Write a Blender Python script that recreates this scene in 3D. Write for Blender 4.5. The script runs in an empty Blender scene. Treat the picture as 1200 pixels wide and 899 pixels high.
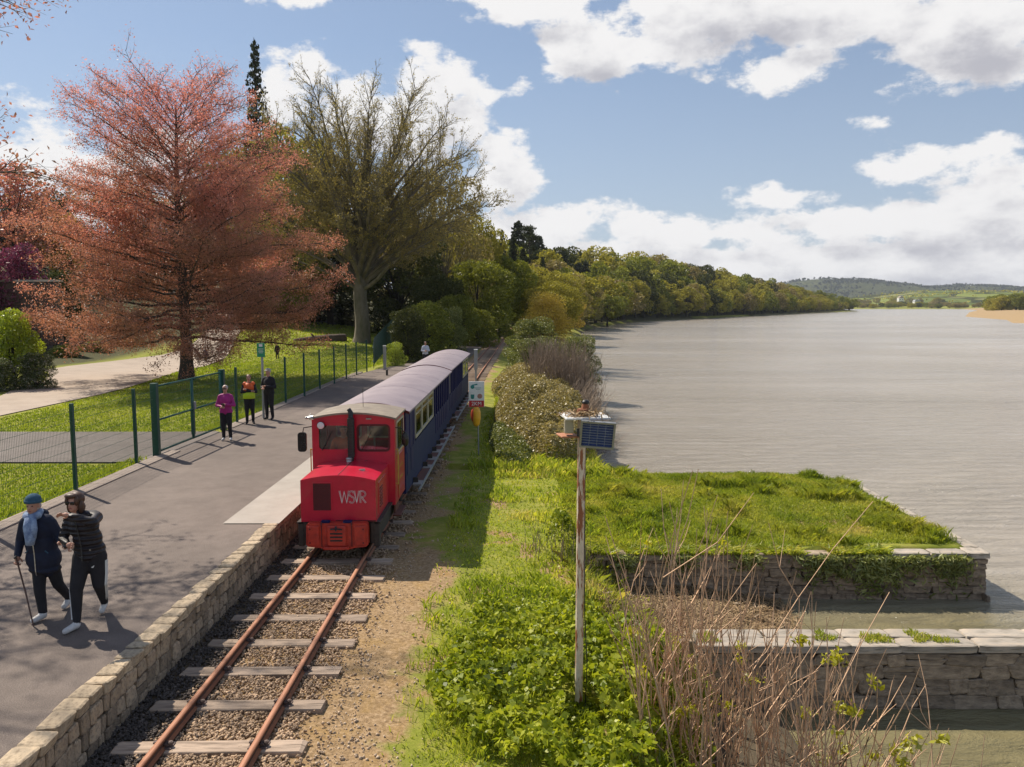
import bpy, math, random
import numpy as np
from mathutils import Vector, Matrix

R = math.radians
sc = bpy.context.scene
col = sc.collection
rng = np.random.default_rng(7)
rnd = random.Random(5)

# ------------------------------------------------------------------ camera
IW, IH, FP, CX, CY, YH, CZ = 1200.0, 899.0, 933.3, 600.0, 449.5, 357.0, 4.5
PITCH = math.atan((CY - YH) / FP)
SP, CP = math.sin(PITCH), math.cos(PITCH)
cam_d = bpy.data.cameras.new('camera'); cam = bpy.data.objects.new('camera', cam_d); col.objects.link(cam)
cam_d.sensor_width = 36.0; cam_d.lens = 36.0 * FP / IW
cam_d.clip_start = 0.1; cam_d.clip_end = 30000
cam.location = (0, 0, CZ); cam.rotation_euler = (R(90) - PITCH, 0, 0)
sc.camera = cam
sc.view_settings.view_transform = 'Standard'; sc.view_settings.look = 'None'
sc.view_settings.exposure = 0.36; sc.view_settings.gamma = 1
sc.cycles.max_bounces = 6; sc.cycles.volume_bounces = 0; sc.cycles.transparent_max_bounces = 8
sc.cycles.diffuse_bounces = 3; sc.cycles.glossy_bounces = 3; sc.cycles.transmission_bounces = 4

def ray(px, py):
    a, b = (px - CX) / FP, (py - CY) / FP
    return Vector((a, CP - b * SP, -SP - b * CP))
def P(px, py, z=0.0):
    d = ray(px, py); t = (z - CZ) / d.z
    return Vector((d.x * t, d.y * t, z))
def PY(px, py, y):
    d = ray(px, py); t = y / d.y
    return Vector((d.x * t, y, CZ + d.z * t))

# ------------------------------------------------------------------ sun and sky
SUN_V = Vector((-0.68, 0.60, 1.0)).normalized()
sun_el = math.asin(SUN_V.z); sun_az = math.atan2(SUN_V.x, SUN_V.y)
sun_d = bpy.data.lights.new('sun', 'SUN'); sun_d.energy = 5.0; sun_d.angle = R(0.53); sun_d.color = (1.0, 0.90, 0.76)
sun = bpy.data.objects.new('sun', sun_d); col.objects.link(sun)
sun.rotation_euler = (-SUN_V).to_track_quat('-Z', 'Y').to_euler(); sun.location = (-30, 28, 60)

world = bpy.data.worlds.new('World'); sc.world = world; world.use_nodes = True
wt = world.node_tree; wt.nodes.clear()
def N(nt, t, **kw):
    n = nt.nodes.new(t)
    for k, v in kw.items(): setattr(n, k, v)
    return n
def math_n(nt, op, a, b=None, clamp=False):
    n = nt.nodes.new('ShaderNodeMath'); n.operation = op; n.use_clamp = clamp
    for i, v in enumerate((a, b)):
        if v is None: continue
        if isinstance(v, (int, float)): n.inputs[i].default_value = v
        else: nt.links.new(v, n.inputs[i])
    return n.outputs[0]
def vmath(nt, op, a, b=None):
    n = nt.nodes.new('ShaderNodeVectorMath'); n.operation = op
    for i, v in enumerate((a, b)):
        if v is None: continue
        if isinstance(v, (tuple, list)): n.inputs[i].default_value = v
        else: nt.links.new(v, n.inputs[i])
    return n

# clouds, in azimuth / elevation of the real sky: (px, py, rx, ry)
BLOBS = [(880, 12, 290, 62), (700, 62, 90, 44), (1140, 40, 120, 62), (640, 8, 110, 26), (930, 74, 70, 28), (1080, 75, 60, 22),
         (360, 84, 56, 32), (510, 130, 88, 74), (588, 212, 54, 66), (330, 120, 60, 40), (420, 130, 70, 50),
         (650, 268, 100, 38), (740, 268, 74, 32), (1120, 186, 92, 30), (930, 230, 88, 20), (1185, 205, 60, 26),
         (850, 272, 110, 26), (1060, 262, 150, 34), (1170, 250, 90, 40), (960, 262, 80, 22),
         (700, 300, 130, 34), (1060, 300, 260, 44), (1160, 322, 200, 34), (830, 312, 130, 30), (950, 325, 120, 18), (560, 290, 120, 40),
         (60, 185, 62, 52), (120, 215, 90, 46), (30, 122, 34, 14), (170, 190, 60, 40),
         (1005, 147, 30, 13), (612, 98, 16, 12), (340, -2, 50, 10)]
grp = bpy.data.node_groups.new('cloud_density', 'ShaderNodeTree')
grp.interface.new_socket('Vec', in_out='INPUT', socket_type='NodeSocketVector')
grp.interface.new_socket('Density', in_out='OUTPUT', socket_type='NodeSocketFloat')
gi = grp.nodes.new('NodeGroupInput'); go = grp.nodes.new('NodeGroupOutput')
nz1 = N(grp, 'ShaderNodeTexNoise'); nz1.inputs['Scale'].default_value = 11; nz1.inputs['Detail'].default_value = 9; nz1.inputs['Roughness'].default_value = 0.62
st = vmath(grp, 'MULTIPLY', gi.outputs[0], (1.0, 1.7, 1.0)).outputs[0]
grp.links.new(st, nz1.inputs['Vector'])
nz2 = N(grp, 'ShaderNodeTexNoise'); nz2.inputs['Scale'].default_value = 3.4; nz2.inputs['Detail'].default_value = 6; nz2.inputs['Roughness'].default_value = 0.55
grp.links.new(st, nz2.inputs['Vector'])
acc = None
for (bx, by, rx, ry) in BLOBS:
    d = ray(bx, by).normalized()
    az, el = math.atan2(d.x, d.y), math.asin(d.z)
    s = vmath(grp, 'SUBTRACT', gi.outputs[0], (az, el, 0)).outputs[0]
    s = vmath(grp, 'MULTIPLY', s, (FP / rx * 1.02, FP / ry * 1.02, 0)).outputs[0]
    l = vmath(grp, 'LENGTH', s).outputs['Value']
    v = math_n(grp, 'MULTIPLY', math_n(grp, 'SUBTRACT', 1.0, l), max(0.3, min(1.55, math.sqrt(rx * ry) / 42)))
    acc = v if acc is None else math_n(grp, 'SMOOTH_MAX', acc, v)
    if acc.node.operation == 'SMOOTH_MAX': acc.node.inputs[2].default_value = 0.25
acc = math_n(grp, 'MAXIMUM', acc, -1.3)
# unseen rest of the sky: broken cumulus by noise alone, thinned to deepen shade
dl = vmath(grp, 'LENGTH', vmath(grp, 'SUBTRACT', gi.outputs[0], (0.0, 0.1, 0)).outputs[0]).outputs['Value']
far = math_n(grp, 'MULTIPLY', math_n(grp, 'SUBTRACT', dl, 0.62), 3.0, True)
gen = math_n(grp, 'MULTIPLY', math_n(grp, 'SUBTRACT', nz2.outputs[0], 0.56), 4.5)
gen = math_n(grp, 'SUBTRACT', gen, math_n(grp, 'MULTIPLY', math_n(grp, 'SUBTRACT', 1.0, far), 4.0))
acc = math_n(grp, 'MAXIMUM', acc, gen)
nn = math_n(grp, 'MULTIPLY', math_n(grp, 'SUBTRACT', nz1.outputs[0], 0.53), 4.2)
tot = math_n(grp, 'ADD', acc, nn)
grp.links.new(tot, go.inputs[0])

tc = N(wt, 'ShaderNodeTexCoord')
sx = N(wt, 'ShaderNodeSeparateXYZ'); wt.links.new(tc.outputs['Generated'], sx.inputs[0])
azn = math_n(wt, 'ARCTAN2', sx.outputs[0], sx.outputs[1])
eln = math_n(wt, 'ARCSINE', sx.outputs[2])
cv = N(wt, 'ShaderNodeCombineXYZ'); wt.links.new(azn, cv.inputs[0]); wt.links.new(eln, cv.inputs[1])
g1 = N(wt, 'ShaderNodeGroup'); g1.node_tree = grp; wt.links.new(cv.outputs[0], g1.inputs[0])
off = vmath(wt, 'ADD', cv.outputs[0], (-0.012, 0.030, 0)).outputs[0]
g2 = N(wt, 'ShaderNodeGroup'); g2.node_tree = grp; wt.links.new(off, g2.inputs[0])
mr = N(wt, 'ShaderNodeMapRange'); mr.interpolation_type = 'SMOOTHSTEP'
mr.inputs[1].default_value = 0.0; mr.inputs[2].default_value = 0.50; wt.links.new(g1.outputs[0], mr.inputs[0])
mr2 = N(wt, 'ShaderNodeMapRange'); mr2.interpolation_type = 'SMOOTHSTEP'
mr2.inputs[1].default_value = 0.2; mr2.inputs[2].default_value = 1.9; wt.links.new(g2.outputs[0], mr2.inputs[0])
shd = N(wt, 'ShaderNodeMix', data_type='RGBA')
wt.links.new(mr2.outputs[0], shd.inputs['Factor'])
shd.inputs[6].default_value = (8.9, 8.8, 8.8, 1); shd.inputs[7].default_value = (4.9, 4.9, 5.4, 1)
sky = N(wt, 'ShaderNodeTexSky'); sky.sky_type = 'NISHITA'; sky.sun_disc = False
sky.sun_elevation = sun_el; sky.sun_rotation = sun_az; sky.altitude = 20; sky.air_density = 1.0; sky.dust_density = 0.35; sky.ozone_density = 2.6
mixs = N(wt, 'ShaderNodeMix', data_type='RGBA')
wt.links.new(mr.outputs[0], mixs.inputs['Factor']); pale = N(wt, 'ShaderNodeMix', data_type='RGBA'); pf = N(wt, 'ShaderNodeMapRange'); wt.links.new(eln, pf.inputs[0]); pf.inputs[1].default_value = 0.0; pf.inputs[2].default_value = 0.30; pf.inputs[3].default_value = 0.75; pf.inputs[4].default_value = 0.30
wt.links.new(pf.outputs[0], pale.inputs['Factor']); wt.links.new(sky.outputs[0], pale.inputs[6]); pale.inputs[7].default_value = (4.6, 5.3, 6.6, 1)
wt.links.new(pale.outputs[2], mixs.inputs[6]); wt.links.new(shd.outputs[2], mixs.inputs[7])
bg = N(wt, 'ShaderNodeBackground'); bg.inputs['Strength'].default_value = 0.080
wt.links.new(mixs.outputs[2], bg.inputs['Color'])
wo = N(wt, 'ShaderNodeOutputWorld'); wt.links.new(bg.outputs[0], wo.inputs[0])
world.cycles.sampling_method = 'MANUAL'; world.cycles.sample_map_resolution = 512

# ------------------------------------------------------------------ materials
def rgba(c): return (c[0], c[1], c[2], 1.0)
def mat(name, c1, c2=None, scale=5.0, rough=0.7, metal=0.0, bump=0.0, bscale=None, c3=None, detail=6, stretch=None, rand=0.0, spec=0.5, coat=0.0, coords='Object'):
    m = bpy.data.materials.new(name); m.use_nodes = True; nt = m.node_tree
    b = nt.nodes['Principled BSDF']
    b.inputs['Roughness'].default_value = rough; b.inputs['Metallic'].default_value = metal
    b.inputs['Specular IOR Level'].default_value = spec; b.inputs['Coat Weight'].default_value = coat
    t = N(nt, 'ShaderNodeTexCoord'); vec = t.outputs[coords]
    if stretch:
        vec = vmath(nt, 'MULTIPLY', vec, stretch).outputs[0]
    c2 = c2 or tuple(x * 0.75 for x in c1)
    nz = N(nt, 'ShaderNodeTexNoise'); nz.inputs['Scale'].default_value = scale; nz.inputs['Detail'].default_value = detail; nz.inputs['Roughness'].default_value = 0.65
    nt.links.new(vec, nz.inputs['Vector'])
    cr = N(nt, 'ShaderNodeValToRGB'); e = cr.color_ramp.elements
    e[0].position = 0.34; e[0].color = rgba(c1); e[1].position = 0.66; e[1].color = rgba(c2)
    if c3: n3 = cr.color_ramp.elements.new(0.5); n3.color = rgba(c3)
    nt.links.new(nz.outputs[0], cr.inputs[0]); out = cr.outputs[0]
    if rand:
        oi = N(nt, 'ShaderNodeObjectInfo')
        f = math_n(nt, 'ADD', math_n(nt, 'MULTIPLY', oi.outputs['Random'], 2 * rand), 1 - rand)
        vv = vmath(nt, 'SCALE', out); nt.links.new(f, vv.inputs['Scale']); out = vv.outputs[0]
    nt.links.new(out, b.inputs['Base Color'])
    if bump:
        nb = N(nt, 'ShaderNodeTexNoise'); nb.inputs['Scale'].default_value = bscale or scale * 4; nb.inputs['Detail'].default_value = 5
        nt.links.new(vec, nb.inputs['Vector'])
        bp = N(nt, 'ShaderNodeBump'); bp.inputs['Strength'].default_value = 0.8; bp.inputs['Distance'].default_value = bump
        nt.links.new(nb.outputs[0], bp.inputs['Height']); nt.links.new(bp.outputs[0], b.inputs['Normal'])
    return m
def leafmat(name, cols, trans=0.35, gloss=0.06, scale=0.6, tcol=None):
    """cols: ramp over a per-leaf random value; big soft noise varies it across the crown"""
    m = bpy.data.materials.new(name); m.use_nodes = True; nt = m.node_tree; nt.nodes.clear()
    a = N(nt, 'ShaderNodeAttribute'); a.attribute_name = 'rnd'
    t = N(nt, 'ShaderNodeTexCoord')
    nz = N(nt, 'ShaderNodeTexNoise'); nz.inputs['Scale'].default_value = scale; nz.inputs['Detail'].default_value = 3
    nt.links.new(t.outputs['Object'], nz.inputs['Vector'])
    f = math_n(nt, 'ADD', math_n(nt, 'MULTIPLY', a.outputs['Fac'], 0.65), math_n(nt, 'MULTIPLY', math_n(nt, 'SUBTRACT', nz.outputs[0], 0.34), 1.1), True)
    cr = N(nt, 'ShaderNodeValToRGB'); e = cr.color_ramp.elements
    e[0].color = rgba(cols[0]); e[1].color = rgba(cols[-1])
    for i, c in enumerate(cols[1:-1]):
        x = e.new((i + 1) / (len(cols) - 1)); x.color = rgba(c)
    nt.links.new(f, cr.inputs[0])
    oi = N(nt, 'ShaderNodeObjectInfo')
    vv = vmath(nt, 'SCALE', cr.outputs[0]); nt.links.new(math_n(nt, 'ADD', math_n(nt, 'MULTIPLY', oi.outputs['Random'], 0.3), 0.85), vv.inputs['Scale'])
    d = N(nt, 'ShaderNodeBsdfDiffuse'); tr = N(nt, 'ShaderNodeBsdfTranslucent'); gl = N(nt, 'ShaderNodeBsdfGlossy')
    gl.inputs['Roughness'].default_value = 0.45; gl.inputs['Color'].default_value = (1, 1, 1, 1)
    nt.links.new(vv.outputs[0], d.inputs[0])
    tv = vmath(nt, 'MULTIPLY', vv.outputs[0], tcol or (1.25, 1.2, 0.7))
    nt.links.new(tv.outputs[0], tr.inputs[0])
    m1 = N(nt, 'ShaderNodeMixShader'); m1.inputs[0].default_value = trans
    nt.links.new(d.outputs[0], m1.inputs[1]); nt.links.new(tr.outputs[0], m1.inputs[2])
    m2 = N(nt, 'ShaderNodeMixShader'); m2.inputs[0].default_value = gloss
    nt.links.new(m1.outputs[0], m2.inputs[1]); nt.links.new(gl.outputs[0], m2.inputs[2])
    o = N(nt, 'ShaderNodeOutputMaterial'); nt.links.new(m2.outputs[0], o.inputs[0])
    return m

M = {}
M['red'] = mat('loco_red_paint', (0.60, 0.012, 0.045), (0.48, 0.010, 0.034), 3, 0.32, coat=0.3, bump=0.0006, bscale=14)
M['orange'] = mat('buffer_orange_paint', (0.58, 0.045, 0.022), (0.36, 0.028, 0.018), 8, 0.5, bump=0.001, bscale=30)
M['darkred'] = mat('grille_dark_red', (0.12, 0.008, 0.012), (0.06, 0.006, 0.008), 40, 0.6, bump=0.002, bscale=90)
M['frame'] = mat('grimy_underframe', (0.03, 0.026, 0.023), (0.06, 0.045, 0.035), 9, 0.75, bump=0.003)
M['black'] = mat('black_metal', (0.012, 0.012, 0.013), (0.025, 0.025, 0.026), 12, 0.45)
M['blue'] = mat('coach_blue_paint', (0.010, 0.012, 0.085), (0.007, 0.009, 0.06), 2.5, 0.6, spec=0.25)
M['bluelow'] = mat('coach_lower_blue_paint', (0.020, 0.030, 0.085), (0.032, 0.040, 0.085), 1.6, 0.7, detail=9, spec=0.2)
M['roof'] = mat('coach_roof_grey_paint', (0.31, 0.255, 0.27), (0.22, 0.18, 0.20), 1.3, 0.55, bump=0.004, bscale=4, detail=9, c3=(0.27, 0.22, 0.24))
M['cabroof'] = mat('cab_roof_weathered', (0.30, 0.25, 0.19), (0.17, 0.14, 0.11), 3.2, 0.7, bump=0.003, detail=9)
M['cream'] = mat('cream_window_frame', (0.46, 0.42, 0.30), (0.36, 0.33, 0.24), 5, 0.5)
M['gold'] = mat('gold_lettering', (0.55, 0.33, 0.07), None, 5, 0.45)
M['white'] = mat('white_paint', (0.78, 0.78, 0.77), (0.66, 0.66, 0.64), 6, 0.5)
M['chrome'] = mat('worn_bright_metal', (0.55, 0.55, 0.54), (0.35, 0.34, 0.33), 20, 0.3, metal=0.9)
M['steelgrey'] = mat('galvanised_steel', (0.36, 0.37, 0.38), (0.27, 0.28, 0.29), 7, 0.5, metal=0.5, bump=0.001)
M['plank'] = mat('footboard_brown', (0.17, 0.055, 0.035), (0.10, 0.035, 0.025), 6, 0.75, bump=0.003, stretch=(1, 0.2, 1))
M['palestep'] = mat('footboard_pale_tread', (0.36, 0.33, 0.31), (0.24, 0.22, 0.21), 7, 0.8, bump=0.003)
M['rust'] = mat('rail_rust', (0.30, 0.115, 0.05), (0.21, 0.075, 0.035), 6, 0.75, bump=0.0015, bscale=60)
M['railtop'] = mat('rail_head_rust', (0.46, 0.20, 0.105), (0.34, 0.14, 0.07), 4, 0.6, bump=0.0008, bscale=60, stretch=(6, 0.6, 1))
M['railside'] = mat('dark_rail_web', (0.10, 0.045, 0.028), (0.06, 0.03, 0.02), 8, 0.85, bump=0.002)
M['iron'] = mat('dull_iron_fixings', (0.085, 0.055, 0.045), (0.15, 0.10, 0.085), 18, 0.7, bump=0.002)
M['sleeper'] = mat('weathered_sleeper', (0.48, 0.365, 0.27), (0.17, 0.125, 0.09), 3.0, 0.9, bump=0.012, bscale=9, stretch=(0.7, 9, 4), rand=0.22, detail=9, c3=(0.35, 0.265, 0.20))
M['ballast'] = mat('ballast_stones', (0.58, 0.41, 0.265), (0.22, 0.15, 0.095), 13, 0.9, c3=(0.40, 0.28, 0.18), detail=2)
M['gravelbits'] = mat('shoulder_stones', (0.60, 0.47, 0.33), (0.30, 0.22, 0.15), 11, 0.9, c3=(0.45, 0.34, 0.24), detail=2)
M['ballastdark'] = mat('dark_ballast_stones', (0.13, 0.105, 0.09), (0.05, 0.04, 0.035), 13, 0.9, c3=(0.085, 0.07, 0.06), detail=2)  # darker stones for the strip left of the left rail
M['stone'] = mat('sandy_wall_stone', (0.42, 0.31, 0.19), (0.18, 0.135, 0.09), 4.0, 0.88, bump=0.016, bscale=11, rand=0.38, c3=(0.34, 0.26, 0.18), detail=8)
M['capstone'] = mat('pale_cap_stone', (0.50, 0.385, 0.25), (0.24, 0.18, 0.115), 4.0, 0.88, bump=0.010, bscale=9, rand=0.2, c3=(0.42, 0.33, 0.225))
M['mortar'] = mat('wall_mortar', (0.14, 0.115, 0.09), (0.08, 0.065, 0.05), 10, 0.95, bump=0.01)
M['quay'] = mat('old_quay_stone', (0.38, 0.295, 0.21), (0.16, 0.12, 0.085), 2.6, 0.92, bump=0.02, bscale=8, rand=0.25, c3=(0.27, 0.21, 0.15), detail=9)
M['quaycap'] = mat('quay_coping', (0.50, 0.41, 0.31), (0.14, 0.115, 0.075), 1.7, 0.9, bump=0.012, bscale=7, rand=0.12, c3=(0.36, 0.32, 0.27), detail=9)
M['quaymortar'] = mat('quay_core', (0.11, 0.092, 0.075), (0.06, 0.052, 0.042), 4, 0.95, bump=0.02)
M['concrete'] = mat('boarding_slab_concrete', (0.40, 0.36, 0.315), (0.33, 0.295, 0.255), 1.6, 0.85, bump=0.002, bscale=50, detail=9)
M['kerbc'] = mat('kerb_concrete', (0.33, 0.27, 0.225), (0.25, 0.20, 0.165), 3.0, 0.9, bump=0.003, detail=8)
M['green'] = mat('fence_green_paint', (0.010, 0.075, 0.055), (0.008, 0.055, 0.04), 6, 0.4)
M['greenlight'] = mat('gate_rail_paint', (0.012, 0.10, 0.075), (0.01, 0.07, 0.05), 6, 0.3)
M['palisade'] = mat('palisade_green', (0.006, 0.05, 0.04), (0.005, 0.038, 0.03), 3, 0.5)
M['bark'] = mat('beech_bark', (0.095, 0.078, 0.062), (0.05, 0.042, 0.034), 3.2, 0.92, bump=0.02, bscale=7, stretch=(1, 1, 0.35))
M['barkgrey'] = mat('mossy_grey_bark', (0.20, 0.165, 0.12), (0.09, 0.085, 0.045), 1.4, 0.92, bump=0.03, bscale=4, stretch=(1, 1, 0.35), c3=(0.14, 0.12, 0.08))
M['barkdark'] = mat('dark_bark', (0.055, 0.043, 0.032), (0.03, 0.025, 0.02), 2.5, 0.95, bump=0.02)
M['twig'] = mat('dry_twig_bark', (0.70, 0.46, 0.29), (0.42, 0.27, 0.17), 9, 0.85, stretch=(1, 1, 0.3))
M['straw'] = leafmat('dry_straw', [(0.16, 0.10, 0.055), (0.34, 0.235, 0.13), (0.46, 0.34, 0.20)], 0.1, 0.02, 1.2, (1, 1, 0.9))
M['rustpole'] = None
M['reddress'] = mat('sign_red', (0.55, 0.02, 0.03), None, 5, 0.45)
M['glasswhite'] = mat('sign_print_teal', (0.02, 0.24, 0.22), None, 5, 0.5)
M['signbrown'] = mat('sign_print_brown', (0.30, 0.12, 0.09), (0.45, 0.25, 0.2), 30, 0.5)
M['signgreen'] = mat('sign_green', (0.008, 0.26, 0.12), None, 5, 0.4)
M['yellow'] = mat('yellow_plastic', (0.80, 0.42, 0.02), (0.66, 0.33, 0.02), 6, 0.4)
M['orangered'] = mat('orange_red_plastic', (0.65, 0.08, 0.03), None, 6, 0.4)
M['mirror'] = mat('mirror_back_black', (0.015, 0.015, 0.016), None, 6, 0.25)
M['interior'] = mat('cab_interior', (0.42, 0.10, 0.085), (0.30, 0.06, 0.055), 3, 0.7)
M['seat'] = mat('coach_seat_dark', (0.03, 0.035, 0.07), None, 5, 0.8)
M['brick'] = mat('brown_garden_wall', (0.13, 0.075, 0.05), (0.08, 0.05, 0.037), 2.0, 0.9, bump=0.02, bscale=6)
M['log'] = mat('fallen_log_bark', (0.12, 0.085, 0.06), (0.06, 0.045, 0.035), 2.0, 0.95, bump=0.05, bscale=4)
M['drive'] = mat('gravel_drive', (0.42, 0.345, 0.275), (0.33, 0.265, 0.21), 0.8, 0.95, bump=0.006, bscale=30, detail=10, coords='Object')
def glass(name, c=(0.55, 0.62, 0.62), alpha=0.35):
    m = bpy.data.materials.new(name); m.use_nodes = True; nt = m.node_tree; nt.nodes.clear()
    t = N(nt, 'ShaderNodeBsdfTransparent'); t.inputs[0].default_value = rgba(c)
    g = N(nt, 'ShaderNodeBsdfGlossy'); g.inputs['Roughness'].default_value = 0.05
    fr = N(nt, 'ShaderNodeFresnel'); fr.inputs[0].default_value = 1.5
    mx = N(nt, 'ShaderNodeMixShader'); nt.links.new(math_n(nt, 'ADD', fr.outputs[0], 0.06), mx.inputs[0])
    nt.links.new(t.outputs[0], mx.inputs[1]); nt.links.new(g.outputs[0], mx.inputs[2])
    o = N(nt, 'ShaderNodeOutputMaterial'); nt.links.new(mx.outputs[0], o.inputs[0]); return m
M['glass'] = glass('window_glass', (0.93, 0.95, 0.93))

# solar cell print: thin pale grid on blue cells
def solar_mat():
    m = mat('solar_cells', (0.012, 0.03, 0.14), (0.02, 0.045, 0.19), 30, 0.18); nt = m.node_tree
    return m
M['solar'] = solar_mat(); M['solarline'] = mat('solar_busbar', (0.35, 0.40, 0.5), None, 5, 0.4)
def rust_pole():
    m = mat('flaking_white_pole', (0.78, 0.68, 0.53), (0.62, 0.51, 0.38), 8, 0.75); nt = m.node_tree
    b = nt.nodes['Principled BSDF']; base = b.inputs['Base Color'].links[0].from_socket
    t = N(nt, 'ShaderNodeTexCoord'); v = vmath(nt, 'MULTIPLY', t.outputs['Object'], (9, 9, 1.3)).outputs[0]
    nz = N(nt, 'ShaderNodeTexNoise'); nz.inputs['Scale'].default_value = 1.6; nz.inputs['Detail'].default_value = 9; nz.inputs['Roughness'].default_value = 0.7
    nt.links.new(v, nz.inputs['Vector'])
    mr_ = N(nt, 'ShaderNodeMapRange'); mr_.inputs[1].default_value = 0.51; mr_.inputs[2].default_value = 0.55; nt.links.new(nz.outputs[0], mr_.inputs[0])
    mx = N(nt, 'ShaderNodeMix', data_type='RGBA'); nt.links.new(mr_.outputs[0], mx.inputs['Factor'])
    nt.links.new(base, mx.inputs[6]); mx.inputs[7].default_value = (0.30, 0.11, 0.045, 1)
    nt.links.new(mx.outputs[2], b.inputs['Base Color'])
    bp = N(nt, 'ShaderNodeBump'); bp.inputs['Distance'].default_value = 0.003; nt.links.new(nz.outputs[0], bp.inputs['Height']); nt.links.new(bp.outputs[0], b.inputs['Normal'])
    return m
M['rustpole'] = rust_pole()

def asphalt(name, base, dark, patch):
    m = bpy.data.materials.new(name); m.use_nodes = True; nt = m.node_tree; b = nt.nodes['Principled BSDF']
    t = N(nt, 'ShaderNodeTexCoord'); v = t.outputs['Object']
    a = N(nt, 'ShaderNodeTexNoise'); a.inputs['Scale'].default_value = 0.45; a.inputs['Detail'].default_value = 7; a.inputs['Roughness'].default_value = 0.6
    f = N(nt, 'ShaderNodeTexNoise'); f.inputs['Scale'].default_value = 95; f.inputs['Detail'].default_value = 2
    vo = N(nt, 'ShaderNodeTexVoronoi'); vo.inputs['Scale'].default_value = 55
    for n in (a, f, vo): nt.links.new(v, n.inputs['Vector'])
    c1 = N(nt, 'ShaderNodeValToRGB'); e = c1.color_ramp.elements; e[0].position = 0.35; e[0].color = rgba(base); e[1].position = 0.68; e[1].color = rgba(patch)
    nt.links.new(a.outputs[0], c1.inputs[0])
    c2 = N(nt, 'ShaderNodeValToRGB'); e = c2.color_ramp.elements; e[0].position = 0.36; e[0].color = (0.55, 0.55, 0.55, 1); e[1].position = 0.66; e[1].color = (1.4, 1.4, 1.4, 1)
    nt.links.new(f.outputs[0], c2.inputs[0])
    mx = N(nt, 'ShaderNodeMix', data_type='RGBA', blend_type='MULTIPLY'); mx.inputs['Factor'].default_value = 0.85
    nt.links.new(c1.outputs[0], mx.inputs[6]); nt.links.new(c2.outputs[0], mx.inputs[7]); st2 = N(nt, 'ShaderNodeTexNoise'); st2.inputs['Scale'].default_value = 1.7; st2.inputs['Detail'].default_value = 10; st2.inputs['Roughness'].default_value = 0.75; nt.links.new(v, st2.inputs['Vector'])
    c3_ = N(nt, 'ShaderNodeValToRGB'); e = c3_.color_ramp.elements; e[0].position = 0.36; e[0].color = (0.78, 0.76, 0.75, 1); e[1].position = 0.6; e[1].color = (1.06, 1.05, 1.04, 1); nt.links.new(st2.outputs[0], c3_.inputs[0])
    m4 = N(nt, 'ShaderNodeMix', data_type='RGBA', blend_type='MULTIPLY'); m4.inputs['Factor'].default_value = 1.0; nt.links.new(mx.outputs[2], m4.inputs[6]); nt.links.new(c3_.outputs[0], m4.inputs[7])
    nt.links.new(m4.outputs[2], b.inputs['Base Color'])
    b.inputs['Roughness'].default_value = 0.8; b.inputs['Specular IOR Level'].default_value = 0.4
    bp = N(nt, 'ShaderNodeBump'); bp.inputs['Distance'].default_value = 0.004; bp.inputs['Strength'].default_value = 0.7
    nt.links.new(vo.outputs['Distance'], bp.inputs['Height']); nt.links.new(bp.outputs[0], b.inputs['Normal'])
    return m
M['asphalt'] = asphalt('platform_asphalt', (0.135, 0.106, 0.090), None, (0.185, 0.147, 0.125))
M['asphalt2'] = asphalt('side_path_asphalt', (0.125, 0.104, 0.094), None, (0.165, 0.140, 0.126))

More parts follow.
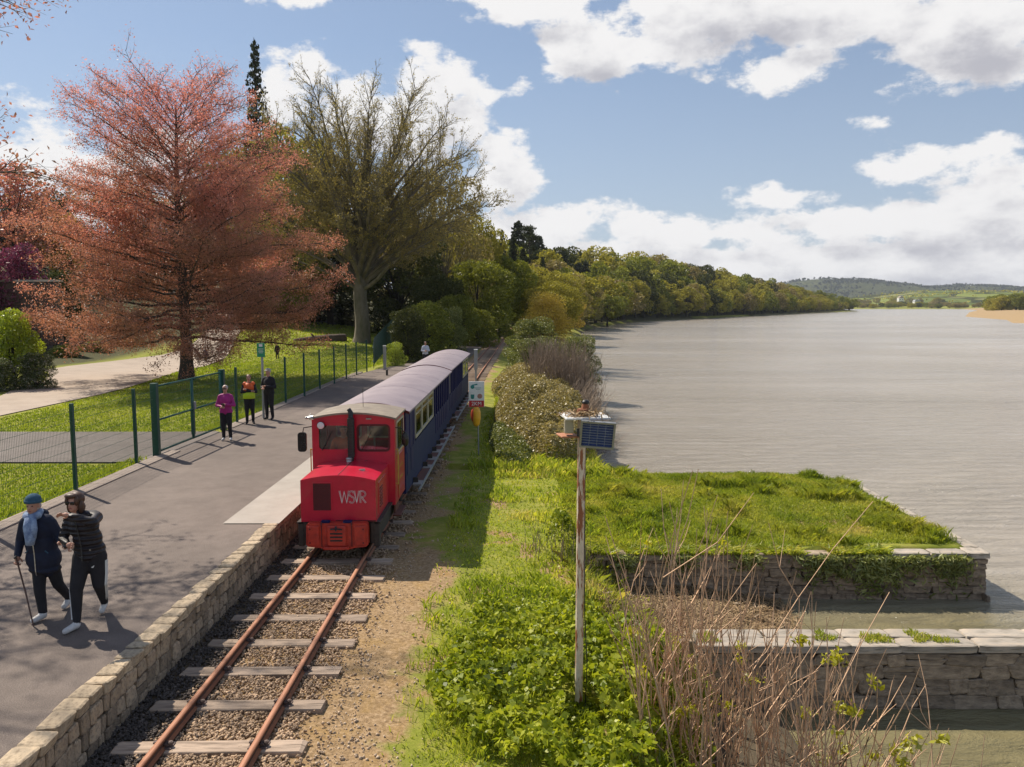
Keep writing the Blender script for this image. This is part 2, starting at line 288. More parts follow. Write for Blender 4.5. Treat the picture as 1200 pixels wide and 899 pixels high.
# ------------------------------------------------------------------ mesh helpers
class MB:
    def __init__(s): s.v = []; s.f = []; s.m = []; s.cur = 0
    def mat(s, i): s.cur = i; return s
    def quadmesh(s, vs, fs):
        o = len(s.v); s.v.extend([tuple(v) for v in vs]); s.f.extend([tuple(i + o for i in f) for f in fs]); s.m.extend([s.cur] * len(fs)); return s
    def box(s, c, d, rot=None, bev=0.0, taper=1.0):
        c = Vector(c); hx, hy, hz = d[0] / 2, d[1] / 2, d[2] / 2
        if bev <= 0:
            vs = [Vector((x * hx * (taper if z > 0 else 1), y * hy * (taper if z > 0 else 1), z * hz)) for x, y, z in ((-1, -1, -1), (1, -1, -1), (1, 1, -1), (-1, 1, -1), (-1, -1, 1), (1, -1, 1), (1, 1, 1), (-1, 1, 1))]
            fs = [(0, 3, 2, 1), (4, 5, 6, 7), (0, 1, 5, 4), (1, 2, 6, 5), (2, 3, 7, 6), (3, 0, 4, 7)]
        else:
            vs = []; b = bev
            for sx_, sy_, sz_ in ((-1, -1, -1), (1, -1, -1), (1, 1, -1), (-1, 1, -1), (-1, -1, 1), (1, -1, 1), (1, 1, 1), (-1, 1, 1)):
                t = taper if sz_ > 0 else 1
                vs += [Vector((sx_ * (hx * t - b), sy_ * (hy * t - b), sz_ * hz)), Vector((sx_ * hx * t, sy_ * (hy * t - b), sz_ * (hz - b))), Vector((sx_ * (hx * t - b), sy_ * hy * t, sz_ * (hz - b)))]
            Z = lambda i: i * 3; X = lambda i: i * 3 + 1; Y = lambda i: i * 3 + 2
            fs = [(Z(0), Z(3), Z(2), Z(1)), (Z(4), Z(5), Z(6), Z(7)), (Y(0), Y(1), Y(5), Y(4)), (X(1), X(2), X(6), X(5)), (Y(2), Y(3), Y(7), Y(6)), (X(3), X(0), X(4), X(7))]
            for i, j in ((0, 1), (2, 3)): fs.append((Z(i), Z(j), Y(j), Y(i)))
            for i, j in ((1, 2), (3, 0)): fs.append((Z(i), Z(j), X(j), X(i)))
            for i, j in ((5, 4), (7, 6)): fs.append((Z(i), Z(j), Y(j), Y(i)))
            for i, j in ((6, 5), (4, 7)): fs.append((Z(i), Z(j), X(j), X(i)))
            fs += [(Y(0), Y(4), X(4), X(0)), (X(1), X(5), Y(5), Y(1)), (Y(2), Y(6), X(6), X(2)), (X(3), X(7), Y(7), Y(3))]
            for i in range(8): fs.append((Z(i), X(i), Y(i)) if i in (0, 2, 5, 7) else (Z(i), Y(i), X(i)))
        if rot is not None:
            q = rot if isinstance(rot, Matrix) else Matrix.Rotation(rot, 3, 'Z'); vs = [q @ v for v in vs]
        return s.quadmesh([v + c for v in vs], fs)
    def tube(s, pts, rad, n=8, cap=True):
        pts = [Vector(p) for p in pts]; k = len(pts)
        rad = [rad] * k if isinstance(rad, (int, float)) else rad
        vs = []; up = None
        for i, p in enumerate(pts):
            d = (pts[min(i + 1, k - 1)] - pts[max(i - 1, 0)]).normalized()
            if up is None:
                up = Vector((0, 0, 1)) if abs(d.z) < 0.9 else Vector((1, 0, 0))
            u = d.cross(up)
            if u.length < 1e-4: u = d.orthogonal()
            u.normalize(); w = u.cross(d).normalized(); up = w
            for j in range(n):
                a = 2 * math.pi * j / n
                vs.append(p + (u * math.cos(a) + w * math.sin(a)) * rad[i])
        fs = []
        for i in range(k - 1):
            for j in range(n):
                j2 = (j + 1) % n
                fs.append((i * n + j, (i + 1) * n + j, (i + 1) * n + j2, i * n + j2))
        if cap:
            fs.append(tuple(range(n))); fs.append(tuple((k - 1) * n + j for j in reversed(range(n))))
        return s.quadmesh(vs, fs)
    def ellip(s, c, r, nu=12, nv=8, rot=None):
        c = Vector(c); vs = [Vector((0, 0, -r[2]))]
        for i in range(1, nv):
            t = math.pi * i / nv
            for j in range(nu):
                a = 2 * math.pi * j / nu
                vs.append(Vector((math.sin(t) * math.cos(a) * r[0], math.sin(t) * math.sin(a) * r[1], -math.cos(t) * r[2])))
        vs.append(Vector((0, 0, r[2]))); top = len(vs) - 1; fs = []
        for j in range(nu):
            j2 = (j + 1) % nu
            fs.append((0, 1 + j2, 1 + j)); fs.append((top, 1 + (nv - 2) * nu + j, 1 + (nv - 2) * nu + j2))
            for i in range(nv - 2):
                a = 1 + i * nu; b = a + nu; fs.append((a + j, a + j2, b + j2, b + j))
        if rot is not None: vs = [rot @ v for v in vs]
        return s.quadmesh([v + c for v in vs], fs)
    def prism(s, poly, d0, d1, axis='y'):
        """polygon (a,b) pairs extruded along an axis from d0 to d1"""
        n = len(poly)
        mk = {'y': lambda a, b, d: (a, d, b), 'x': lambda a, b, d: (d, a, b), 'z': lambda a, b, d: (a, b, d)}[axis]
        vs = [mk(a, b, d0) for a, b in poly] + [mk(a, b, d1) for a, b in poly]
        fs = [tuple(range(n)), tuple(reversed(range(n, 2 * n)))] + [(i, n + i, n + (i + 1) % n, (i + 1) % n) for i in range(n)]
        return s.quadmesh(vs, fs)
    def build(s, name, mats, parent=None, smooth=False, label=None, kind=None, autos=None):
        off = wloc(parent) if parent is not None else Vector((0, 0, 0))
        me = bpy.data.meshes.new(name)
        vs = s.v if off.length == 0 else [(a - off.x, b - off.y, c - off.z) for a, b, c in s.v]
        me.from_pydata(vs, [], s.f)
        mats = mats if isinstance(mats, (list, tuple)) else [mats]
        for m_ in mats: me.materials.append(m_)
        if len(mats) > 1: me.polygons.foreach_set('material_index', s.m)
        if smooth: me.polygons.foreach_set('use_smooth', [True] * len(me.polygons))
        me.update()
        import bmesh
        bm = bmesh.new(); bm.from_mesh(me); bmesh.ops.recalc_face_normals(bm, faces=bm.faces); bm.to_mesh(me); bm.free()
        if autos: me.set_sharp_from_angle(angle=R(autos))
        return link(name, me, parent, label, kind)
def link(name, me, parent=None, label=None, kind=None, loc=(0, 0, 0)):
    o = bpy.data.objects.new(name, me); col.objects.link(o); o.location = loc
    if parent is not None: o.parent = parent
    if label: o['label'] = label
    if kind: o['kind'] = kind
    return o
LOCAL = set()
def wloc(o):
    v = Vector((0, 0, 0)); r_ = o
    while r_ is not None and r_.parent is not None: r_ = r_.parent
    if r_ is not None and r_.name in LOCAL: return v
    while o is not None: v = v + o.location; o = o.parent
    return v
def thing(name, label, cat, loc=(0, 0, 0), rz=0.0, group=None):
    o = bpy.data.objects.new(name, None); col.objects.link(o); o.location = loc; o.rotation_euler = (0, 0, rz); o.empty_display_size = 0.3
    return tag(o, label, cat, group)
def take(o):
    m_ = o.data; bpy.data.objects.remove(o); return m_
def tag(o, label, cat, group=None):
    o['label'] = label; o['category'] = cat
    if group: o['group'] = group
    return o
def copy_tree(o, parent=None):
    c = o.copy(); col.objects.link(c); c.parent = parent
    for ch in list(o.children): copy_tree(ch, c)
    return c
def np_mesh(name, V, F, mats, attr=None, smooth=False, midx=None):
    """V (n,3), F (m,k) arrays"""
    me = bpy.data.meshes.new(name); k = F.shape[1]
    me.vertices.add(len(V)); me.vertices.foreach_set('co', np.ascontiguousarray(V, dtype=np.float32).ravel())
    me.loops.add(F.size); me.loops.foreach_set('vertex_index', np.ascontiguousarray(F, dtype=np.int32).ravel())
    me.polygons.add(len(F)); me.polygons.foreach_set('loop_start', np.arange(0, F.size, k, dtype=np.int32))
    me.polygons.foreach_set('loop_total', np.full(len(F), k, dtype=np.int32))
    for m_ in (mats if isinstance(mats, (list, tuple)) else [mats]): me.materials.append(m_)
    if midx is not None: me.polygons.foreach_set('material_index', np.ascontiguousarray(midx, dtype=np.int32))
    if smooth: me.polygons.foreach_set('use_smooth', np.ones(len(F), dtype=bool))
    if attr is not None:
        for an, av in attr.items():
            if av.ndim == 1:
                a = me.attributes.new(an, 'FLOAT', 'POINT'); a.data.foreach_set('value', np.ascontiguousarray(av, dtype=np.float32))
            else:
                a = me.attributes.new(an, 'FLOAT_COLOR', 'POINT'); a.data.foreach_set('color', np.ascontiguousarray(av, dtype=np.float32).ravel())
    me.update(calc_edges=True)
    return me
def unit(v): return v / (np.linalg.norm(v, axis=1, keepdims=True) + 1e-9)
def leaf_quads(name, C, S, mat_, rg, aspect=0.55, up=0.0, val=None, toward=None):
    """diamond leaves at C with half length S"""
    n = len(C); nrm = rg.normal(size=(n, 3)); nrm[:, 2] += up * 2
    if toward is not None: nrm += toward
    nrm = unit(nrm); a = unit(np.cross(nrm, rg.normal(size=(n, 3)))); b = np.cross(nrm, a)
    S = np.asarray(S).reshape(-1, 1) * np.ones((n, 1))
    fold = nrm * S * 0.18
    V = np.stack([C - a * S, C + b * S * aspect + fold, C + a * S, C - b * S * aspect + fold], axis=1).reshape(-1, 3)
    F = np.arange(4 * n).reshape(n, 4)
    val = rg.random(n) if val is None else val
    return np_mesh(name, V, F, mat_, {'rnd': np.repeat(val, 4)})
def blades(name, C, L, Wd, mat_, rg, lean=0.45, val=None):
    n = len(C); a = rg.random(n) * 6.283
    side = np.stack([np.cos(a), np.sin(a), 0 * a], 1); b = rg.random(n) * 6.283; ln = rg.random(n) ** 0.7 * lean
    d = np.stack([np.cos(b) * ln, np.sin(b) * ln, np.ones(n)], 1)
    L = np.asarray(L).reshape(-1, 1) * np.ones((n, 1)); Wd = np.asarray(Wd).reshape(-1, 1) * np.ones((n, 1))
    mid = C + d * L * np.array([0.42, 0.42, 0.62]); tip = C + d * L * np.array([1.25, 1.25, 0.9])
    V = np.stack([C - side * Wd, C + side * Wd, mid + side * Wd * 0.75, tip, mid - side * Wd * 0.75], 1).reshape(-1, 3)
    F = np.arange(5 * n).reshape(n, 5)
    val = rg.random(n) if val is None else val
    return np_mesh(name, V, F, mat_, {'rnd': np.repeat(val, 5)})
def vnoise(x, y, s, seed=0):
    """cheap smooth value noise for arrays"""
    x = np.asarray(x, dtype=float) * s + seed * 17.3; y = np.asarray(y, dtype=float) * s + seed * 7.7
    xi, yi = np.floor(x), np.floor(y); fx, fy = x - xi, y - yi
    fx = fx * fx * (3 - 2 * fx); fy = fy * fy * (3 - 2 * fy)
    def h(a, b):
        v = np.sin(a * 127.1 + b * 311.7 + seed * 3.1) * 43758.5453
        return v - np.floor(v)
    return (h(xi, yi) * (1 - fx) + h(xi + 1, yi) * fx) * (1 - fy) + (h(xi, yi + 1) * (1 - fx) + h(xi + 1, yi + 1) * fx) * fy
def fbm(x, y, s, seed=0):
    return (vnoise(x, y, s, seed) * 0.5 + vnoise(x, y, s * 2.1, seed + 1) * 0.3 + vnoise(x, y, s * 4.3, seed + 2) * 0.2)
# ------------------------------------------------------------------ layout functions
TX = np.array([-60, 3, 14, 20, 27, 36, 52, 65, 85, 107, 150, 175, 230]); TV = np.array([-3.06, -3.04, -3.05, -3.0, -2.9, -2.74, -2.5, -2.22, -1.85, -1.35, 0.5, 2.6, 11.0])
def xc(y): return np.interp(y, TX, TV)
def xcs(y): return (xc(y - 3) + xc(y) + xc(y + 3)) / 3
XBY = np.array([-100, 22, 24, 31, 45, 65, 120, 165, 200, 268, 358, 500, 715, 760, 800]); XBV = np.array([2.6, 3.4, 2.7, 2.6, 3.9, 5.4, 8.6, 13, 19, 40, 92, 175, 305, 300, 250])
def xbank(y): return np.interp(y, XBY, XBV)
XMY = np.array([-2000, 100, 235, 245, 300, 384, 596, 800, 1100]); XMV = np.array([900, 420, 185, 158, 190, 222, 345, 470, 620])
def xmarsh(y): return np.interp(y, XMY, XMV)
PLY = np.array([-60, 40, 46, 56, 79, 107, 130, 160]); PLV = np.array([-8.95, -8.90, -8.55, -7.9, -5.6, -4.7, -3.3, -1.2])
def xpath(y): return np.interp(y, PLY, PLV)
WZ = -1.25
def xedge(y): return np.where(np.asarray(y) < 44, -4.32, -4.32 + (xcs(y) - 1.25 + 4.32) * sst(44, 58, np.asarray(y, dtype=float)))
def sst(a, b, x):
    t = np.clip((x - a) / (b - a), 0, 1); return t * t * (3 - 2 * t)
PIER_Y0, PIER_Y1, PIER_X = 15.35, 21.6, 9.25
SW_Y0, SW_Y1, SW_X0, SW_X1 = 10.85, 11.45, 2.7, 9.6
def ground_z(x, y):
    x = np.asarray(x, dtype=float); y = np.asarray(y, dtype=float)
    # left: platform level, fading to path level with distance
    pl = 0.58 - 0.43 * sst(44, 62, y)
    left = pl - 0.05 * sst(-9.2, -9.8, x)
    rise = np.clip((-26 - x) * 0.07, 0, 9) * sst(28, 60, y)
    rise += np.clip((xpath(y) - 2.5 - x) * 0.13, 0, 12) * sst(52, 95, y)
    left = left + rise
    base0 = 0.0 * x
    # right of the track
    d = x + 1.9
    rt = -0.02 - 0.16 * sst(0.2, 2.6, d) + 0.05 * (fbm(x, y, 1.1, 3) - 0.5) * sst(0, 1, d)
    # bank edge on the right
    near = np.where(y < PIER_Y0, 1, 0)
    edge = np.where(y < SW_Y0, 1.5 + 0.35 * np.sin(y * 1.3), np.where(y < PIER_Y0, 1.05 + 0.25 * np.sin(y * 2.1), 0))
    fall = sst(0, 1.3, x - edge)
    slip = -1.02 - 0.36 * sst(3.0, 6.4, x) + 0.07 * (fbm(x, y, 1.3, 5) - 0.5)
    slip = np.where(x > 6.6, -1.9, slip)
    basin = np.where(x > 4.4, -1.9, -1.12 - 0.35 * sst(3.3, 4.4, x) )
    low = np.where(y < SW_Y0, basin, slip)
    z_near = rt * (1 - fall) + low * fall
    pz = -0.30 + 0.22 * sst(1.0, 3.5, y - PIER_Y0) * sst(9.6, 7.5, x) - 0.1 * sst(20.5, 22.3, y) * sst(1.5, 4, x) + 0.10 * (fbm(x, y, 0.7, 8) - 0.5)
    z_pier = np.minimum(rt, 0) * (1 - sst(0.2, 2.2, x)) + pz * sst(0.2, 2.2, x)
    ex = np.maximum(x - (PIER_X - 0.2), y - PIER_Y1 + 0.35 * sst(6.5, 9.2, x))
    z_pier = np.where(ex > 0, np.minimum(z_pier, -0.3 - ex * 11.0), z_pier)
    sc_ = 1 + np.clip(y - 60, 0, 600) * 0.03
    db = (xbank(y) - x) / sc_
    z_far = rt - 0.25 * sst(2.5, 0.0, db)
    z_far = np.where(db < 0, z_far + db * 2.2, z_far)
    hillr = np.clip((xbank(y) - 6 - x) * 0.16, 0, 9) * sst(150, 230, y)
    z_far = z_far + np.where(db > 0, hillr, 0)
    k = sst(21.0, 22.2, y) * sst(3.0, 2.4, x) + (y > PIER_Y1 + 0.4)
    z_right = np.where(y < PIER_Y0, z_near, np.where(y < PIER_Y1 + 0.6, np.where(x < 2.6, z_pier, z_pier), z_far))
    onl = x < xedge(y)
    z = np.where(onl, left, np.where(x < xcs(y) + 1.15, 0.0, z_right))
    z = np.where((y > 160) & onl, np.maximum(left, z_far), z)
    dm = x - xmarsh(y)
    zm = np.clip(dm * 0.06, -2, 1.4) - 1.0
    z = np.maximum(z, np.where(dm > -20, zm, -9))
    df = y - 1070 + 40 * (vnoise(x, y, 0.01, 4) - 0.5)
    zf = np.clip(df * 0.05, -2, 0) - 0.6 + np.clip(df * 0.012, 0, 14)
    z = np.maximum(z, np.where(df > -40, zf, -9))
    return np.maximum(z, -3.0)
def gz(x, y): return float(ground_z(np.array([x]), np.array([y]))[0])

# ------------------------------------------------------------------ the ground sheet
def steps(parts):
    out = [];
    for a, b, s in parts: out += list(np.arange(a, b, s))
    return np.array(sorted(set(np.round(out, 4))))
gx = steps([(-6000, -1500, 750), (-1500, -400, 110), (-400, -100, 25), (-100, -30, 4), (-30, -10, 1.2), (-10, -4.5, 0.6), (-4.5, -4.2, 0.15), (-4.2, -1, 0.3), (-1, 10.4, 0.17), (10.4, 40, 2), (40, 120, 6), (120, 700, 12), (700, 1600, 60), (1600, 6000, 600), (6000, 6001, 1)])
gy = steps([(-200, 0, 40), (0, 5, 1), (5, 26, 0.2), (26, 70, 1), (70, 200, 4), (200, 800, 10), (800, 1300, 20), (1300, 2600, 120), (2600, 9001, 800)])
GX, GY = np.meshgrid(gx, gy)
GZ = ground_z(GX, GY)
nx, ny = len(gx), len(gy)
V = np.stack([GX.ravel(), GY.ravel(), GZ.ravel()], 1)
ii = np.arange(nx * ny).reshape(ny, nx)
F4 = np.stack([ii[:-1, :-1].ravel(), ii[:-1, 1:].ravel(), ii[1:, 1:].ravel(), ii[1:, :-1].ravel()], 1)
def masks(x, y, z):
    """r = dirt and fine gravel, g = leaf litter / mud (dark), b = reed or dry field"""
    dt = x - xcs(y)
    n1 = fbm(x, y, 0.9, 11); n2 = fbm(x, y, 0.35, 12)
    dirt = sst(2.6, 1.35, dt + (n1 - 0.5) * 1.9 + 0.75 * sst(12.6, 15, y) + 0.2 * sst(20, 30, y)) * (x > -60)
    dirt = np.where(dt < -1.2, 0, dirt)
    dirt = np.maximum(dirt, 0.75 * sst(0.60, 0.70, n1) * (x > -2) * (x < 9) * (y < 22))
    mud = ((x > 1.0) & (x < 12) & (y < PIER_Y0) & (z < -0.62)).astype(float)
    mud = np.maximum(mud, (z < -1.0).astype(float) * (y < 900))
    litter = sst(1.0, 2.6, z) * (x < xpath(y) - 1.5) * (y > 45) * (y < 1000)
    litter = np.maximum(litter, (y > 165) * (y < 1000) * (x < xbank(y)) * 1.0)
    litter = np.maximum(litter, 0.8 * sst(-27, -31, x) * (y < 1000))
    reed = ((x - xmarsh(y)) > -30) * (y < 1060) * 1.0
    return dirt, np.clip(mud, 0, 1), litter, reed
di, mu, li, re_ = masks(GX.ravel(), GY.ravel(), GZ.ravel())
mu = np.maximum(mu, 0.75 * ((GX.ravel() > -4.3) & (GX.ravel() < xcs(GY.ravel()) - 0.55) & (GY.ravel() < 40)))  # same dark ground colour between platform wall and left rail
CA = np.stack([di, mu, li, re_], 1)
def ground_mat():
    m = bpy.data.materials.new('ground_cover'); m.use_nodes = True; nt = m.node_tree; b = nt.nodes['Principled BSDF']
    b.inputs['Roughness'].default_value = 0.95; b.inputs['Specular IOR Level'].default_value = 0.15
    t = N(nt, 'ShaderNodeTexCoord'); v = t.outputs['Object']
    at = N(nt, 'ShaderNodeAttribute'); at.attribute_name = 'mask'
    sp = N(nt, 'ShaderNodeSeparateColor'); nt.links.new(at.outputs['Color'], sp.inputs[0])
    def noise(s, d=6, r=0.6):
        n = N(nt, 'ShaderNodeTexNoise'); n.inputs['Scale'].default_value = s; n.inputs['Detail'].default_value = d; n.inputs['Roughness'].default_value = r
        nt.links.new(v, n.inputs['Vector']); return n.outputs[0]
    def ramp(f, cs, a=0.35, z=0.65):
        c = N(nt, 'ShaderNodeValToRGB'); e = c.color_ramp.elements; e[0].position = a; e[0].color = rgba(cs[0]); e[1].position = z; e[1].color = rgba(cs[-1])
        for i, q in enumerate(cs[1:-1]): x_ = e.new(a + (z - a) * (i + 1) / (len(cs) - 1)); x_.color = rgba(q)
        nt.links.new(f, c.inputs[0]); return c.outputs[0]
    def mix(f, a, c):
        x_ = N(nt, 'ShaderNodeMix', data_type='RGBA'); nt.links.new(f, x_.inputs['Factor']); nt.links.new(a, x_.inputs[6]); nt.links.new(c, x_.inputs[7]); return x_.outputs[2]
    n_lo, n_mid, n_hi = noise(0.35), noise(2.2, 8, 0.7), noise(22, 4, 0.7)
    grass = ramp(n_mid, [(0.16, 0.19, 0.025), (0.23, 0.25, 0.035), (0.33, 0.30, 0.08)])
    grass = mix(math_n(nt, 'MULTIPLY', math_n(nt, 'SUBTRACT', n_lo, 0.45), 1.3, True), grass, ramp(n_hi, [(0.24, 0.23, 0.035), (0.40, 0.32, 0.13)]))
    dirt = ramp(n_hi, [(0.17, 0.11, 0.055), (0.32, 0.215, 0.115), (0.48, 0.345, 0.21)], 0.3, 0.7)
    dirt = mix(math_n(nt, 'MULTIPLY', math_n(nt, 'SUBTRACT', n_mid, 0.5), 4, True), dirt, ramp(n_hi, [(0.25, 0.16, 0.055), (0.37, 0.23, 0.08)]))
    mudc = ramp(n_mid, [(0.075, 0.062, 0.045), (0.13, 0.105, 0.07)])
    lit = ramp(n_hi, [(0.035, 0.045, 0.016), (0.075, 0.075, 0.03), (0.07, 0.05, 0.03)])
    reed = ramp(n_hi, [(0.33, 0.23, 0.12), (0.42, 0.30, 0.17)])
    def soft(ch, k=0.55):
        return math_n(nt, 'MULTIPLY', math_n(nt, 'SUBTRACT', math_n(nt, 'ADD', ch, math_n(nt, 'MULTIPLY', math_n(nt, 'SUBTRACT', n_mid, 0.5), k)), 0.32), 2.8, True)
    c = mix(soft(sp.outputs[0], 1.5), grass, dirt)
    c = mix(soft(sp.outputs[2]), c, lit)
    c = mix(sp.outputs[1], c, mudc)
    c = mix(at.outputs['Alpha'], c, reed)
    nt.links.new(c, b.inputs['Base Color'])
    bp = N(nt, 'ShaderNodeBump'); bp.inputs['Distance'].default_value = 0.03; bp.inputs['Strength'].default_value = 0.6
    nt.links.new(n_hi, bp.inputs['Height']); nt.links.new(bp.outputs[0], b.inputs['Normal'])
    return m
me = np_mesh('ground', V, F4, ground_mat(), {'mask': CA}, smooth=True)
link('ground', me, kind='structure')

# water
def water_mat():
    m = bpy.data.materials.new('silty_river_water'); m.use_nodes = True; nt = m.node_tree; b = nt.nodes['Principled BSDF']
    b.inputs['Roughness'].default_value = 0.14; b.inputs['IOR'].default_value = 1.33
    t = N(nt, 'ShaderNodeTexCoord')
    def rip(scale, st_, det=4, rg_=0.6):
        v = vmath(nt, 'MULTIPLY', t.outputs['Object'], st_).outputs[0]
        n = N(nt, 'ShaderNodeTexNoise'); n.inputs['Scale'].default_value = scale; n.inputs['Detail'].default_value = det; n.inputs['Roughness'].default_value = rg_
        n.inputs['Distortion'].default_value = 0.6
        nt.links.new(v, n.inputs['Vector']); return n.outputs[0]
    h = math_n(nt, 'ADD', rip(1.5, (0.5, 1.5, 1), 6, 0.70), math_n(nt, 'MULTIPLY', rip(0.22, (0.35, 1.6, 1), 3), 2.2))
    lo = rip(0.03, (0.3, 1.4, 1), 4)
    cr = N(nt, 'ShaderNodeValToRGB'); e = cr.color_ramp.elements; e[0].position = 0.35; e[0].color = (0.40, 0.35, 0.285, 1); e[1].position = 0.65; e[1].color = (0.32, 0.285, 0.235, 1)
    nt.links.new(lo, cr.inputs[0])
    sx_ = N(nt, 'ShaderNodeSeparateXYZ'); nt.links.new(t.outputs['Object'], sx_.inputs[0])
    # sheltered clear greenish water in slip and basin, wall shade and reflection painted in
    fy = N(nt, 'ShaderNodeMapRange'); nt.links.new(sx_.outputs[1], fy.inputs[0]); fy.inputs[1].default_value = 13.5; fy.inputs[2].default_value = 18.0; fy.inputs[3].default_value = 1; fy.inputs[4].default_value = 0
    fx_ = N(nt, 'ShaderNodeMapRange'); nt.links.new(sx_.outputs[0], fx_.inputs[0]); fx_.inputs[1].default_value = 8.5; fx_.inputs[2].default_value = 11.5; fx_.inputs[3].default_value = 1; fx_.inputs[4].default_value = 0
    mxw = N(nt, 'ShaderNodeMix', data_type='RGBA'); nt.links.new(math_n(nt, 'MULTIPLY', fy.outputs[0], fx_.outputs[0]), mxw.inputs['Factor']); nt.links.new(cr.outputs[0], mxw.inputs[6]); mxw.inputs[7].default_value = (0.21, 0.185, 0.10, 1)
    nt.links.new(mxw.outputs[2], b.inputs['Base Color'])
    bp = N(nt, 'ShaderNodeBump'); bp.inputs['Strength'].default_value = 1.0; bp.inputs['Distance'].default_value = 0.20
    h = math_n(nt, 'MULTIPLY', h, math_n(nt, 'ADD', math_n(nt, 'MULTIPLY', math_n(nt, 'SUBTRACT', rip(0.045, (0.5, 1.3, 1), 4), 0.3), 3.2, True), 0.25))
    nt.links.new(h, bp.inputs['Height']); nt.links.new(bp.outputs[0], b.inputs['Normal'])
    return m
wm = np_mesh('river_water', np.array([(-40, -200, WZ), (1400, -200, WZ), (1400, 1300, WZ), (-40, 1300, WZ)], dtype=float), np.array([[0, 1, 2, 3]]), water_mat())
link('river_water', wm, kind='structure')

# paved sheets draped over the ground
def ribbon(name, ys, xl, xr, m_, lift=0.008, nxs=6, kind='structure', zf=None):
    ys = np.asarray(ys, dtype=float); V = []; 
    for y in ys:
        a, b_ = xl(y), xr(y)
        for k in range(nxs + 1):
            x = a + (b_ - a) * k / nxs; V.append((x, y, (zf(x, y) if zf else gz(x, y)) + lift))
    n = len(ys); w = nxs + 1
    F = [(j * w + i, j * w + i + 1, (j + 1) * w + i + 1, (j + 1) * w + i) for j in range(n - 1) for i in range(nxs)]
    return link(name, np_mesh(name, np.array(V), np.array(F), m_, smooth=True), kind=kind)
plz = lambda x, y: 0.58 - 0.43 * float(sst(44, 62, y))
ribbon('asphalt_path', np.r_[np.arange(-10, 60, 1.0), np.arange(60, 165, 3.0)], lambda y: float(xpath(y)), lambda y: float(xedge(y)) + 0.01, M['asphalt'], 0.020, 5, zf=plz)
ribbon('side_path', np.arange(19.7, 24.5, 0.4), lambda y: -26.0, lambda y: (-8.84 if 20.7 < y < 24.3 else -9.22), M['asphalt2'], 0.016, 20, zf=lambda x, y: max(gz(x, y), 0.55))
ribbon('boarding_slab', np.arange(13.9, 42.1, 0.94), lambda y: -5.16, lambda y: -4.16, M['concrete'], 0.034, 1, zf=lambda x, y: 0.58)
# gravel drive through the lawn
dp = [(P(0, 489, .5), P(-40, 475, .5)), (P(60, 476, .5), P(0, 466, .5)), (P(120, 463, .5), P(30, 450, .5)), (P(151, 455, .5), P(50, 436, .5)), (P(190, 443, .5), P(80, 430, .5)),
      (P(212, 434, .5), P(130, 423, .5)), (P(240, 426, .5), P(190, 417, .5)), (P(265, 417, .5), P(222, 412.5, .5)), (P(276, 408, .5), P(246, 405, .5)), (P(290, 400, .5), P(255, 399, .5)), (P(335, 392, 0.6), P(290, 391, 0.6))]
dp.insert(0, (P(-150, 510, .5), P(-150, 490, .5)))
Vd = []
for a, b_ in dp:
    for k in range(9):
        q = a.lerp(b_, k / 8); Vd.append((q.x, q.y, gz(q.x, q.y) + 0.03))
Fd = [(j * 9 + i, j * 9 + i + 1, (j + 1) * 9 + i + 1, (j + 1) * 9 + i) for j in range(len(dp) - 1) for i in range(8)]
link('gravel_drive', np_mesh('gravel_drive', np.array(Vd), np.array(Fd), M['drive'], smooth=True), kind='structure')
# concrete kerb strip under the fence, in separate lengths
kerb = thing('kerb_strip', 'concrete kerb strip running along the foot of the green mesh fence', 'kerb', (-9.05, 6, 0.55))
y = 6.0; kb = MB().box((0, 0, 0), (0.36, 0.988, 0.12), bev=0.008)
kbm = take(kb.build('kerb_stone', M['kerbc'], None))
while y < 46:
    if not (20.7 < y < 24.2):
        o = link('kerb_stone', kbm, kerb); o.location = Vector((-9.03 + (0.25 if y > 40 else 0) * (y - 40) / 6, y + 0.5, 0.567)) - kerb.location
    y += 1.0

# ------------------------------------------------------------------ railway track
track = thing('railway_track', 'narrow gauge railway track with rusty rails on timber sleepers in ballast', 'railway track', (-3.05, 4, 0))
def rail(side):
    ys = np.r_[np.arange(2, 70, 1.5), np.arange(70, 200, 4)]
    prof = [(-0.05, 0.045), (0.05, 0.045), (0.05, 0.055), (0.011, 0.068), (0.011, 0.122), (0.029, 0.130), (0.029, 0.150), (-0.029, 0.150), (-0.029, 0.130), (-0.011, 0.122), (-0.011, 0.068), (-0.05, 0.055)]
    V = []; F = []; mi = []; n = len(prof)
    for y in ys:
        x0 = float(xcs(y)) + side * 0.4835
        V += [(x0 + a - track.location.x, y - track.location.y, h) for a, h in prof]
    for j in range(len(ys) - 1):
        for i in range(n):
            i2 = (i + 1) % n
            F.append((j * n + i, j * n + i2, (j + 1) * n + i2, (j + 1) * n + i)); mi.append(1 if i == 6 else (0 if i in (0, 2, 5, 7) else 2))
    link('rail', np_mesh('rail', np.array(V), np.array(F), [M['rust'], M['railtop'], M['railside']], midx=np.array(mi)), track)
rail(-1); rail(1)
slv = []
for k in range(5):
    m_ = MB().box((0, 0, 0), (1.92, 0.225, 0.12), bev=0.012)
    me_ = take(m_.build('sleeper', M['sleeper']))
    for v_ in me_.vertices:
        v_.co += Vector((rnd.uniform(-.02, .02), rnd.uniform(-.006, .006), rnd.uniform(-.004, .004)))
    slv.append(me_)
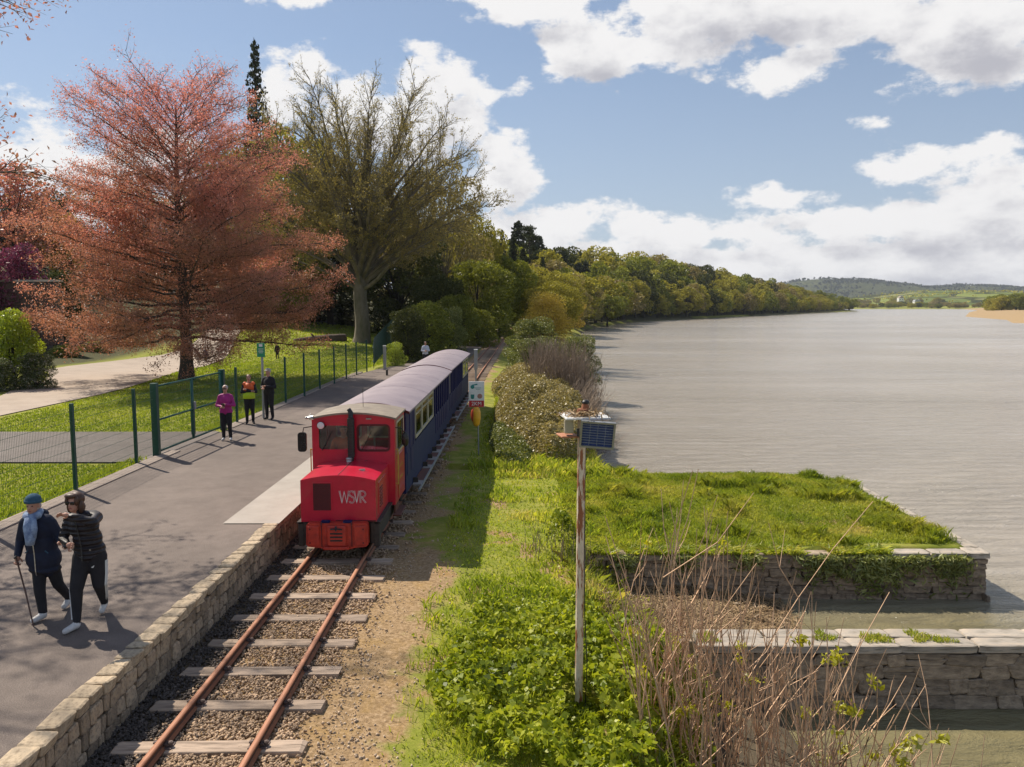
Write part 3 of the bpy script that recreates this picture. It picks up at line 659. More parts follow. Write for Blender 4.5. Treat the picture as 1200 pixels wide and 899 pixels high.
# rail fixing: iron baseplate with two coach bolts and a clip
fx = MB().box((0, 0, 0.052), (0.20, 0.13, 0.014), bev=0.003)
for sx_ in (-1, 1):
    fx.tube([(sx_ * 0.072, 0.0, 0.055), (sx_ * 0.072, 0.0, 0.105)], [0.022, 0.018], 6)
    fx.tube([(sx_ * 0.072, 0.0, 0.085), (sx_ * 0.072, 0.0, 0.100)], [0.030, 0.028], 6)
    fx.box((sx_ * 0.040, 0, 0.075), (0.045, 0.07, 0.03), bev=0.006)
fxm = take(fx.build('rail_fixing', M['iron']))
SY = []; y = 4.3
while y < 120: SY.append(y); y += 0.84
for i, y in enumerate(SY):
    o = link('sleeper', slv[i % 5], track)
    xx = float(xcs(y)) + rnd.uniform(-.03, .03)
    o.location = Vector((xx, y, -0.012 + rnd.uniform(-.006, .008))) - track.location
    o.rotation_euler = (0, rnd.uniform(-.006, .006), -math.atan2(float(xcs(y + 1) - xcs(y - 1)), 2) + rnd.uniform(-.02, .02))
    if y < 34:
        for s_ in (-1, 1):
            f_ = link('rail_fixing', fxm, o); f_.location = (s_ * 0.4835 - (xx - float(xcs(y))), 0, 0.012)
# ballast stones, real geometry
def stones(name, C, S, m_, rg, parent=None, kind='stuff', label=None, cat=None):
    n = len(C); base = np.array([(1, 0, 0), (-1, 0, 0), (0, 1, 0), (0, -1, 0), (0, 0, 1), (0, 0, -1)], dtype=float)
    q = rg.normal(size=(n, 4)); q /= np.linalg.norm(q, axis=1, keepdims=True); w, x, y_, z_ = q.T
    Rm = np.stack([1 - 2 * (y_**2 + z_**2), 2 * (x * y_ - z_ * w), 2 * (x * z_ + y_ * w), 2 * (x * y_ + z_ * w), 1 - 2 * (x**2 + z_**2), 2 * (y_ * z_ - x * w), 2 * (x * z_ - y_ * w), 2 * (y_ * z_ + x * w), 1 - 2 * (x**2 + y_**2)], 1).reshape(n, 3, 3)
    b_ = base[None] * (0.55 + 0.9 * rg.random((n, 6, 1))) * np.asarray(S).reshape(n, 1, 1)
    Vv = (np.einsum('nij,nkj->nki', Rm, b_) + C[:, None, :]).reshape(-1, 3)
    f = np.array([(0, 2, 4), (2, 1, 4), (1, 3, 4), (3, 0, 4), (2, 0, 5), (1, 2, 5), (3, 1, 5), (0, 3, 5)])
    Fv = (f[None] + (np.arange(n) * 6)[:, None, None]).reshape(-1, 3)
    o = link(name, np_mesh(name, Vv, Fv, m_), parent, kind=kind)
    if parent is not None: o.location = -wloc(parent)
    if label: o['label'] = label
    return o
def ymix(n, y0, y1):   # denser near the camera
    u = rng.random(n); return 1 / (1 / y0 + (1 / y1 - 1 / y0) * u)
n = 42000; yy = ymix(n, 5.2, 34); xo = rng.uniform(-1.16, 1.16, n)
keep = ~((np.abs(((yy - 4.3 + 0.42) % 0.84) - 0.42) < 0.13) & (np.abs(xo) < 0.95)) | (rng.random(n) < 0.02)
keep &= (np.abs(np.abs(xo) - 0.48) > 0.05)
keep &= ~((xo > 0.62) & (rng.random(n) < sst(0.6, 1.05, xo + 0.5 * (fbm(xo, yy, 1.2, 9) - 0.5)) * 0.95))
yy, xo = yy[keep], xo[keep]
C = np.stack([xcs(yy) + xo, yy, 0.012 + 0.018 * rng.random(len(yy)) + 0.02 * fbm(xo, yy, 2.0, 4)], 1)
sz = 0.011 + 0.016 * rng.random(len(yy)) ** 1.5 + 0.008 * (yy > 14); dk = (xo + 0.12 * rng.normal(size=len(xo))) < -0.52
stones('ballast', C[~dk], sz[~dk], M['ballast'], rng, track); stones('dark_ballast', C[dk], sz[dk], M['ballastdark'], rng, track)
n = 7000; yy = ymix(n, 5.0, 24); xs_ = -2.0 + np.abs(rng.normal(0, 0.75, n)); dd = fbm(xs_, yy, 1.1, 21)
keep = (xs_ < 1.3) & (rng.random(n) < np.clip(sst(0.38, 0.62, dd) + (xs_ < -1.7) * 0.7, 0, 1)); yy, xs_ = yy[keep], xs_[keep]
C = np.stack([xs_, yy, ground_z(xs_, yy) + 0.004], 1)
stones('loose_gravel', C, 0.005 + 0.020 * rng.random(len(yy)) ** 4, M['gravelbits'], rng)

# ------------------------------------------------------------------ stone pieces
def stone_variants(name, m_, k=8, irr=0.10):
    out = []
    for i in range(k):
        b_ = MB().box((0, 0, 0), (1, 1, 1), bev=0.09)
        o = b_.build(name, m_); me_ = o.data; bpy.data.objects.remove(o)
        cr = {}
        for v_ in me_.vertices:
            key = (v_.co.x > 0, v_.co.y > 0, v_.co.z > 0)
            if key not in cr: cr[key] = Vector((rnd.uniform(-irr, irr), rnd.uniform(-irr, irr) * 0.7, rnd.uniform(-irr, irr)))
            v_.co += cr[key]
        out.append(me_)
    return out
def rubble(root, stones_, org, u, nrm, length, z0, z1, rows, wmin, wmax, depth, name='stone', gap=0.012, limit=290):
    """courses of separate stones on a wall face; org = lower corner, u = along, nrm = outwards"""
    u = Vector(u).normalized(); nrm = Vector(nrm).normalized(); H_ = z1 - z0; cnt = 0
    rot = Matrix((u, nrm, Vector((0, 0, 1)))).transposed().to_euler()
    hs = [rnd.uniform(0.8, 1.25) for _ in range(rows)]; s_ = sum(hs); hs = [h * H_ / s_ for h in hs]; z = z0
    for r_ in range(rows):
        t = -rnd.uniform(0, wmin)
        while t < length and cnt < limit:
            w = rnd.uniform(wmin, wmax); h = hs[r_]
            if t + w > length: w = max(length - t, 0.08)
            split = rnd.random() < 0.18 and h > 0.1
            for q in range(2 if split else 1):
                hh = h / (2 if split else 1)
                o = link(name, stones_[rnd.randrange(len(stones_))], root)
                ctr = Vector(org) + u * (t + w / 2) + nrm * (rnd.uniform(-0.006, 0.012)); ctr.z = z + hh * (q + 0.5)
                o.location = ctr - wloc(root)
                o.scale = (w - gap, depth, (hh - gap)); o.rotation_euler = rot
                o.rotation_euler.rotate_axis('Y', rnd.uniform(-0.05, 0.05)); cnt += 1
            t += w
        z += hs[r_]
    return cnt
sv = stone_variants('stone', M['stone'], 9, 0.10); cvn = stone_variants('cap_stone', M['capstone'], 6, 0.085)
pw = thing('stone_platform_wall', 'low sandy rubble stone wall with cap stones along the platform edge beside the track', 'wall', (-4.3, 5, 0))
b_ = MB(); b_.box((-4.36, 23, 0.26), (0.22, 38, 0.56)); b_.build('wall_core', M['mortar'], pw)
rubble(pw, sv, (-4.235, 4.6, 0), (0, 1, 0), (1, 0, 0), 12.6, -0.03, 0.50, 3, 0.11, 0.27, 0.10)
y = 4.4
while y < 41:
    w = rnd.uniform(0.16, 0.34)
    if y + w > 13.9 and y < 13.9: w = 13.9 - y + 0.005
    o = link('cap_stone', cvn[rnd.randrange(6)], pw); hgt = rnd.uniform(0.105, 0.125)
    o.location = Vector((-4.29 + rnd.uniform(-.012, .012) , y + w / 2, 0.56 if y < 13.9 else 0.535)) - wloc(pw); o.scale = (0.235 + rnd.uniform(-.03, .03), w - 0.012, hgt * (1 if y < 13.9 else 0.8)); o.rotation_euler = (0, 0, rnd.uniform(-.04, .04))
    y += w
# quay walls
qv = stone_variants('stone', M['quay'], 9, 0.13); qc = stone_variants('coping_stone', M['quaycap'], 5, 0.03)
q1 = thing('pier_wall', 'rough dark stone quay wall holding up the grassy pier', 'wall', (5, PIER_Y0, WZ))
b_ = MB(); b_.box((5.2, PIER_Y0 + 0.01, -1.2), (8.0, 0.36, 1.66)); b_.box((PIER_X - 0.14, 18.4, -1.2), (0.30, 6.0, 1.66)); b_.box((6.2, PIER_Y1 + 0.05, -1.2), (6.2, 0.34, 1.5)); b_.build('wall_core', M['quaymortar'], q1)
rubble(q1, qv, (1.15, PIER_Y0 - 0.18, -1.3), (1, 0, 0), (0, -1, 0), 8.12, -1.62, -0.44, 7, 0.16, 0.46, 0.10, gap=0.004, limit=250)
rubble(q1, qv, (PIER_X + 0.0, PIER_Y0 - 0.22, -1.3), (0, 1, 0), (1, 0, 0), 6.2, -1.62, -0.44, 5, 0.25, 0.6, 0.10, gap=0.005, limit=45)
x = 1.2
while x < 9.2:
    w = min(rnd.uniform(0.45, 0.85), 9.34 - x)
    o = link('coping_stone', qc[rnd.randrange(5)] if x > 6.9 else qv[rnd.randrange(9)], q1); o.location = Vector((x + w / 2, PIER_Y0 - 0.04, -0.375 - (0.02 if x < 6.9 else 0))) - q1.location; o.scale = (w - 0.012, 0.42, 0.12); x += w
y = PIER_Y0 + 0.18
while y < PIER_Y1:
    w = rnd.uniform(0.5, 0.9); o = link('coping_stone', qc[rnd.randrange(5)], q1); o.location = Vector((PIER_X - 0.09, y + w / 2, -0.375)) - q1.location; o.scale = (0.42, w - 0.012, 0.12); y += w
q2 = thing('quay_wall', 'grey stone slipway wall with broad pale coping nearest the camera at lower right', 'wall', (6, SW_Y0, WZ))
b_ = MB(); b_.box((6.15, (SW_Y0 + SW_Y1) / 2, -1.2), (SW_X1 - SW_X0, 0.42, 1.56)); b_.build('wall_core', M['quaymortar'], q2)
rubble(q2, qv, (SW_X0, SW_Y0 + 0.06, -1.3), (1, 0, 0), (0, -1, 0), 6.9, -1.7, -0.43, 6, 0.24, 0.62, 0.10, gap=0.003, limit=140)
rubble(q2, qv, (SW_X0, SW_Y1 - 0.06, -1.3), (1, 0, 0), (0, 1, 0), 6.9, -1.7, -0.43, 5, 0.3, 0.62, 0.10, gap=0.008, limit=90)
x = SW_X0
while x < SW_X1:
    w = rnd.uniform(0.6, 1.15)
    for yy_ in (0, 1):
        o = link('coping_stone', qc[rnd.randrange(5)], q2); o.location = Vector((x + w / 2, SW_Y0 + 0.12 + yy_ * 0.31 + 0.03, -0.365 + rnd.uniform(-.005, .005))) - q2.location; o.scale = (w - 0.006, 0.308, 0.12)
    x += w
# ------------------------------------------------------------------ the locomotive (local: x across, y back from the nose, z up from ballast)
def arch_poly(hw, z0, zs, zc, n=10):
    """section with an arched top: half width, base, spring height, crown height"""
    pts = [(-hw, z0), (hw, z0)]
    for i in range(n + 1):
        t = i / n; x = hw - 2 * hw * t; pts.append((x, zs + (zc - zs) * (1 - (x / hw) ** 2)))
    return pts
def rrect(cx, cz, w, h, r, n=4):
    pts = []
    for qx, qz, a0 in ((1, 1, 0), (-1, 1, 90), (-1, -1, 180), (1, -1, 270)):
        for i in range(n + 1):
            a = R(a0 + 90 * i / n); pts.append((cx + qx * (w / 2 - r) + math.cos(a) * r, cz + qz * (h / 2 - r) + math.sin(a) * r))
    return pts
def ring(mb, outer, inner, d0, d1, axis='y'):
    """frame between two outlines with equal point counts"""
    n = len(outer)
    mk = (lambda a, b, d: (a, d, b)) if axis == 'y' else (lambda a, b, d: (d, a, b))
    vs = [mk(a, b, d0) for a, b in outer] + [mk(a, b, d0) for a, b in inner] + [mk(a, b, d1) for a, b in outer] + [mk(a, b, d1) for a, b in inner]
    fs = []
    for i in range(n):
        j = (i + 1) % n
        fs += [(i, j, n + j, n + i), (2 * n + j, 2 * n + i, 3 * n + i, 3 * n + j), (i, 2 * n + i, 2 * n + j, j), (n + i, n + j, 3 * n + j, 3 * n + i)]
    return mb.quadmesh(vs, fs)
def panel_with_holes(mb, outline, holes, d0, d1):
    """outline and rounded holes bridged into one sheet with thickness, via bmesh triangle fill"""
    import bmesh
    bm = bmesh.new()
    loops = [outline] + holes; edges = []
    for lp in loops:
        vs = [bm.verts.new((a, d0, b)) for a, b in lp]
        for i in range(len(vs)): edges.append(bm.edges.new((vs[i], vs[(i + 1) % len(vs)])))
    bmesh.ops.triangle_fill(bm, use_beauty=True, use_dissolve=False, edges=edges)
    bm.verts.index_update(); vs = [v.co.copy() for v in bm.verts]; fs = [tuple(v.index for v in f.verts) for f in bm.faces]; bm.free()
    n = len(vs)
    mb.quadmesh(vs + [Vector((v.x, d1, v.z)) for v in vs], fs + [tuple(i + n for i in reversed(f)) for f in fs])
    o = 0
    allv = []
    for lp in loops:
        k = len(lp); V2 = [(a, d0, b) for a, b in lp] + [(a, d1, b) for a, b in lp]
        mb.quadmesh(V2, [(i, (i + 1) % k, k + (i + 1) % k, k + i) for i in range(k)])
    return mb

loco = thing('diesel_locomotive', 'red narrow gauge diesel locomotive with orange buffer beam leading the train on the track', 'locomotive')
HB = 0.655                                              # bonnet half width
m_ = MB(); m_.prism(arch_poly(HB, 0.72, 1.455, 1.545, 14), 0.0, 1.42)
bon = m_.build('bonnet', M['red'], loco, autos=35)
# seam strips and side doors of the bonnet
for s_ in (-1, 1):
    q = MB().box((s_ * (HB + 0.004), 0.72, 1.08), (0.012, 0.92, 0.56), bev=0.004); dr = q.build('side_door', M['red'], bon)
    q = MB()
    for k in range(7): q.box((s_ * (HB + 0.014), 0.5, 0.90 + k * 0.055), (0.012, 0.30, 0.022), bev=0.003)
    q.build('louvre', M['darkred'], bon)
# recessed radiator grille: frame and slats standing on the bonnet front
q = MB(); ring(q, rrect(-0.28, 1.165, 0.35, 0.52, 0.015), rrect(-0.28, 1.165, 0.31, 0.48, 0.01), -0.012, 0.0); q.build('grille_frame', M['red'], bon)
q = MB(); q.box((-0.28, -0.004, 1.165), (0.31, 0.006, 0.48))
for k in range(15): q.box((-0.28, -0.009, 0.94 + k * 0.032), (0.31, 0.008, 0.012))
q.build('radiator_grille', M['darkred'], bon)
# lettering W S V R drawn with doubled strokes
def stroke(mb, pts, w, yb, d=0.006):
    for a, b in zip(pts[:-1], pts[1:]):
        a, b = Vector((a[0], 0, a[1])), Vector((b[0], 0, b[1])); dirv = (b - a); L = dirv.length
        if L < 1e-5: continue
        ang = math.atan2(dirv.z, dirv.x); mid = (a + b) / 2
        mb.box((mid.x, yb, mid.z), (L + w, d, w), rot=Matrix.Rotation(-ang, 3, 'Y'))
def offset_poly(pts, d):
    out = []
    for i, p_ in enumerate(pts):
        a = Vector(pts[max(i - 1, 0)]); b = Vector(pts[min(i + 1, len(pts) - 1)]); t = (b - a).normalized(); out.append((p_[0] - t.y * d, p_[1] + t.x * d))
    return out
def arcp(cx, cz, r, a0, a1, n=8): return [(cx + r * math.cos(R(a0 + (a1 - a0) * i / n)), cz + r * math.sin(R(a0 + (a1 - a0) * i / n))) for i in range(n + 1)]
W_ = [(0, 1), (0.14, 0), (0.28, 0.95), (0.42, 0), (0.56, 1)]
S_ = [(0.72 + (x_ - 0.72) * 0.62, z_) for x_, z_ in arcp(0.72, 0.76, 0.22, 20, 270, 9) + arcp(0.72, 0.25, 0.25, 90, -150, 10)]
V_ = [(0.88, 1), (1.02, 0.0), (1.16, 1)]
R_ = [(1.24, 0), (1.24, 1)] + [(1.24 + (x_ - 1.38) * 0.8 + 0.11, z_) for x_, z_ in arcp(1.38, 0.74, 0.25, 85, -90, 8)] + [(1.30, 0.49), (1.56, 0)]
m_ = MB()
for L_ in (W_, S_, V_, R_):
    L_ = [(a * 0.292 + 0.025, b * 0.21 + 1.06) for a, b in L_]
    stroke(m_, offset_poly(L_, 0.009), 0.0055, -0.004); stroke(m_, offset_poly(L_, -0.009), 0.0055, -0.0045)
lt = m_.build('lettering', M['white'], bon); lt['label'] = 'thin white double line letters W S V R'
m_ = MB()
for k in range(9): m_.ellip((-0.62, -0.002, 0.78 + k * 0.085), (0.008, 0.005, 0.008), 6, 4); m_.ellip((0.62, -0.002, 0.78 + k * 0.085), (0.008, 0.005, 0.008), 6, 4)
for k in range(14): m_.ellip((-0.57 + k * 0.088, -0.002, 0.765), (0.008, 0.005, 0.008), 6, 4)
for s_ in (-1, 1):
    for k in range(12): m_.ellip((s_ * (HB + 0.001), 0.06 + k * 0.115, 0.76), (0.005, 0.008, 0.008), 6, 4)
m_.build('rivets', M['red'], bon, kind='stuff')
m_ = MB(); m_.box((0.0, 0.71, 1.548), (0.012, 1.36, 0.006)); m_.build('bonnet_hinge', M['darkred'], bon)
m_ = MB(); m_.box((0.30, -0.004, 0.735), (0.7, 0.006, 0.03), bev=0.002); m_.build('bonnet_sill', M['darkred'], bon)
# filler cap, small lamp, on the bonnet
m_ = MB(); m_.tube([(0.10 - 0.15, 1.22, 1.52), (0.10 - 0.15, 1.22, 1.585)], [0.055, 0.05], 12); m_.ellip((-0.05, 1.22, 1.60), (0.062, 0.062, 0.035)); m_.build('filler_cap', M['chrome'], bon, smooth=True)
m_ = MB(); m_.tube([(0.34, 0.52, 1.50), (0.34, 0.52, 1.535)], 0.035, 10); m_.box((0.33, 0.50, 1.545), (0.11, 0.035, 0.02), rot=0.5, bev=0.004); m_.build('bonnet_latch', M['chrome'], bon)
m_ = MB(); m_.box((0.24, 1.36, 1.525), (0.07, 0.035, 0.02), rot=0.3); m_.build('wiper_motor', M['black'], bon)
# underframe and buffer beam
m_ = MB()
for s_ in (-1, 1):
    m_.box((s_ * 0.60, 1.4, 0.52), (0.10, 2.78, 0.38), bev=0.01); m_.box((s_ * 0.66, 1.4, 0.70), (0.14, 2.8, 0.03)); m_.box((s_ * 0.66, 0.08, 0.50), (0.10, 0.16, 0.44), bev=0.01)
m_.box((0, 1.4, 0.66), (1.2, 2.7, 0.10)); m_.box((0, 1.4, 0.5), (0.9, 2.0, 0.25)); fr_ = m_.build('underframe', M['frame'], loco)
m_ = MB(); out = [(-0.53, 0.70), (-0.535, 0.36)] + [(-0.50, 0.32), (-0.30, 0.30), (-0.17, 0.262), (0.17, 0.262), (0.30, 0.30), (0.50, 0.32)] + [(0.535, 0.36), (0.53, 0.70), (0.50, 0.735), (-0.50, 0.735)]
m_.prism(out, -0.16, 0.0); bb = m_.build('buffer_beam', M['orange'], loco, autos=30)
m_ = MB(); m_.box((0, -0.185, 0.52), (0.34, 0.06, 0.36), bev=0.02); m_.box((-0.40, -0.175, 0.52), (0.20, 0.035, 0.34), bev=0.01); m_.box((0.40, -0.175, 0.52), (0.20, 0.035, 0.34), bev=0.01)
m_.box((0, -0.20, 0.315), (0.44, 0.12, 0.05), bev=0.01); m_.build('buffer_plate', M['orange'], bb)
m_ = MB()
for k in range(3): m_.box((0.0, -0.217, 0.445 + k * 0.062), (0.215, 0.012, 0.028), bev=0.003)
m_.tube([(-0.10, -0.22, 0.645), (-0.04, -0.25, 0.66), (0.05, -0.25, 0.66), (0.10, -0.22, 0.64)], 0.014, 6); m_.tube([(0, -0.22, 0.70), (0, -0.25, 0.62)], 0.016, 6)
m_.build('coupling_slots', M['black'], bb)
for s_ in (-0.2, 0.18):
    m_ = MB().box((s_, -0.11, 0.757), (0.15, 0.09, 0.04), bev=0.008); m_.build('beam_bracket', M['blue'], bb)
m_ = MB()
for s_ in (-0.26, 0.26):
    m_.box((s_, -0.18, 0.52), (0.012, 0.012, 0.38)); m_.tube([(s_, -0.18, 0.76), (s_, -0.20, 0.72)], 0.015, 6)
for s_ in (-0.46, 0.46):
    for h_ in (0.40, 0.64): m_.ellip((s_, -0.195, h_), (0.016, 0.01, 0.016), 6, 4)
m_.build('beam_bolt', M['darkred'], bb)
# wheels
for y_ in (0.75, 2.05):
    for s_ in (-1, 1):
        m_ = MB(); m_.tube([(s_ * 0.45, y_, 0.15 + 0.23), (s_ * 0.51, y_, 0.15 + 0.23)], 0.23, 20); m_.tube([(s_ * 0.43, y_, 0.38), (s_ * 0.45, y_, 0.38)], 0.25, 20); m_.build('wheel', M['frame'], loco)
# cab: sheet sides with real window openings
cy0, cy1, HW = 1.42, 2.74, 0.79; zf = 0.66; zs, zc = 2.33, 2.42
wl, wr = rrect(-0.375, 1.975, 0.60, 0.50, 0.07), rrect(0.385, 1.965, 0.60, 0.49, 0.07)
m_ = MB(); panel_with_holes(m_, arch_poly(HW, zf, zs, zc, 12), [wl, wr], cy0, cy0 + 0.03); cf = m_.build('cab_front', M['red'], loco)
for w_, c_ in ((rrect(-0.375, 1.975, 0.60, 0.50, 0.07), -0.375), (rrect(0.385, 1.965, 0.60, 0.49, 0.07), 0.385)):
    cz_ = 1.975 if c_ < 0 else 1.965
    fo = rrect(c_, cz_, 0.635, 0.53, 0.085); fi = rrect(c_, cz_, 0.565, 0.46, 0.06); q = MB(); ring(q, fo, fi, cy0 - 0.012, cy0 + 0.002); wf = q.build('front_window', M['darkred'] if c_ > 0 else M['red'], cf)
    q = MB(); q.prism(rrect(c_, cz_, 0.60, 0.50, 0.07), cy0 + 0.012, cy0 + 0.018); q.build('pane', M['glass'], wf)
m_ = MB(); panel_with_holes(m_, arch_poly(HW, zf, zs, zc, 12), [rrect(-0.35, 2.0, 0.50, 0.44, 0.05), rrect(0.30, 1.98, 0.50, 0.42, 0.12)], cy1 - 0.03, cy1); cr_ = m_.build('cab_back', M['red'], loco)
q = MB()
for c_ in (-0.35, 0.30): ring(q, rrect(c_, 1.99, 0.53, 0.47, 0.06), rrect(c_, 1.99, 0.48, 0.41, 0.05), cy1 - 0.045, cy1 - 0.03)
q.build('back_window_frame', M['cream'], cr_)
for s_ in (-1, 1):
    m_ = MB()
    # side sheet with door opening window
    yA, yB = cy0 + 0.03, cy1 - 0.03
    def side(a0, a1, z0_, z1_, t=0.03, x_=HW - 0.015): m_.box((s_ * x_, (a0 + a1) / 2, (z0_ + z1_) / 2), (t, a1 - a0, z1_ - z0_))
    side(yA, yA + 0.18, zf, zs); side(yB - 0.14, yB, zf, zs); side(yA + 0.18, yB - 0.14, zf, 1.62); side(yA + 0.18, yB - 0.14, 2.24, zs)
    sd = m_.build('cab_side', M['red'], loco)
    q = MB(); ym = (yA + yB) / 2 + 0.02
    ring(q, rrect(ym, 1.93, 0.98, 0.66, 0.03), rrect(ym, 1.93, 0.88, 0.56, 0.05), s_ * (HW + 0.001), s_ * (HW + 0.013), 'x')
    q.build('side_window_frame', M['cream'], sd)
    q = MB(); q.box((s_ * (HW - 0.012), ym, 1.93), (0.006, 0.96, 0.64)); q.box((s_ * (HW + 0.004), ym - 0.02, 1.93), (0.012, 0.03, 0.6)); q.build('pane', M['glass'], sd)
    q = MB().box((s_ * (HW + 0.006), ym + 0.02, 1.14), (0.014, 0.66, 0.86), bev=0.005); cd = q.build('cab_door', M['red'], loco)
    q = MB().box((s_ * (HW + 0.018), ym + 0.02, 1.62), (0.012, 0.70, 0.012)); q.box((s_ * (HW + 0.018), ym - 0.32, 1.2), (0.010, 0.008, 0.85)); q.build('door_beading', M['gold'], cd)
    q = MB(); q.tube([(s_ * (HW + 0.045), cy0 + 0.06, 1.05), (s_ * (HW + 0.045), cy0 + 0.06, 1.75)], 0.012, 8); q.box((s_ * (HW + 0.02), cy0 + 0.06, 1.07), (0.05, 0.02, 0.02)); q.box((s_ * (HW + 0.02), cy0 + 0.06, 1.73), (0.05, 0.02, 0.02)); q.build('grab_rail', M['gold'], sd)
    q = MB()
    for k in range(5): q.box((s_ * (HW + 0.016), ym - 0.22 + k * 0.11, 1.30 + 0.02 * (k % 2)), (0.004, 0.035, 0.06)); 
    for k in range(4): q.box((s_ * (HW + 0.016), ym - 0.16 + k * 0.11, 1.08), (0.006, 0.05, 0.05))
    q.build('side_lettering', M['gold'], cd)
    q = MB().box((s_ * 0.78, 2.0, 0.40), (0.16, 0.8, 0.03), bev=0.006); q.box((s_ * 0.72, 2.0, 0.55), (0.03, 0.5, 0.3)); q.build('cab_step', M['plank'], loco)
# floor, dash and seat inside
m_ = MB(); m_.box((0, 2.08, 0.70), (1.5, 1.24, 0.04)); m_.box((0, 1.53, 1.40), (1.46, 0.16, 0.16), bev=0.02); m_.box((0.36, 2.4, 1.15), (0.5, 0.3, 0.85), bev=0.02); m_.box((0, 2.69, 1.2), (1.46, 0.02, 1.0)); m_.build('cab_interior', M['interior'], loco)
m_ = MB(); m_.tube([(0.30, 2.0, 1.5), (0.30, 2.0, 1.9)], 0.02, 6); m_.tube([(0.10, 1.56, 1.48), (0.10, 1.58, 1.82)], 0.018, 6); m_.box((0.35, 1.56, 1.55), (0.3, 0.06, 0.14), bev=0.01); m_.build('control_lever', M['chrome'], loco)
# arched cab roof with overhang
def roof(mb, hw, zs_, zc_, t, y0, y1, n=16, ny_=1):
    vs = []; fs = []
    for j in range(ny_ + 1):
        yy_ = y0 + (y1 - y0) * j / ny_
        for k, dz in ((0, 0), (1, -t)):
            for i in range(n + 1):
                x = -hw + 2 * hw * i / n; vs.append((x, yy_, zs_ + (zc_ - zs_) * (1 - (x / hw) ** 2) + dz))
    w = 2 * (n + 1)
    for j in range(ny_):
        a = j * w; b = a + w
        for i in range(n):
            fs += [(a + i, a + i + 1, b + i + 1, b + i), (a + n + 1 + i + 1, a + n + 1 + i, b + n + 1 + i, b + n + 1 + i + 1)]
        fs += [(a, b, b + n + 1, a + n + 1), (a + n, a + 2 * n + 1, b + 2 * n + 1, b + n)]
    for a, fl in ((0, 0), (ny_ * w, 1)):
        for i in range(n):
            f = (a + i, a + n + 1 + i, a + n + 2 + i, a + i + 1); fs.append(f[::-1] if fl else f)
    return mb.quadmesh(vs, fs)
m_ = MB(); roof(m_, HW + 0.03, zs + 0.025, zc + 0.045, 0.035, cy0 - 0.06, cy1 + 0.04); m_.build('cab_roof', M['cabroof'], loco, autos=40)
m_ = MB(); m_.tube([(-0.02, 1.30, 1.62), (-0.02, 1.30, 2.36)], [0.065, 0.068], 12); m_.tube([(-0.02, 1.30, 1.55), (-0.02, 1.30, 1.63)], [0.045, 0.045], 10); m_.tube([(-0.02, 1.30, 2.36), (-0.02, 1.31, 2.47), (-0.06, 1.33, 2.53)], [0.05, 0.045, 0.04], 10)
for k in range(12): m_.tube([(-0.02, 1.30, 1.68 + k * 0.055), (-0.02, 1.30, 1.695 + k * 0.055)], 0.073, 12)
m_.build('exhaust_stack', M['black'], loco, autos=40)
m_ = MB(); m_.tube([(-0.60, 1.34, 2.215), (-0.60, 1.41, 2.215)], [0.075, 0.06], 14); hl = m_.build('headlight', M['black'], loco)
m_ = MB(); m_.ellip((-0.60, 1.335, 2.215), (0.068, 0.02, 0.068)); m_.build('lens', M['white'], hl, smooth=True)
m_ = MB(); m_.box((0.30, 1.40, 2.335), (0.10, 0.03, 0.025), bev=0.004); m_.build('roof_lamp', M['chrome'], loco)
m_ = MB(); m_.tube([(-0.80, 1.50, 2.30), (-0.88, 1.42, 2.36), (-0.82, 1.50, 2.42)], 0.012, 6); m_.tube([(-0.86, 1.36, 2.36), (-0.74, 1.36, 2.37)], [0.02, 0.045], 10); m_.ellip((-0.87, 1.36, 2.36), (0.03, 0.035, 0.03)); m_.build('air_horn', M['chrome'], loco, autos=30)
m_ = MB(); m_.tube([(-0.80, 1.45, 2.18), (-0.93, 1.36, 2.17), (-0.95, 1.34, 2.05)], 0.010, 6); m_.prism(rrect(-0.955, 1.90, 0.165, 0.37, 0.05), 1.31, 1.36); mi_ = m_.build('rear_view_mirror', M['mirror'], loco, autos=30)
m_ = MB(); m_.prism(rrect(-0.955, 1.90, 0.14, 0.34, 0.045), 1.3605, 1.364); m_.build('mirror_glass', M['chrome'], mi_)
m_ = MB(); m_.tube([(0.80, 1.45, 2.16), (0.93, 1.40, 2.15), (0.95, 1.62, 2.02)], 0.010, 6); m_.ellip((0.955, 1.66, 1.90), (0.07, 0.03, 0.15), 12, 8); m_.build('rear_view_mirror', M['mirror'], loco, smooth=True)
m_ = MB(); m_.tube([(0.05, 2.2, 2.46), (0.05, 2.2, 2.85)], 0.005, 5); m_.build('aerial', M['black'], loco)
m_ = MB()
m_.tube([(-0.60, cy0 - 0.02, 1.72), (-0.40, cy0 - 0.025, 2.10)], 0.006, 5); m_.build('wiper_arm', M['black'], loco); m_ = MB(); m_.tube([(0.16, cy0 - 0.02, 1.72), (0.34, cy0 - 0.025, 2.08)], 0.006, 5); m_.build('wiper_arm', M['black'], loco)
ang = 0.0
loco.location = (-3.03, 13.62, 0)

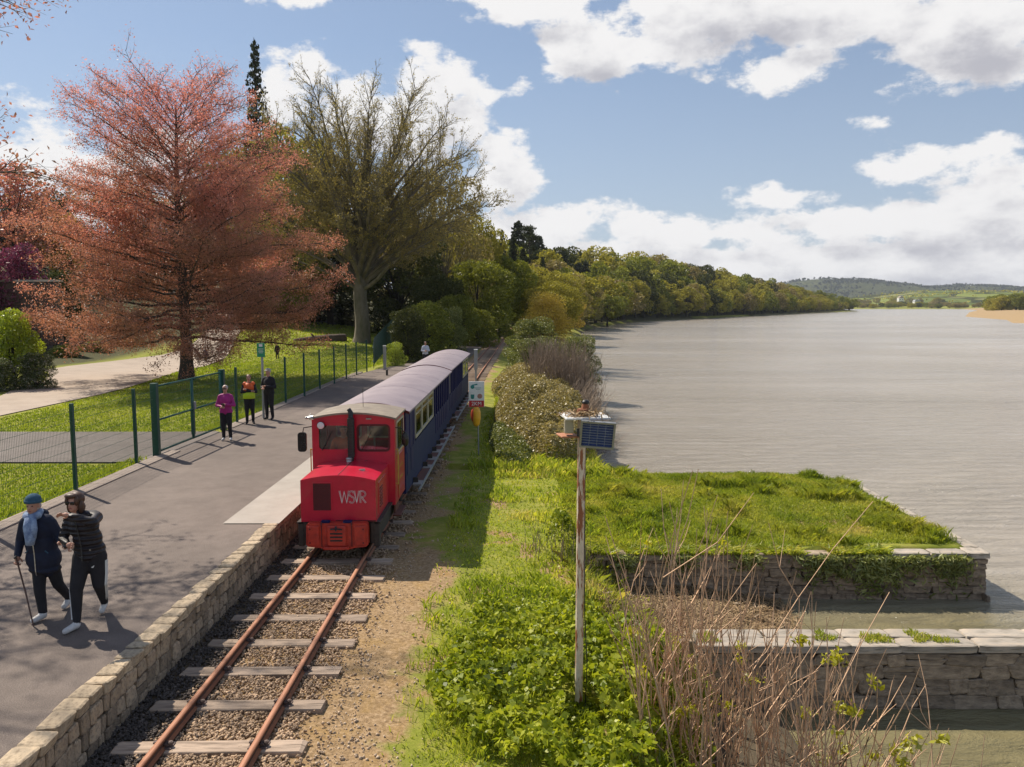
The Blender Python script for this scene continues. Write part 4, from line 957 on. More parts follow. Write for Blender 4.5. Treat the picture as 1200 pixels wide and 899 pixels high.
# ------------------------------------------------------------------ coaches
def coach(name, label, y0, y1, glazed, rear_glazed):
    L = y1 - y0; c = thing(name, label, 'railway coach')
    hw = 0.745; zb, zw, zt = 0.52, 1.38, 2.24
    m_ = MB(); roof(m_, 0.845, 2.285, 2.475, 0.04, -0.06, L + 0.02, 18, 8); rf = m_.build('roof', M['roof'], c, autos=40)
    m_ = MB(); m_.box((0, L / 2, 0.62), (1.46, L - 0.04, 0.10)); 
    for yy_ in (1.3, L - 1.3):
        m_.box((0, yy_, 0.42), (1.0, 1.3, 0.24), bev=0.02)
        for s_ in (-1, 1):
            for d_ in (-0.4, 0.4): m_.tube([(s_ * 0.45, yy_ + d_, 0.36), (s_ * 0.51, yy_ + d_, 0.36)], 0.21, 16)
    m_.build('bogie_frame', M['frame'], c)
    m_ = MB()
    for yy_ in (0.015, L - 0.055):
        m_.prism(arch_poly(hw, zb, 2.22, 2.40, 10), yy_, yy_ + 0.04)
    m_.build('end_panel', M['blue'], c)
    for s_ in (-1, 1):
        m_ = MB(); m_.box((s_ * (hw - 0.02), L / 2, (zb + zw) / 2), (0.04, L - 0.12, zw - zb)); lo_ = m_.build('lower_side_panel', M['bluelow'], c)
        m_ = MB(); m_.box((s_ * (hw - 0.02), L / 2, 2.23), (0.045, L - 0.12, 0.12)); m_.build('cant_rail', M['blue'], c)
        # posts and low doors of the open bays
        a, b_ = glazed; posts = []
        yy_ = 0.12
        step_ = 0.56
        k = 0
        while yy_ < L - 0.08:
            inwin = (a - 0.1 < yy_ < b_ + 0.1) or (rear_glazed and rear_glazed[0] - 0.1 < yy_ < rear_glazed[1] + 0.1)
            if not inwin: posts.append(yy_)
            yy_ += step_; k += 1
        for yy_ in posts:
            o_ = MB().box((s_ * (hw - 0.012), yy_, (zw + 2.17) / 2), (0.05, 0.13, 2.17 - zw), bev=0.006).build('post', M['blue'], c)
        if a > 0.3:
            MB().box((s_ * (hw - 0.02), a / 2 + 0.02, (zw + 2.17) / 2), (0.04, a - 0.14, 2.17 - zw)).build('blank_panel', M['blue'], c)
        for (wa, wb) in [glazed] + ([rear_glazed] if rear_glazed else []):
            nw = max(1, round((wb - wa) / 1.25))
            for q in range(nw):
                c0 = wa + (wb - wa) * (q + 0.5) / nw; ww = (wb - wa) / nw
                m_ = MB(); ring(m_, rrect(c0, 1.80, ww - 0.02, 0.72, 0.03), rrect(c0, 1.80, ww - 0.14, 0.60, 0.05), s_ * (hw - 0.03), s_ * (hw + 0.012), 'x'); wf = m_.build('window', M['cream'], c)
                m_ = MB(); m_.box((s_ * (hw - 0.01), c0, 1.80), (0.006, ww - 0.12, 0.62)); m_.build('pane', M['glass'], wf)
                m_ = MB(); m_.box((s_ * (hw - 0.003), c0, 1.98), (0.02, ww - 0.14, 0.025)); m_.build('window_bar', M['cream'], wf)
        # bay doors: beading on the lower panels
        for q in range(len(posts) - 1):
            if posts[q + 1] - posts[q] < 0.7:
                yy_ = (posts[q] + posts[q + 1]) / 2
                m_ = MB().box((s_ * (hw + 0.004), yy_, 1.12), (0.014, 0.40, 0.50), bev=0.006); m_.build('bay_door', M['blue'], c)
        # footboard: brown plank with pale treads and a steel edge
        m_ = MB(); m_.box((s_ * 0.965, L / 2 - 0.0, 0.50), (0.035, L - 0.9, 0.05)); m_.build('footboard_edge', M['steelgrey'], c)
        yy_ = 0.9; k = 0
        while yy_ < L - 0.5:
            ln = 1.35 if k == 1 else (0.42 if k % 2 == 0 else 0.62)
            if yy_ + ln > L - 0.3: break
            MB().box((s_ * 0.85, yy_ + ln / 2, 0.50 + (0.012 if k % 2 == 0 else 0)), (0.19, ln - 0.02, 0.04), bev=0.004).build('footboard_tread' if k % 2 == 0 else 'footboard_plank', M['palestep'] if k % 2 == 0 else M['plank'], c)
            if k % 2 == 0: MB().box((s_ * 0.80, yy_ + 0.2, 0.56), (0.12, 0.05, 0.16)).build('footboard_bracket', M['frame'], c)
            yy_ += ln; k += 1
    for k in range(int(L // 1.15)):
        m_ = MB(); m_.box((0, 0.6 + k * 1.15, 0.86), (1.3, 0.40, 0.08), bev=0.02); m_.box((0, 0.82 + k * 1.15, 1.12), (1.3, 0.06, 0.55), bev=0.02); m_.build('bench', M['seat'], c)
    m_ = MB()
    roof(m_, 0.85, 2.284, 2.474, 0.055, -0.085, -0.061, 16); m_.build('roof_end_band', M['darkred'], c, autos=40)
    m_ = MB(); roof(m_, 0.85, 2.284, 2.474, 0.055, L + 0.021, L + 0.045, 16); m_.build('roof_end_band', M['darkred'], c, autos=40)
    for d_ in (L * 0.33, L * 0.66):
        m_ = MB(); roof(m_, 0.846, 2.2865, 2.4790, 0.010, d_, d_ + 0.035, 16); m_.build('roof_seam', M['roof'], c, autos=40)
    return c, L
c1, L1 = coach('passenger_coach', 'blue coach with cream framed windows coupled behind the red locomotive', 16.5, 26.55, (1.55, 5.3), None)
c2, L2 = coach('passenger_coach', 'last blue coach of the train with open bays and a pale glazed rear end', 27.0, 36.2, (0.25, 0.26), (6.1, 9.05))
def place_on_track(o, y0, L):
    xa, xb = float(xcs(y0)), float(xcs(y0 + L)); o.location = (xa, y0, 0); o.rotation_euler = (0, 0, -math.atan2(xb - xa, L))
place_on_track(c1, 16.5, L1); place_on_track(c2, 27.0, L2)
c1.location.x = -2.98
m_ = MB()
for k, (dy_, h_) in enumerate([(0, .09), (0.13, .13), (0.28, .10), (0.40, .12), (0.55, .08)]): stroke_y = 1.35 + dy_; m_.tube([(0.748, stroke_y, 1.02), (0.748, stroke_y + 0.07, 1.02 + h_), (0.748, stroke_y + 0.12, 1.0)], 0.016, 4)
m_.ellip((0.747, 1.62, 0.88), (0.006, 0.30, 0.035), 10, 5)
lg = m_.build('side_emblem', M['palestep'], c1)
tr = MB(); tr.tube([(0, -0.3, 0.5), (0, 0.1, 0.5)], 0.04, 8); tr.build('coupling_bar', M['frame'], c1); tr.build('coupling_bar', M['frame'], c2)

# ------------------------------------------------------------------ solar monitoring pole
PB = P(678, 833, -0.22); sp_ = thing('solar_pole', 'rust streaked white pole carrying a small solar panel in the green leaves', 'pole', (PB.x, PB.y, -0.3))
bx_, by_ = PB.x, PB.y
MB().tube([(bx_ + 0.0, by_, -0.35), (bx_ + 0.008, by_, 3.22)], 0.046, 16).build('pole', M['rustpole'], sp_, autos=40)
m_ = MB(); m_.box((bx_ + 0.04, by_ + 0.05, 3.245), (0.50, 0.46, 0.022), bev=0.004, rot=0.12); m_.build('top_plate', M['white'], sp_)
rot = Matrix.Rotation(R(-6), 3, 'Z') @ Matrix.Rotation(R(18), 3, 'X') @ Matrix.Rotation(R(4), 3, 'Y')
pc = Vector((bx_ + 0.165, by_ - 0.19, 3.07))
def rb(mb, c, d, bev=0.0): return mb.box(pc + rot @ Vector(c), d, rot=rot, bev=bev)
m_ = MB(); rb(m_, (0, 0.012, 0), (0.36, 0.014, 0.31)); pn = m_.build('solar_panel', M['solar'], sp_)
m_ = MB(); rb(m_, (0, 0, 0.152), (0.384, 0.034, 0.022)); rb(m_, (0, 0, -0.152), (0.384, 0.034, 0.022)); rb(m_, (-0.181, 0, 0), (0.022, 0.034, 0.282)); rb(m_, (0.181, 0, 0), (0.022, 0.034, 0.282)); m_.build('panel_frame', M['steelgrey'], pn)
m_ = MB()
for k in range(1, 9): rb(m_, (0, 0.0035, -0.141 + k * 0.0315), (0.34, 0.003, 0.0028))
for k in range(1, 4): rb(m_, (-0.17 + k * 0.085, 0.0032, 0), (0.003, 0.0025, 0.28))
m_.build('cell_lines', M['solarline'], pn)
m_ = MB(); m_.box((bx_ - 0.14, by_ - 0.03, 3.145), (0.10, 0.12, 0.16), bev=0.01); m_.build('junction_box', M['cream'], sp_)
m_ = MB(); m_.box((bx_ - 0.15, by_ + 0.02, 3.03), (0.20, 0.26, 0.02), bev=0.004, rot=0.2); m_.tube([(bx_ - 0.02, by_ - 0.06, 3.0), (bx_ + 0.1, by_ - 0.15, 3.02)], 0.012, 6); m_.build('copper_bracket', M['railtop'], sp_)
m_ = MB(); m_.box((bx_ - 0.05, by_ - 0.21, 3.10), (0.03, 0.02, 0.09)); m_.build('cable_clip', M['black'], sp_)
m_ = MB(); m_.tube([(bx_ + 0.02, by_ + 0.03, 3.255), (bx_ + 0.02, by_ + 0.03, 3.33)], [0.075, 0.06], 12); m_.tube([(bx_ + 0.05, by_ + 0.06, 3.33), (bx_ + 0.05, by_ + 0.06, 3.40)], [0.05, 0.03], 10); m_.build('beacon_base', M['rust'], sp_)
m_ = MB(); m_.ellip((bx_ + 0.055, by_ + 0.06, 3.40), (0.045, 0.045, 0.03)); m_.build('beacon_cap', M['black'], sp_, smooth=True)
n = 260; C = np.stack([bx_ + rng.normal(0.03, 0.10, n), by_ - 0.02 + rng.normal(0, 0.09, n), 3.26 + 0.05 * rng.random(n)], 1)
nest = link('dry_nest_debris', leaf_quads('dry_nest_debris', C - np.array(sp_.location), 0.045 + 0.02 * rng.random(n), M['straw'], rng, 0.14, up=1.0), sp_, kind='stuff')
MB().tube([(bx_ + 0.07, by_ - 0.02, -0.35), (bx_ + 0.09, by_ - 0.05, 0.4), (bx_ + 0.055, by_ - 0.04, 1.0), (bx_ + 0.05, by_, 2.9)], 0.006, 5).build('cable', M['black'], sp_)

# ------------------------------------------------------------------ route sign with the yellow lifebuoy case
SB = P(561, 535, -0.1); sg = thing('route_sign', 'white information board with red band on a thin pole right of the coaches', 'sign', (SB.x, SB.y, -0.12))
sx0, sy0 = SB.x, SB.y
MB().tube([(sx0, sy0, -0.2), (sx0 - 0.03, sy0, 2.15)], 0.022, 10).build('pole', M['steelgrey'], sg)
bc = PY(558.4, 462, sy0 - 0.04)
m_ = MB(); m_.box((bc.x, bc.y, bc.z), (0.47, 0.02, 0.78), bev=0.004); bd = m_.build('board', M['white'], sg)
m_ = MB(); m_.box((bc.x, bc.y - 0.012, bc.z - 0.29), (0.45, 0.006, 0.19)); m_.build('red_band', M['reddress'], bd)
def text_mesh(name, txt, size, m__, loc, parent, rot=(R(90), 0, 0), depth=0.002):
    cu = bpy.data.curves.new(name, 'FONT'); cu.body = txt; cu.size = size; cu.align_x = 'CENTER'; cu.align_y = 'CENTER'; cu.extrude = depth
    to = bpy.data.objects.new('t', cu); col.objects.link(to); bpy.context.view_layer.update()
    me_ = bpy.data.meshes.new_from_object(to.evaluated_get(bpy.context.evaluated_depsgraph_get())); bpy.data.objects.remove(to)
    me_.name = name; me_.materials.clear(); me_.materials.append(m__); o = link(name, me_, parent); o.location = Vector(loc) - wloc(parent); o.rotation_euler = rot; return o
text_mesh('band_text', '2KM', 0.16, M['white'], (bc.x, bc.y - 0.018, bc.z - 0.29), bd)
m_ = MB(); m_.ellip((bc.x - 0.12, bc.y - 0.012, bc.z + 0.22), (0.06, 0.005, 0.06)); m_.box((bc.x - 0.05, bc.y - 0.013, bc.z + 0.285), (0.16, 0.004, 0.035), rot=Matrix.Rotation(R(-12), 3, 'Y'))
m_.box((bc.x + 0.04, bc.y - 0.013, bc.z + 0.19), (0.20, 0.003, 0.012)); m_.box((bc.x + 0.04, bc.y - 0.013, bc.z + 0.15), (0.12, 0.003, 0.012))
m_.box((bc.x - 0.12, bc.y - 0.013, bc.z - 0.045), (0.11, 0.004, 0.075)); m_.ellip((bc.x - 0.12, bc.y - 0.013, bc.z - 0.11), (0.055, 0.004, 0.035)); m_.build('teal_symbols', M['glasswhite'], bd)
m_ = MB(); m_.ellip((bc.x + 0.10, bc.y - 0.012, bc.z - 0.06), (0.075, 0.005, 0.075)); m_.build('round_picture', M['signbrown'], bd)
lf = thing('lifebuoy_case', 'yellow and orange lifebuoy case hanging below the white board on its thin pole', 'lifebuoy case', (sx0 - 0.08, sy0 - 0.06, 0.8))
lc = PY(557, 488, sy0 - 0.10)
m_ = MB()
secs = [(-0.30, 0.05), (-0.24, 0.10), (-0.05, 0.135), (0.14, 0.13), (0.24, 0.10), (0.29, 0.05)]
for (za, ra), (zb_, rb_) in zip(secs[:-1], secs[1:]): m_.tube([(lc.x + 0.03, lc.y, lc.z + za), (lc.x + 0.03, lc.y, lc.z + zb_)], [ra, rb_], 12, cap=False)
m_.build('case_shell', M['yellow'], lf, smooth=True)
m_ = MB(); m_.ellip((lc.x - 0.045, lc.y - 0.03, lc.z + 0.04), (0.09, 0.075, 0.22), 12, 10); m_.build('case_cover', M['orangered'], lf, smooth=True)

# ------------------------------------------------------------------ posts, fence, gates
def steel_post(px, pyb, pyt, zb_, label, thin=False):
    b = P(px, pyb, zb_); t = PY(px, pyt, b.y); o = thing('gate_post', label, 'post', (b.x, b.y, zb_))
    if thin:
        MB().tube([(b.x, b.y, zb_ - 0.1), (b.x, b.y, t.z - 0.9)], 0.05, 10).build('stem', M['steelgrey'], o)
        MB().box((b.x, b.y, t.z - 0.5), (0.17, 0.17, 1.0), bev=0.01).build('post_box', M['steelgrey'], o)
    else: MB().box((b.x, b.y, (t.z + zb_) / 2), (0.17, 0.17, t.z - zb_), bev=0.01).build('post_box', M['steelgrey'], o)
    m_ = MB().box((b.x, b.y, t.z + 0.012), (0.2, 0.2, 0.03), bev=0.006); m_.build('post_cap', M['white'], o)
steel_post(557.8, 462, 410, -0.02, 'square grey steel post standing right of the track behind the route sign', True)
steel_post(451, 433, 405.5, 0.55, 'square grey steel post on the platform left of the last coach')
b = P(453.5, 440, 0.6); MB().tube([(b.x, b.y, 0.6), (b.x, b.y, 0.98)], 0.055, 10)
o = MB().tube([(b.x, b.y, 0.55), (b.x, b.y, 0.9)], 0.06, 10).ellip((b.x, b.y, 0.9), (0.065, 0.065, 0.04)).build('bollard', M['black'], None); tag(o, 'short dark bollard on the platform beside the last coach', 'bollard')
fence = thing('mesh_fence', 'green welded mesh fence on square posts along the left edge of the platform', 'fence', (-9.15, 6, 0.6))
fpy = [(-9.20, 6.3), (-9.18, 8.9), (-9.16, 11.5), (-9.15, 14.0), None, None]
fp = [(-9.2, 5.4), (-9.2, 8.1), (-9.18, 10.8), (-9.16, 13.5)]
for px, py in ((89, 575), (160, 543), (184, 534)): q = P(px, py, 0.6); fp.append((q.x, q.y))
fp2 = []
for px, py in ((262, 503), (278, 495.5), (335, 472.5), (357, 464.6), (375, 456.3), (392, 449.5), (406, 444), (418, 439.4), (430, 435)): q = P(px, py, 0.6); fp2.append((q.x, q.y))
FH = 1.85; i_gate = fp[-1]; e_gate = fp2[0]
def fpost(x, y, w=0.07, h=FH, parent=fence, name='post'):
    o = MB().box((0, 0, 0), (w, w, h + 0.1), bev=0.006)
    return o
post_me = take(fpost(0, 0).build('post', M['green']))
for (x, y) in fp[:-1] + fp2[1:]:
    o = link('post', post_me, fence); o.location = Vector((x, y, 0.55 + FH / 2)) - wloc(fence)
def mesh_panel(a, b_, z0, z1, par, dx=0.05, dz=0.20, r=0.0032):
    m_ = MB(); a = Vector((a[0], a[1], 0)); b_ = Vector((b_[0], b_[1], 0)); L = (b_ - a).length; u = (b_ - a) / L; k = int(L / dx)
    for i in range(1, k):
        q = a + u * (L * i / k); m_.tube([(q.x, q.y, z0), (q.x, q.y, z1)], r, 3, cap=False)
    z = z0 + 0.02
    while z < z1:
        m_.tube([(a.x, a.y, z), (b_.x, b_.y, z)], r * 1.3, 3, cap=False); z += dz
    o = m_.build('mesh_panel', M['green'], par); return o
for a, b_ in zip(fp[:-1], fp[1:]): mesh_panel(a, b_, 0.66, 2.38, fence)
for a, b_ in zip(fp2[1:-1], fp2[2:]): mesh_panel(a, b_, 0.66, 2.38, fence, 0.07)
mesh_panel(fp2[0], fp2[1], 0.66, 2.38, fence)
gate = thing('double_gate', 'closed green steel double gate with thick posts in the fence', 'gate', (i_gate[0], i_gate[1], 0.6))
for (x, y) in (i_gate, e_gate):
    MB().box((x, y, 0.55 + 0.97), (0.16, 0.16, 1.94), bev=0.01).build('gate_post', M['green'], gate)
ga, gb = Vector((i_gate[0] + .02, i_gate[1] + 0.1, 0)), Vector((e_gate[0], e_gate[1] - 0.1, 0)); gm = ga.lerp(gb, 0.5)
for a, b_ in ((ga, gm), (gm, gb)):
    u = (b_ - a).normalized(); a2, b2 = a + u * 0.03, b_ - u * 0.03
    m_ = MB()
    for z_ in (0.70, 1.52, 2.40): m_.tube([(a2.x, a2.y, z_), (b2.x, b2.y, z_)], 0.028, 8)
    for q in (a2, b2): m_.tube([(q.x, q.y, 0.68), (q.x, q.y, 2.42)], 0.03, 8)
    lf_ = m_.build('gate_leaf', M['greenlight'], gate, smooth=True)
    mesh_panel(a2, b2, 0.72, 2.38, lf_, 0.05, 0.2, 0.003)
m_ = MB(); m_.box((gm.x, gm.y, 1.15), (0.09, 0.12, 0.7), bev=0.01); m_.box((gm.x, gm.y, 0.95), (0.06, 0.1, 0.5), bev=0.01); m_.build('drop_bolt', M['green'], gate)
m_ = MB(); m_.box((gm.x + 0.03, gm.y + 0.06, 1.62), (0.08, 0.10, 0.22), bev=0.01); m_.build('lock_box', M['steelgrey'], gate)
# taller palisade fence climbing the slope behind
pal = thing('palisade_fence', 'tall dark green palisade fence climbing the bank beyond the mesh fence', 'fence', (-8.6, 47, 0.5))
pa = P(438, 431, 0.6); line = [(pa.x, pa.y, 0.55, 1.55), (-9.0, 52, 0.65, 1.7), (-9.5, 60, 1.1, 1.8), (-9.9, 70, 1.9, 1.9)]
pale_me = take(MB().box((0, 0, 0), (0.02, 0.07, 1), bev=0.004).build('pale', M['palisade']))
cnt = 0; m_ = MB()
for (x0, y0, z0, h0), (x1, y1, z1, h1) in zip(line[:-1], line[1:]):
    L = math.hypot(x1 - x0, y1 - y0); k = int(L / 0.16)
    for i in range(k):
        t = i / k; o = link('pale', pale_me, pal); h = h0 + (h1 - h0) * t; x, y = x0 + (x1 - x0) * t, y0 + (y1 - y0) * t
        o.location = Vector((x, y, max(z0 + (z1 - z0) * t, gz(x, y)) + h / 2)) - wloc(pal); o.scale = (1, 1, h)
    for f in (0.25, 0.8): m_.tube([(x0 - 0.03, y0, z0 + h0 * f), (x1 - 0.03, y1, z1 + h1 * f)], 0.03, 6)
m_.build('rail', M['palisade'], pal)
# green trail sign on the lawn side
gs = P(309, 490, 0.6); t_ = thing('trail_sign', 'small green sign with white symbols on a tall grey pole behind the two men', 'sign', (gs.x, gs.y, 0.55))
tp = PY(306, 402, gs.y)
MB().tube([(gs.x, gs.y, 0.5), (tp.x + 0.02, gs.y, tp.z)], 0.04, 10).build('pole', M['steelgrey'], t_)
m_ = MB().box((tp.x, gs.y - 0.05, tp.z - 0.24), (0.27, 0.02, 0.48), bev=0.004); gb_ = m_.build('board', M['signgreen'], t_)
m_ = MB(); m_.box((tp.x, gs.y - 0.063, tp.z - 0.08), (0.12, 0.004, 0.09)); m_.build('symbol_square', M['white'], gb_)
m_ = MB()
for k in range(4): m_.box((tp.x, gs.y - 0.062, tp.z - 0.20 - k * 0.045), (0.18 - 0.03 * (k % 2), 0.003, 0.014))
m_.build('text_lines', M['white'], gb_)
# ------------------------------------------------------------------ people
M['skin'] = mat('skin', (0.50, 0.27, 0.19), (0.44, 0.22, 0.15), 12, 0.55)
M['navy'] = mat('navy_coat_cloth', (0.012, 0.018, 0.045), (0.008, 0.012, 0.03), 10, 0.8, bump=0.004, bscale=14)
M['blackcloth'] = mat('black_cloth', (0.011, 0.010, 0.013), (0.018, 0.016, 0.02), 10, 0.85, bump=0.004, bscale=12)
def quilt():
    m = mat('black_quilted_jacket', (0.014, 0.011, 0.014), (0.022, 0.017, 0.021), 9, 0.5); nt = m.node_tree; b = nt.nodes['Principled BSDF']
    t = N(nt, 'ShaderNodeTexCoord'); w = N(nt, 'ShaderNodeTexWave', wave_type='BANDS', bands_direction='Z'); w.inputs['Scale'].default_value = 5.2; w.inputs['Distortion'].default_value = 1.0; w.inputs['Detail'].default_value = 2
    nt.links.new(t.outputs['Object'], w.inputs['Vector']); bp = N(nt, 'ShaderNodeBump'); bp.inputs['Distance'].default_value = 0.02; nt.links.new(w.outputs[0], bp.inputs['Height']); nt.links.new(bp.outputs[0], b.inputs['Normal']); return m
M['quilt'] = quilt()
M['beanie'] = mat('blue_wool', (0.045, 0.11, 0.17), (0.03, 0.08, 0.13), 60, 0.95, bump=0.004, bscale=120)
M['scarf'] = mat('pale_blue_scarf', (0.33, 0.43, 0.58), (0.12, 0.17, 0.30), 16, 0.9, bump=0.006, bscale=25)
M['shoe'] = mat('white_trainer', (0.66, 0.64, 0.62), (0.5, 0.48, 0.46), 14, 0.6)
M['hair_brown'] = mat('brown_hair', (0.055, 0.025, 0.015), (0.10, 0.045, 0.025), 40, 0.5, stretch=(1, 1, 0.2))
M['hair_white'] = mat('white_hair', (0.50, 0.45, 0.42), (0.38, 0.33, 0.30), 40, 0.6)
M['magenta'] = mat('magenta_jacket', (0.42, 0.012, 0.20), (0.30, 0.01, 0.15), 9, 0.6, bump=0.006, bscale=14)
M['hivis'] = mat('hi_vis_yellow', (0.55, 0.75, 0.02), (0.45, 0.62, 0.02), 8, 0.6)
M['hiorange'] = mat('hi_vis_orange', (0.80, 0.13, 0.02), None, 8, 0.6)
M['capcloth'] = mat('pale_cap', (0.42, 0.38, 0.33), None, 8, 0.8)
M['paleblue'] = mat('pale_shirt', (0.55, 0.60, 0.68), (0.45, 0.5, 0.58), 8, 0.8)
M['purple'] = mat('purple_coat', (0.07, 0.05, 0.12), None, 8, 0.8)
M['lens'] = mat('sunglass_lens', (0.01, 0.01, 0.012), None, 8, 0.1)
M['cane'] = mat('cane_wood', (0.10, 0.045, 0.03), None, 20, 0.4)
M['lip'] = mat('lips', (0.36, 0.10, 0.09), None, 8, 0.5)
M['stripe'] = M['white']

def body_mesh(name, prim, mats, voxel, extra=None, smooth_it=3):
    m_ = MB(); a_, b_, ra, rb_, mi = [], [], [], [], []
    for p_ in prim:
        if p_[0] == 'c':
            _, a, b, r0, r1, k = p_; a, b = Vector(a), Vector(b)
            m_.tube([a, b], [r0, r1], 12); m_.ellip(a, (r0, r0, r0), 12, 8); m_.ellip(b, (r1, r1, r1), 12, 8)
            a_.append(a); b_.append(b); ra.append(r0); rb_.append(r1); mi.append(k)
        else:
            _, c, r, k = p_[:4]; m_.ellip(c, r, 16, 10, rot=p_[4] if len(p_) > 4 else None)
            c = Vector(c); q = [0, 0, 0]; j = max(range(3), key=lambda i: r[i]); rr = sorted(r)[1]; q[j] = max(r[j] - rr, 0)
            qv_ = Vector(q); qv_ = (p_[4] @ qv_) if len(p_) > 4 else qv_
            a_.append(c - qv_); b_.append(c + qv_); ra.append((rr + min(r)) / 2); rb_.append((rr + min(r)) / 2); mi.append(k)
    o = m_.build('tmp', mats[0]); md = o.modifiers.new('r', 'REMESH'); md.mode = 'VOXEL'; md.voxel_size = voxel; md.use_smooth_shade = True
    sm = o.modifiers.new('s', 'SMOOTH'); sm.factor = 0.5; sm.iterations = smooth_it
    bpy.context.view_layer.update(); me_ = bpy.data.meshes.new_from_object(o.evaluated_get(bpy.context.evaluated_depsgraph_get())); bpy.data.objects.remove(o)
    me_.materials.clear()
    for x in mats: me_.materials.append(x)
    n = len(me_.polygons); c = np.zeros(n * 3, dtype=np.float32); me_.polygons.foreach_get('center', c); c = c.reshape(-1, 3)
    A = np.array([tuple(v) for v in a_]); B = np.array([tuple(v) for v in b_]); RA = np.array(ra); RB = np.array(rb_)
    AB = B - A; L2 = (AB ** 2).sum(1) + 1e-9
    t = np.clip(((c[:, None, :] - A[None]) * AB[None]).sum(2) / L2[None], 0, 1)
    d = np.linalg.norm(c[:, None, :] - (A[None] + t[..., None] * AB[None]), axis=2) - (RA + (RB - RA) * t)
    me_.polygons.foreach_set('material_index', np.array(mi)[d.argmin(1)].astype(np.int32))
    me_.name = name
    if extra is not None and extra.v:
        n0 = len(me_.vertices); import bmesh
        bm = bmesh.new(); bm.from_mesh(me_); vs = [bm.verts.new(v) for v in extra.v]
        for f, k in zip(extra.f, extra.m):
            try: fc = bm.faces.new([vs[i] for i in f]); fc.material_index = k; fc.smooth = True
            except ValueError: pass
        bm.to_mesh(me_); bm.free()
    return me_
def fingers(mb, palm, direc, nrm, side, curl=0.9, k=0, s=1.0):
    """four bent fingers of unequal length and a thumb, from a palm centre; direc = along the hand, nrm = out of the palm"""
    d = Vector(direc).normalized(); n = Vector(nrm).normalized(); w = d.cross(n).normalized() * side; p0 = Vector(palm)
    for i, (off_, ln) in enumerate(((-0.030, 0.068), (-0.010, 0.078), (0.010, 0.073), (0.029, 0.056))):
        b = p0 + w * off_ * s + d * 0.030 * s; pts = [b]; a = 0.25 * curl; cur = b
        for q in (0.42, 0.32, 0.26):
            dd = d * math.cos(a) + n * math.sin(a); cur = cur + dd * ln * q * s; pts.append(cur); a += 0.75 * curl
        mb.mat(k).tube(pts, [0.0098 * s, 0.0092 * s, 0.0082 * s, 0.0064 * s], 7)
    b = p0 - w * 0.034 * s - d * 0.02 * s; e1 = b + (d * 0.55 - w * 0.75 + n * 0.35).normalized() * 0.034 * s; e2 = e1 + (d * 0.9 + n * 0.55 * curl + w * 0.15).normalized() * 0.03 * s
    mb.mat(k).tube([b, e1, e2], [0.0125 * s, 0.0105 * s, 0.008 * s], 7)
def head_prims(c, skin, s=1.0, turn=0.0):
    c = Vector(c); q = Matrix.Rotation(turn, 3, 'Z'); f = lambda x, y, z: c + q @ Vector((x, y, z)) * s
    P_ = [('e', f(0, 0.012, 0.02), (0.074 * s, 0.088 * s, 0.098 * s), skin), ('e', f(0, -0.022, -0.045), (0.055 * s, 0.062 * s, 0.062 * s), skin), ('e', f(0, -0.058, -0.088), (0.024 * s, 0.02 * s, 0.018 * s), skin),
          ('c', f(0, -0.075, 0.012), f(0, -0.096, -0.022), 0.008 * s, 0.013 * s, skin), ('e', f(0.073, 0.01, -0.01), (0.01 * s, 0.02 * s, 0.03 * s), skin), ('e', f(-0.073, 0.01, -0.01), (0.01 * s, 0.02 * s, 0.03 * s), skin),
          ('c', f(0, 0.01, -0.05), f(0, 0.03, -0.15), 0.05 * s, 0.056 * s, skin)]
    return P_, f
def face_bits(root, f, s=1.0, eyes=True):
    m_ = MB()
    if eyes:
        for sx_ in (-1, 1): m_.ellip(f(sx_ * 0.03, -0.076, 0.008), (0.011 * s, 0.006 * s, 0.006 * s), 8, 6)
        m_.build('eyes', M['lens'], root)
    MB().ellip(f(0, -0.083, -0.055), (0.022 * s, 0.008 * s, 0.006 * s), 8, 6).build('mouth', M['lip'], root)

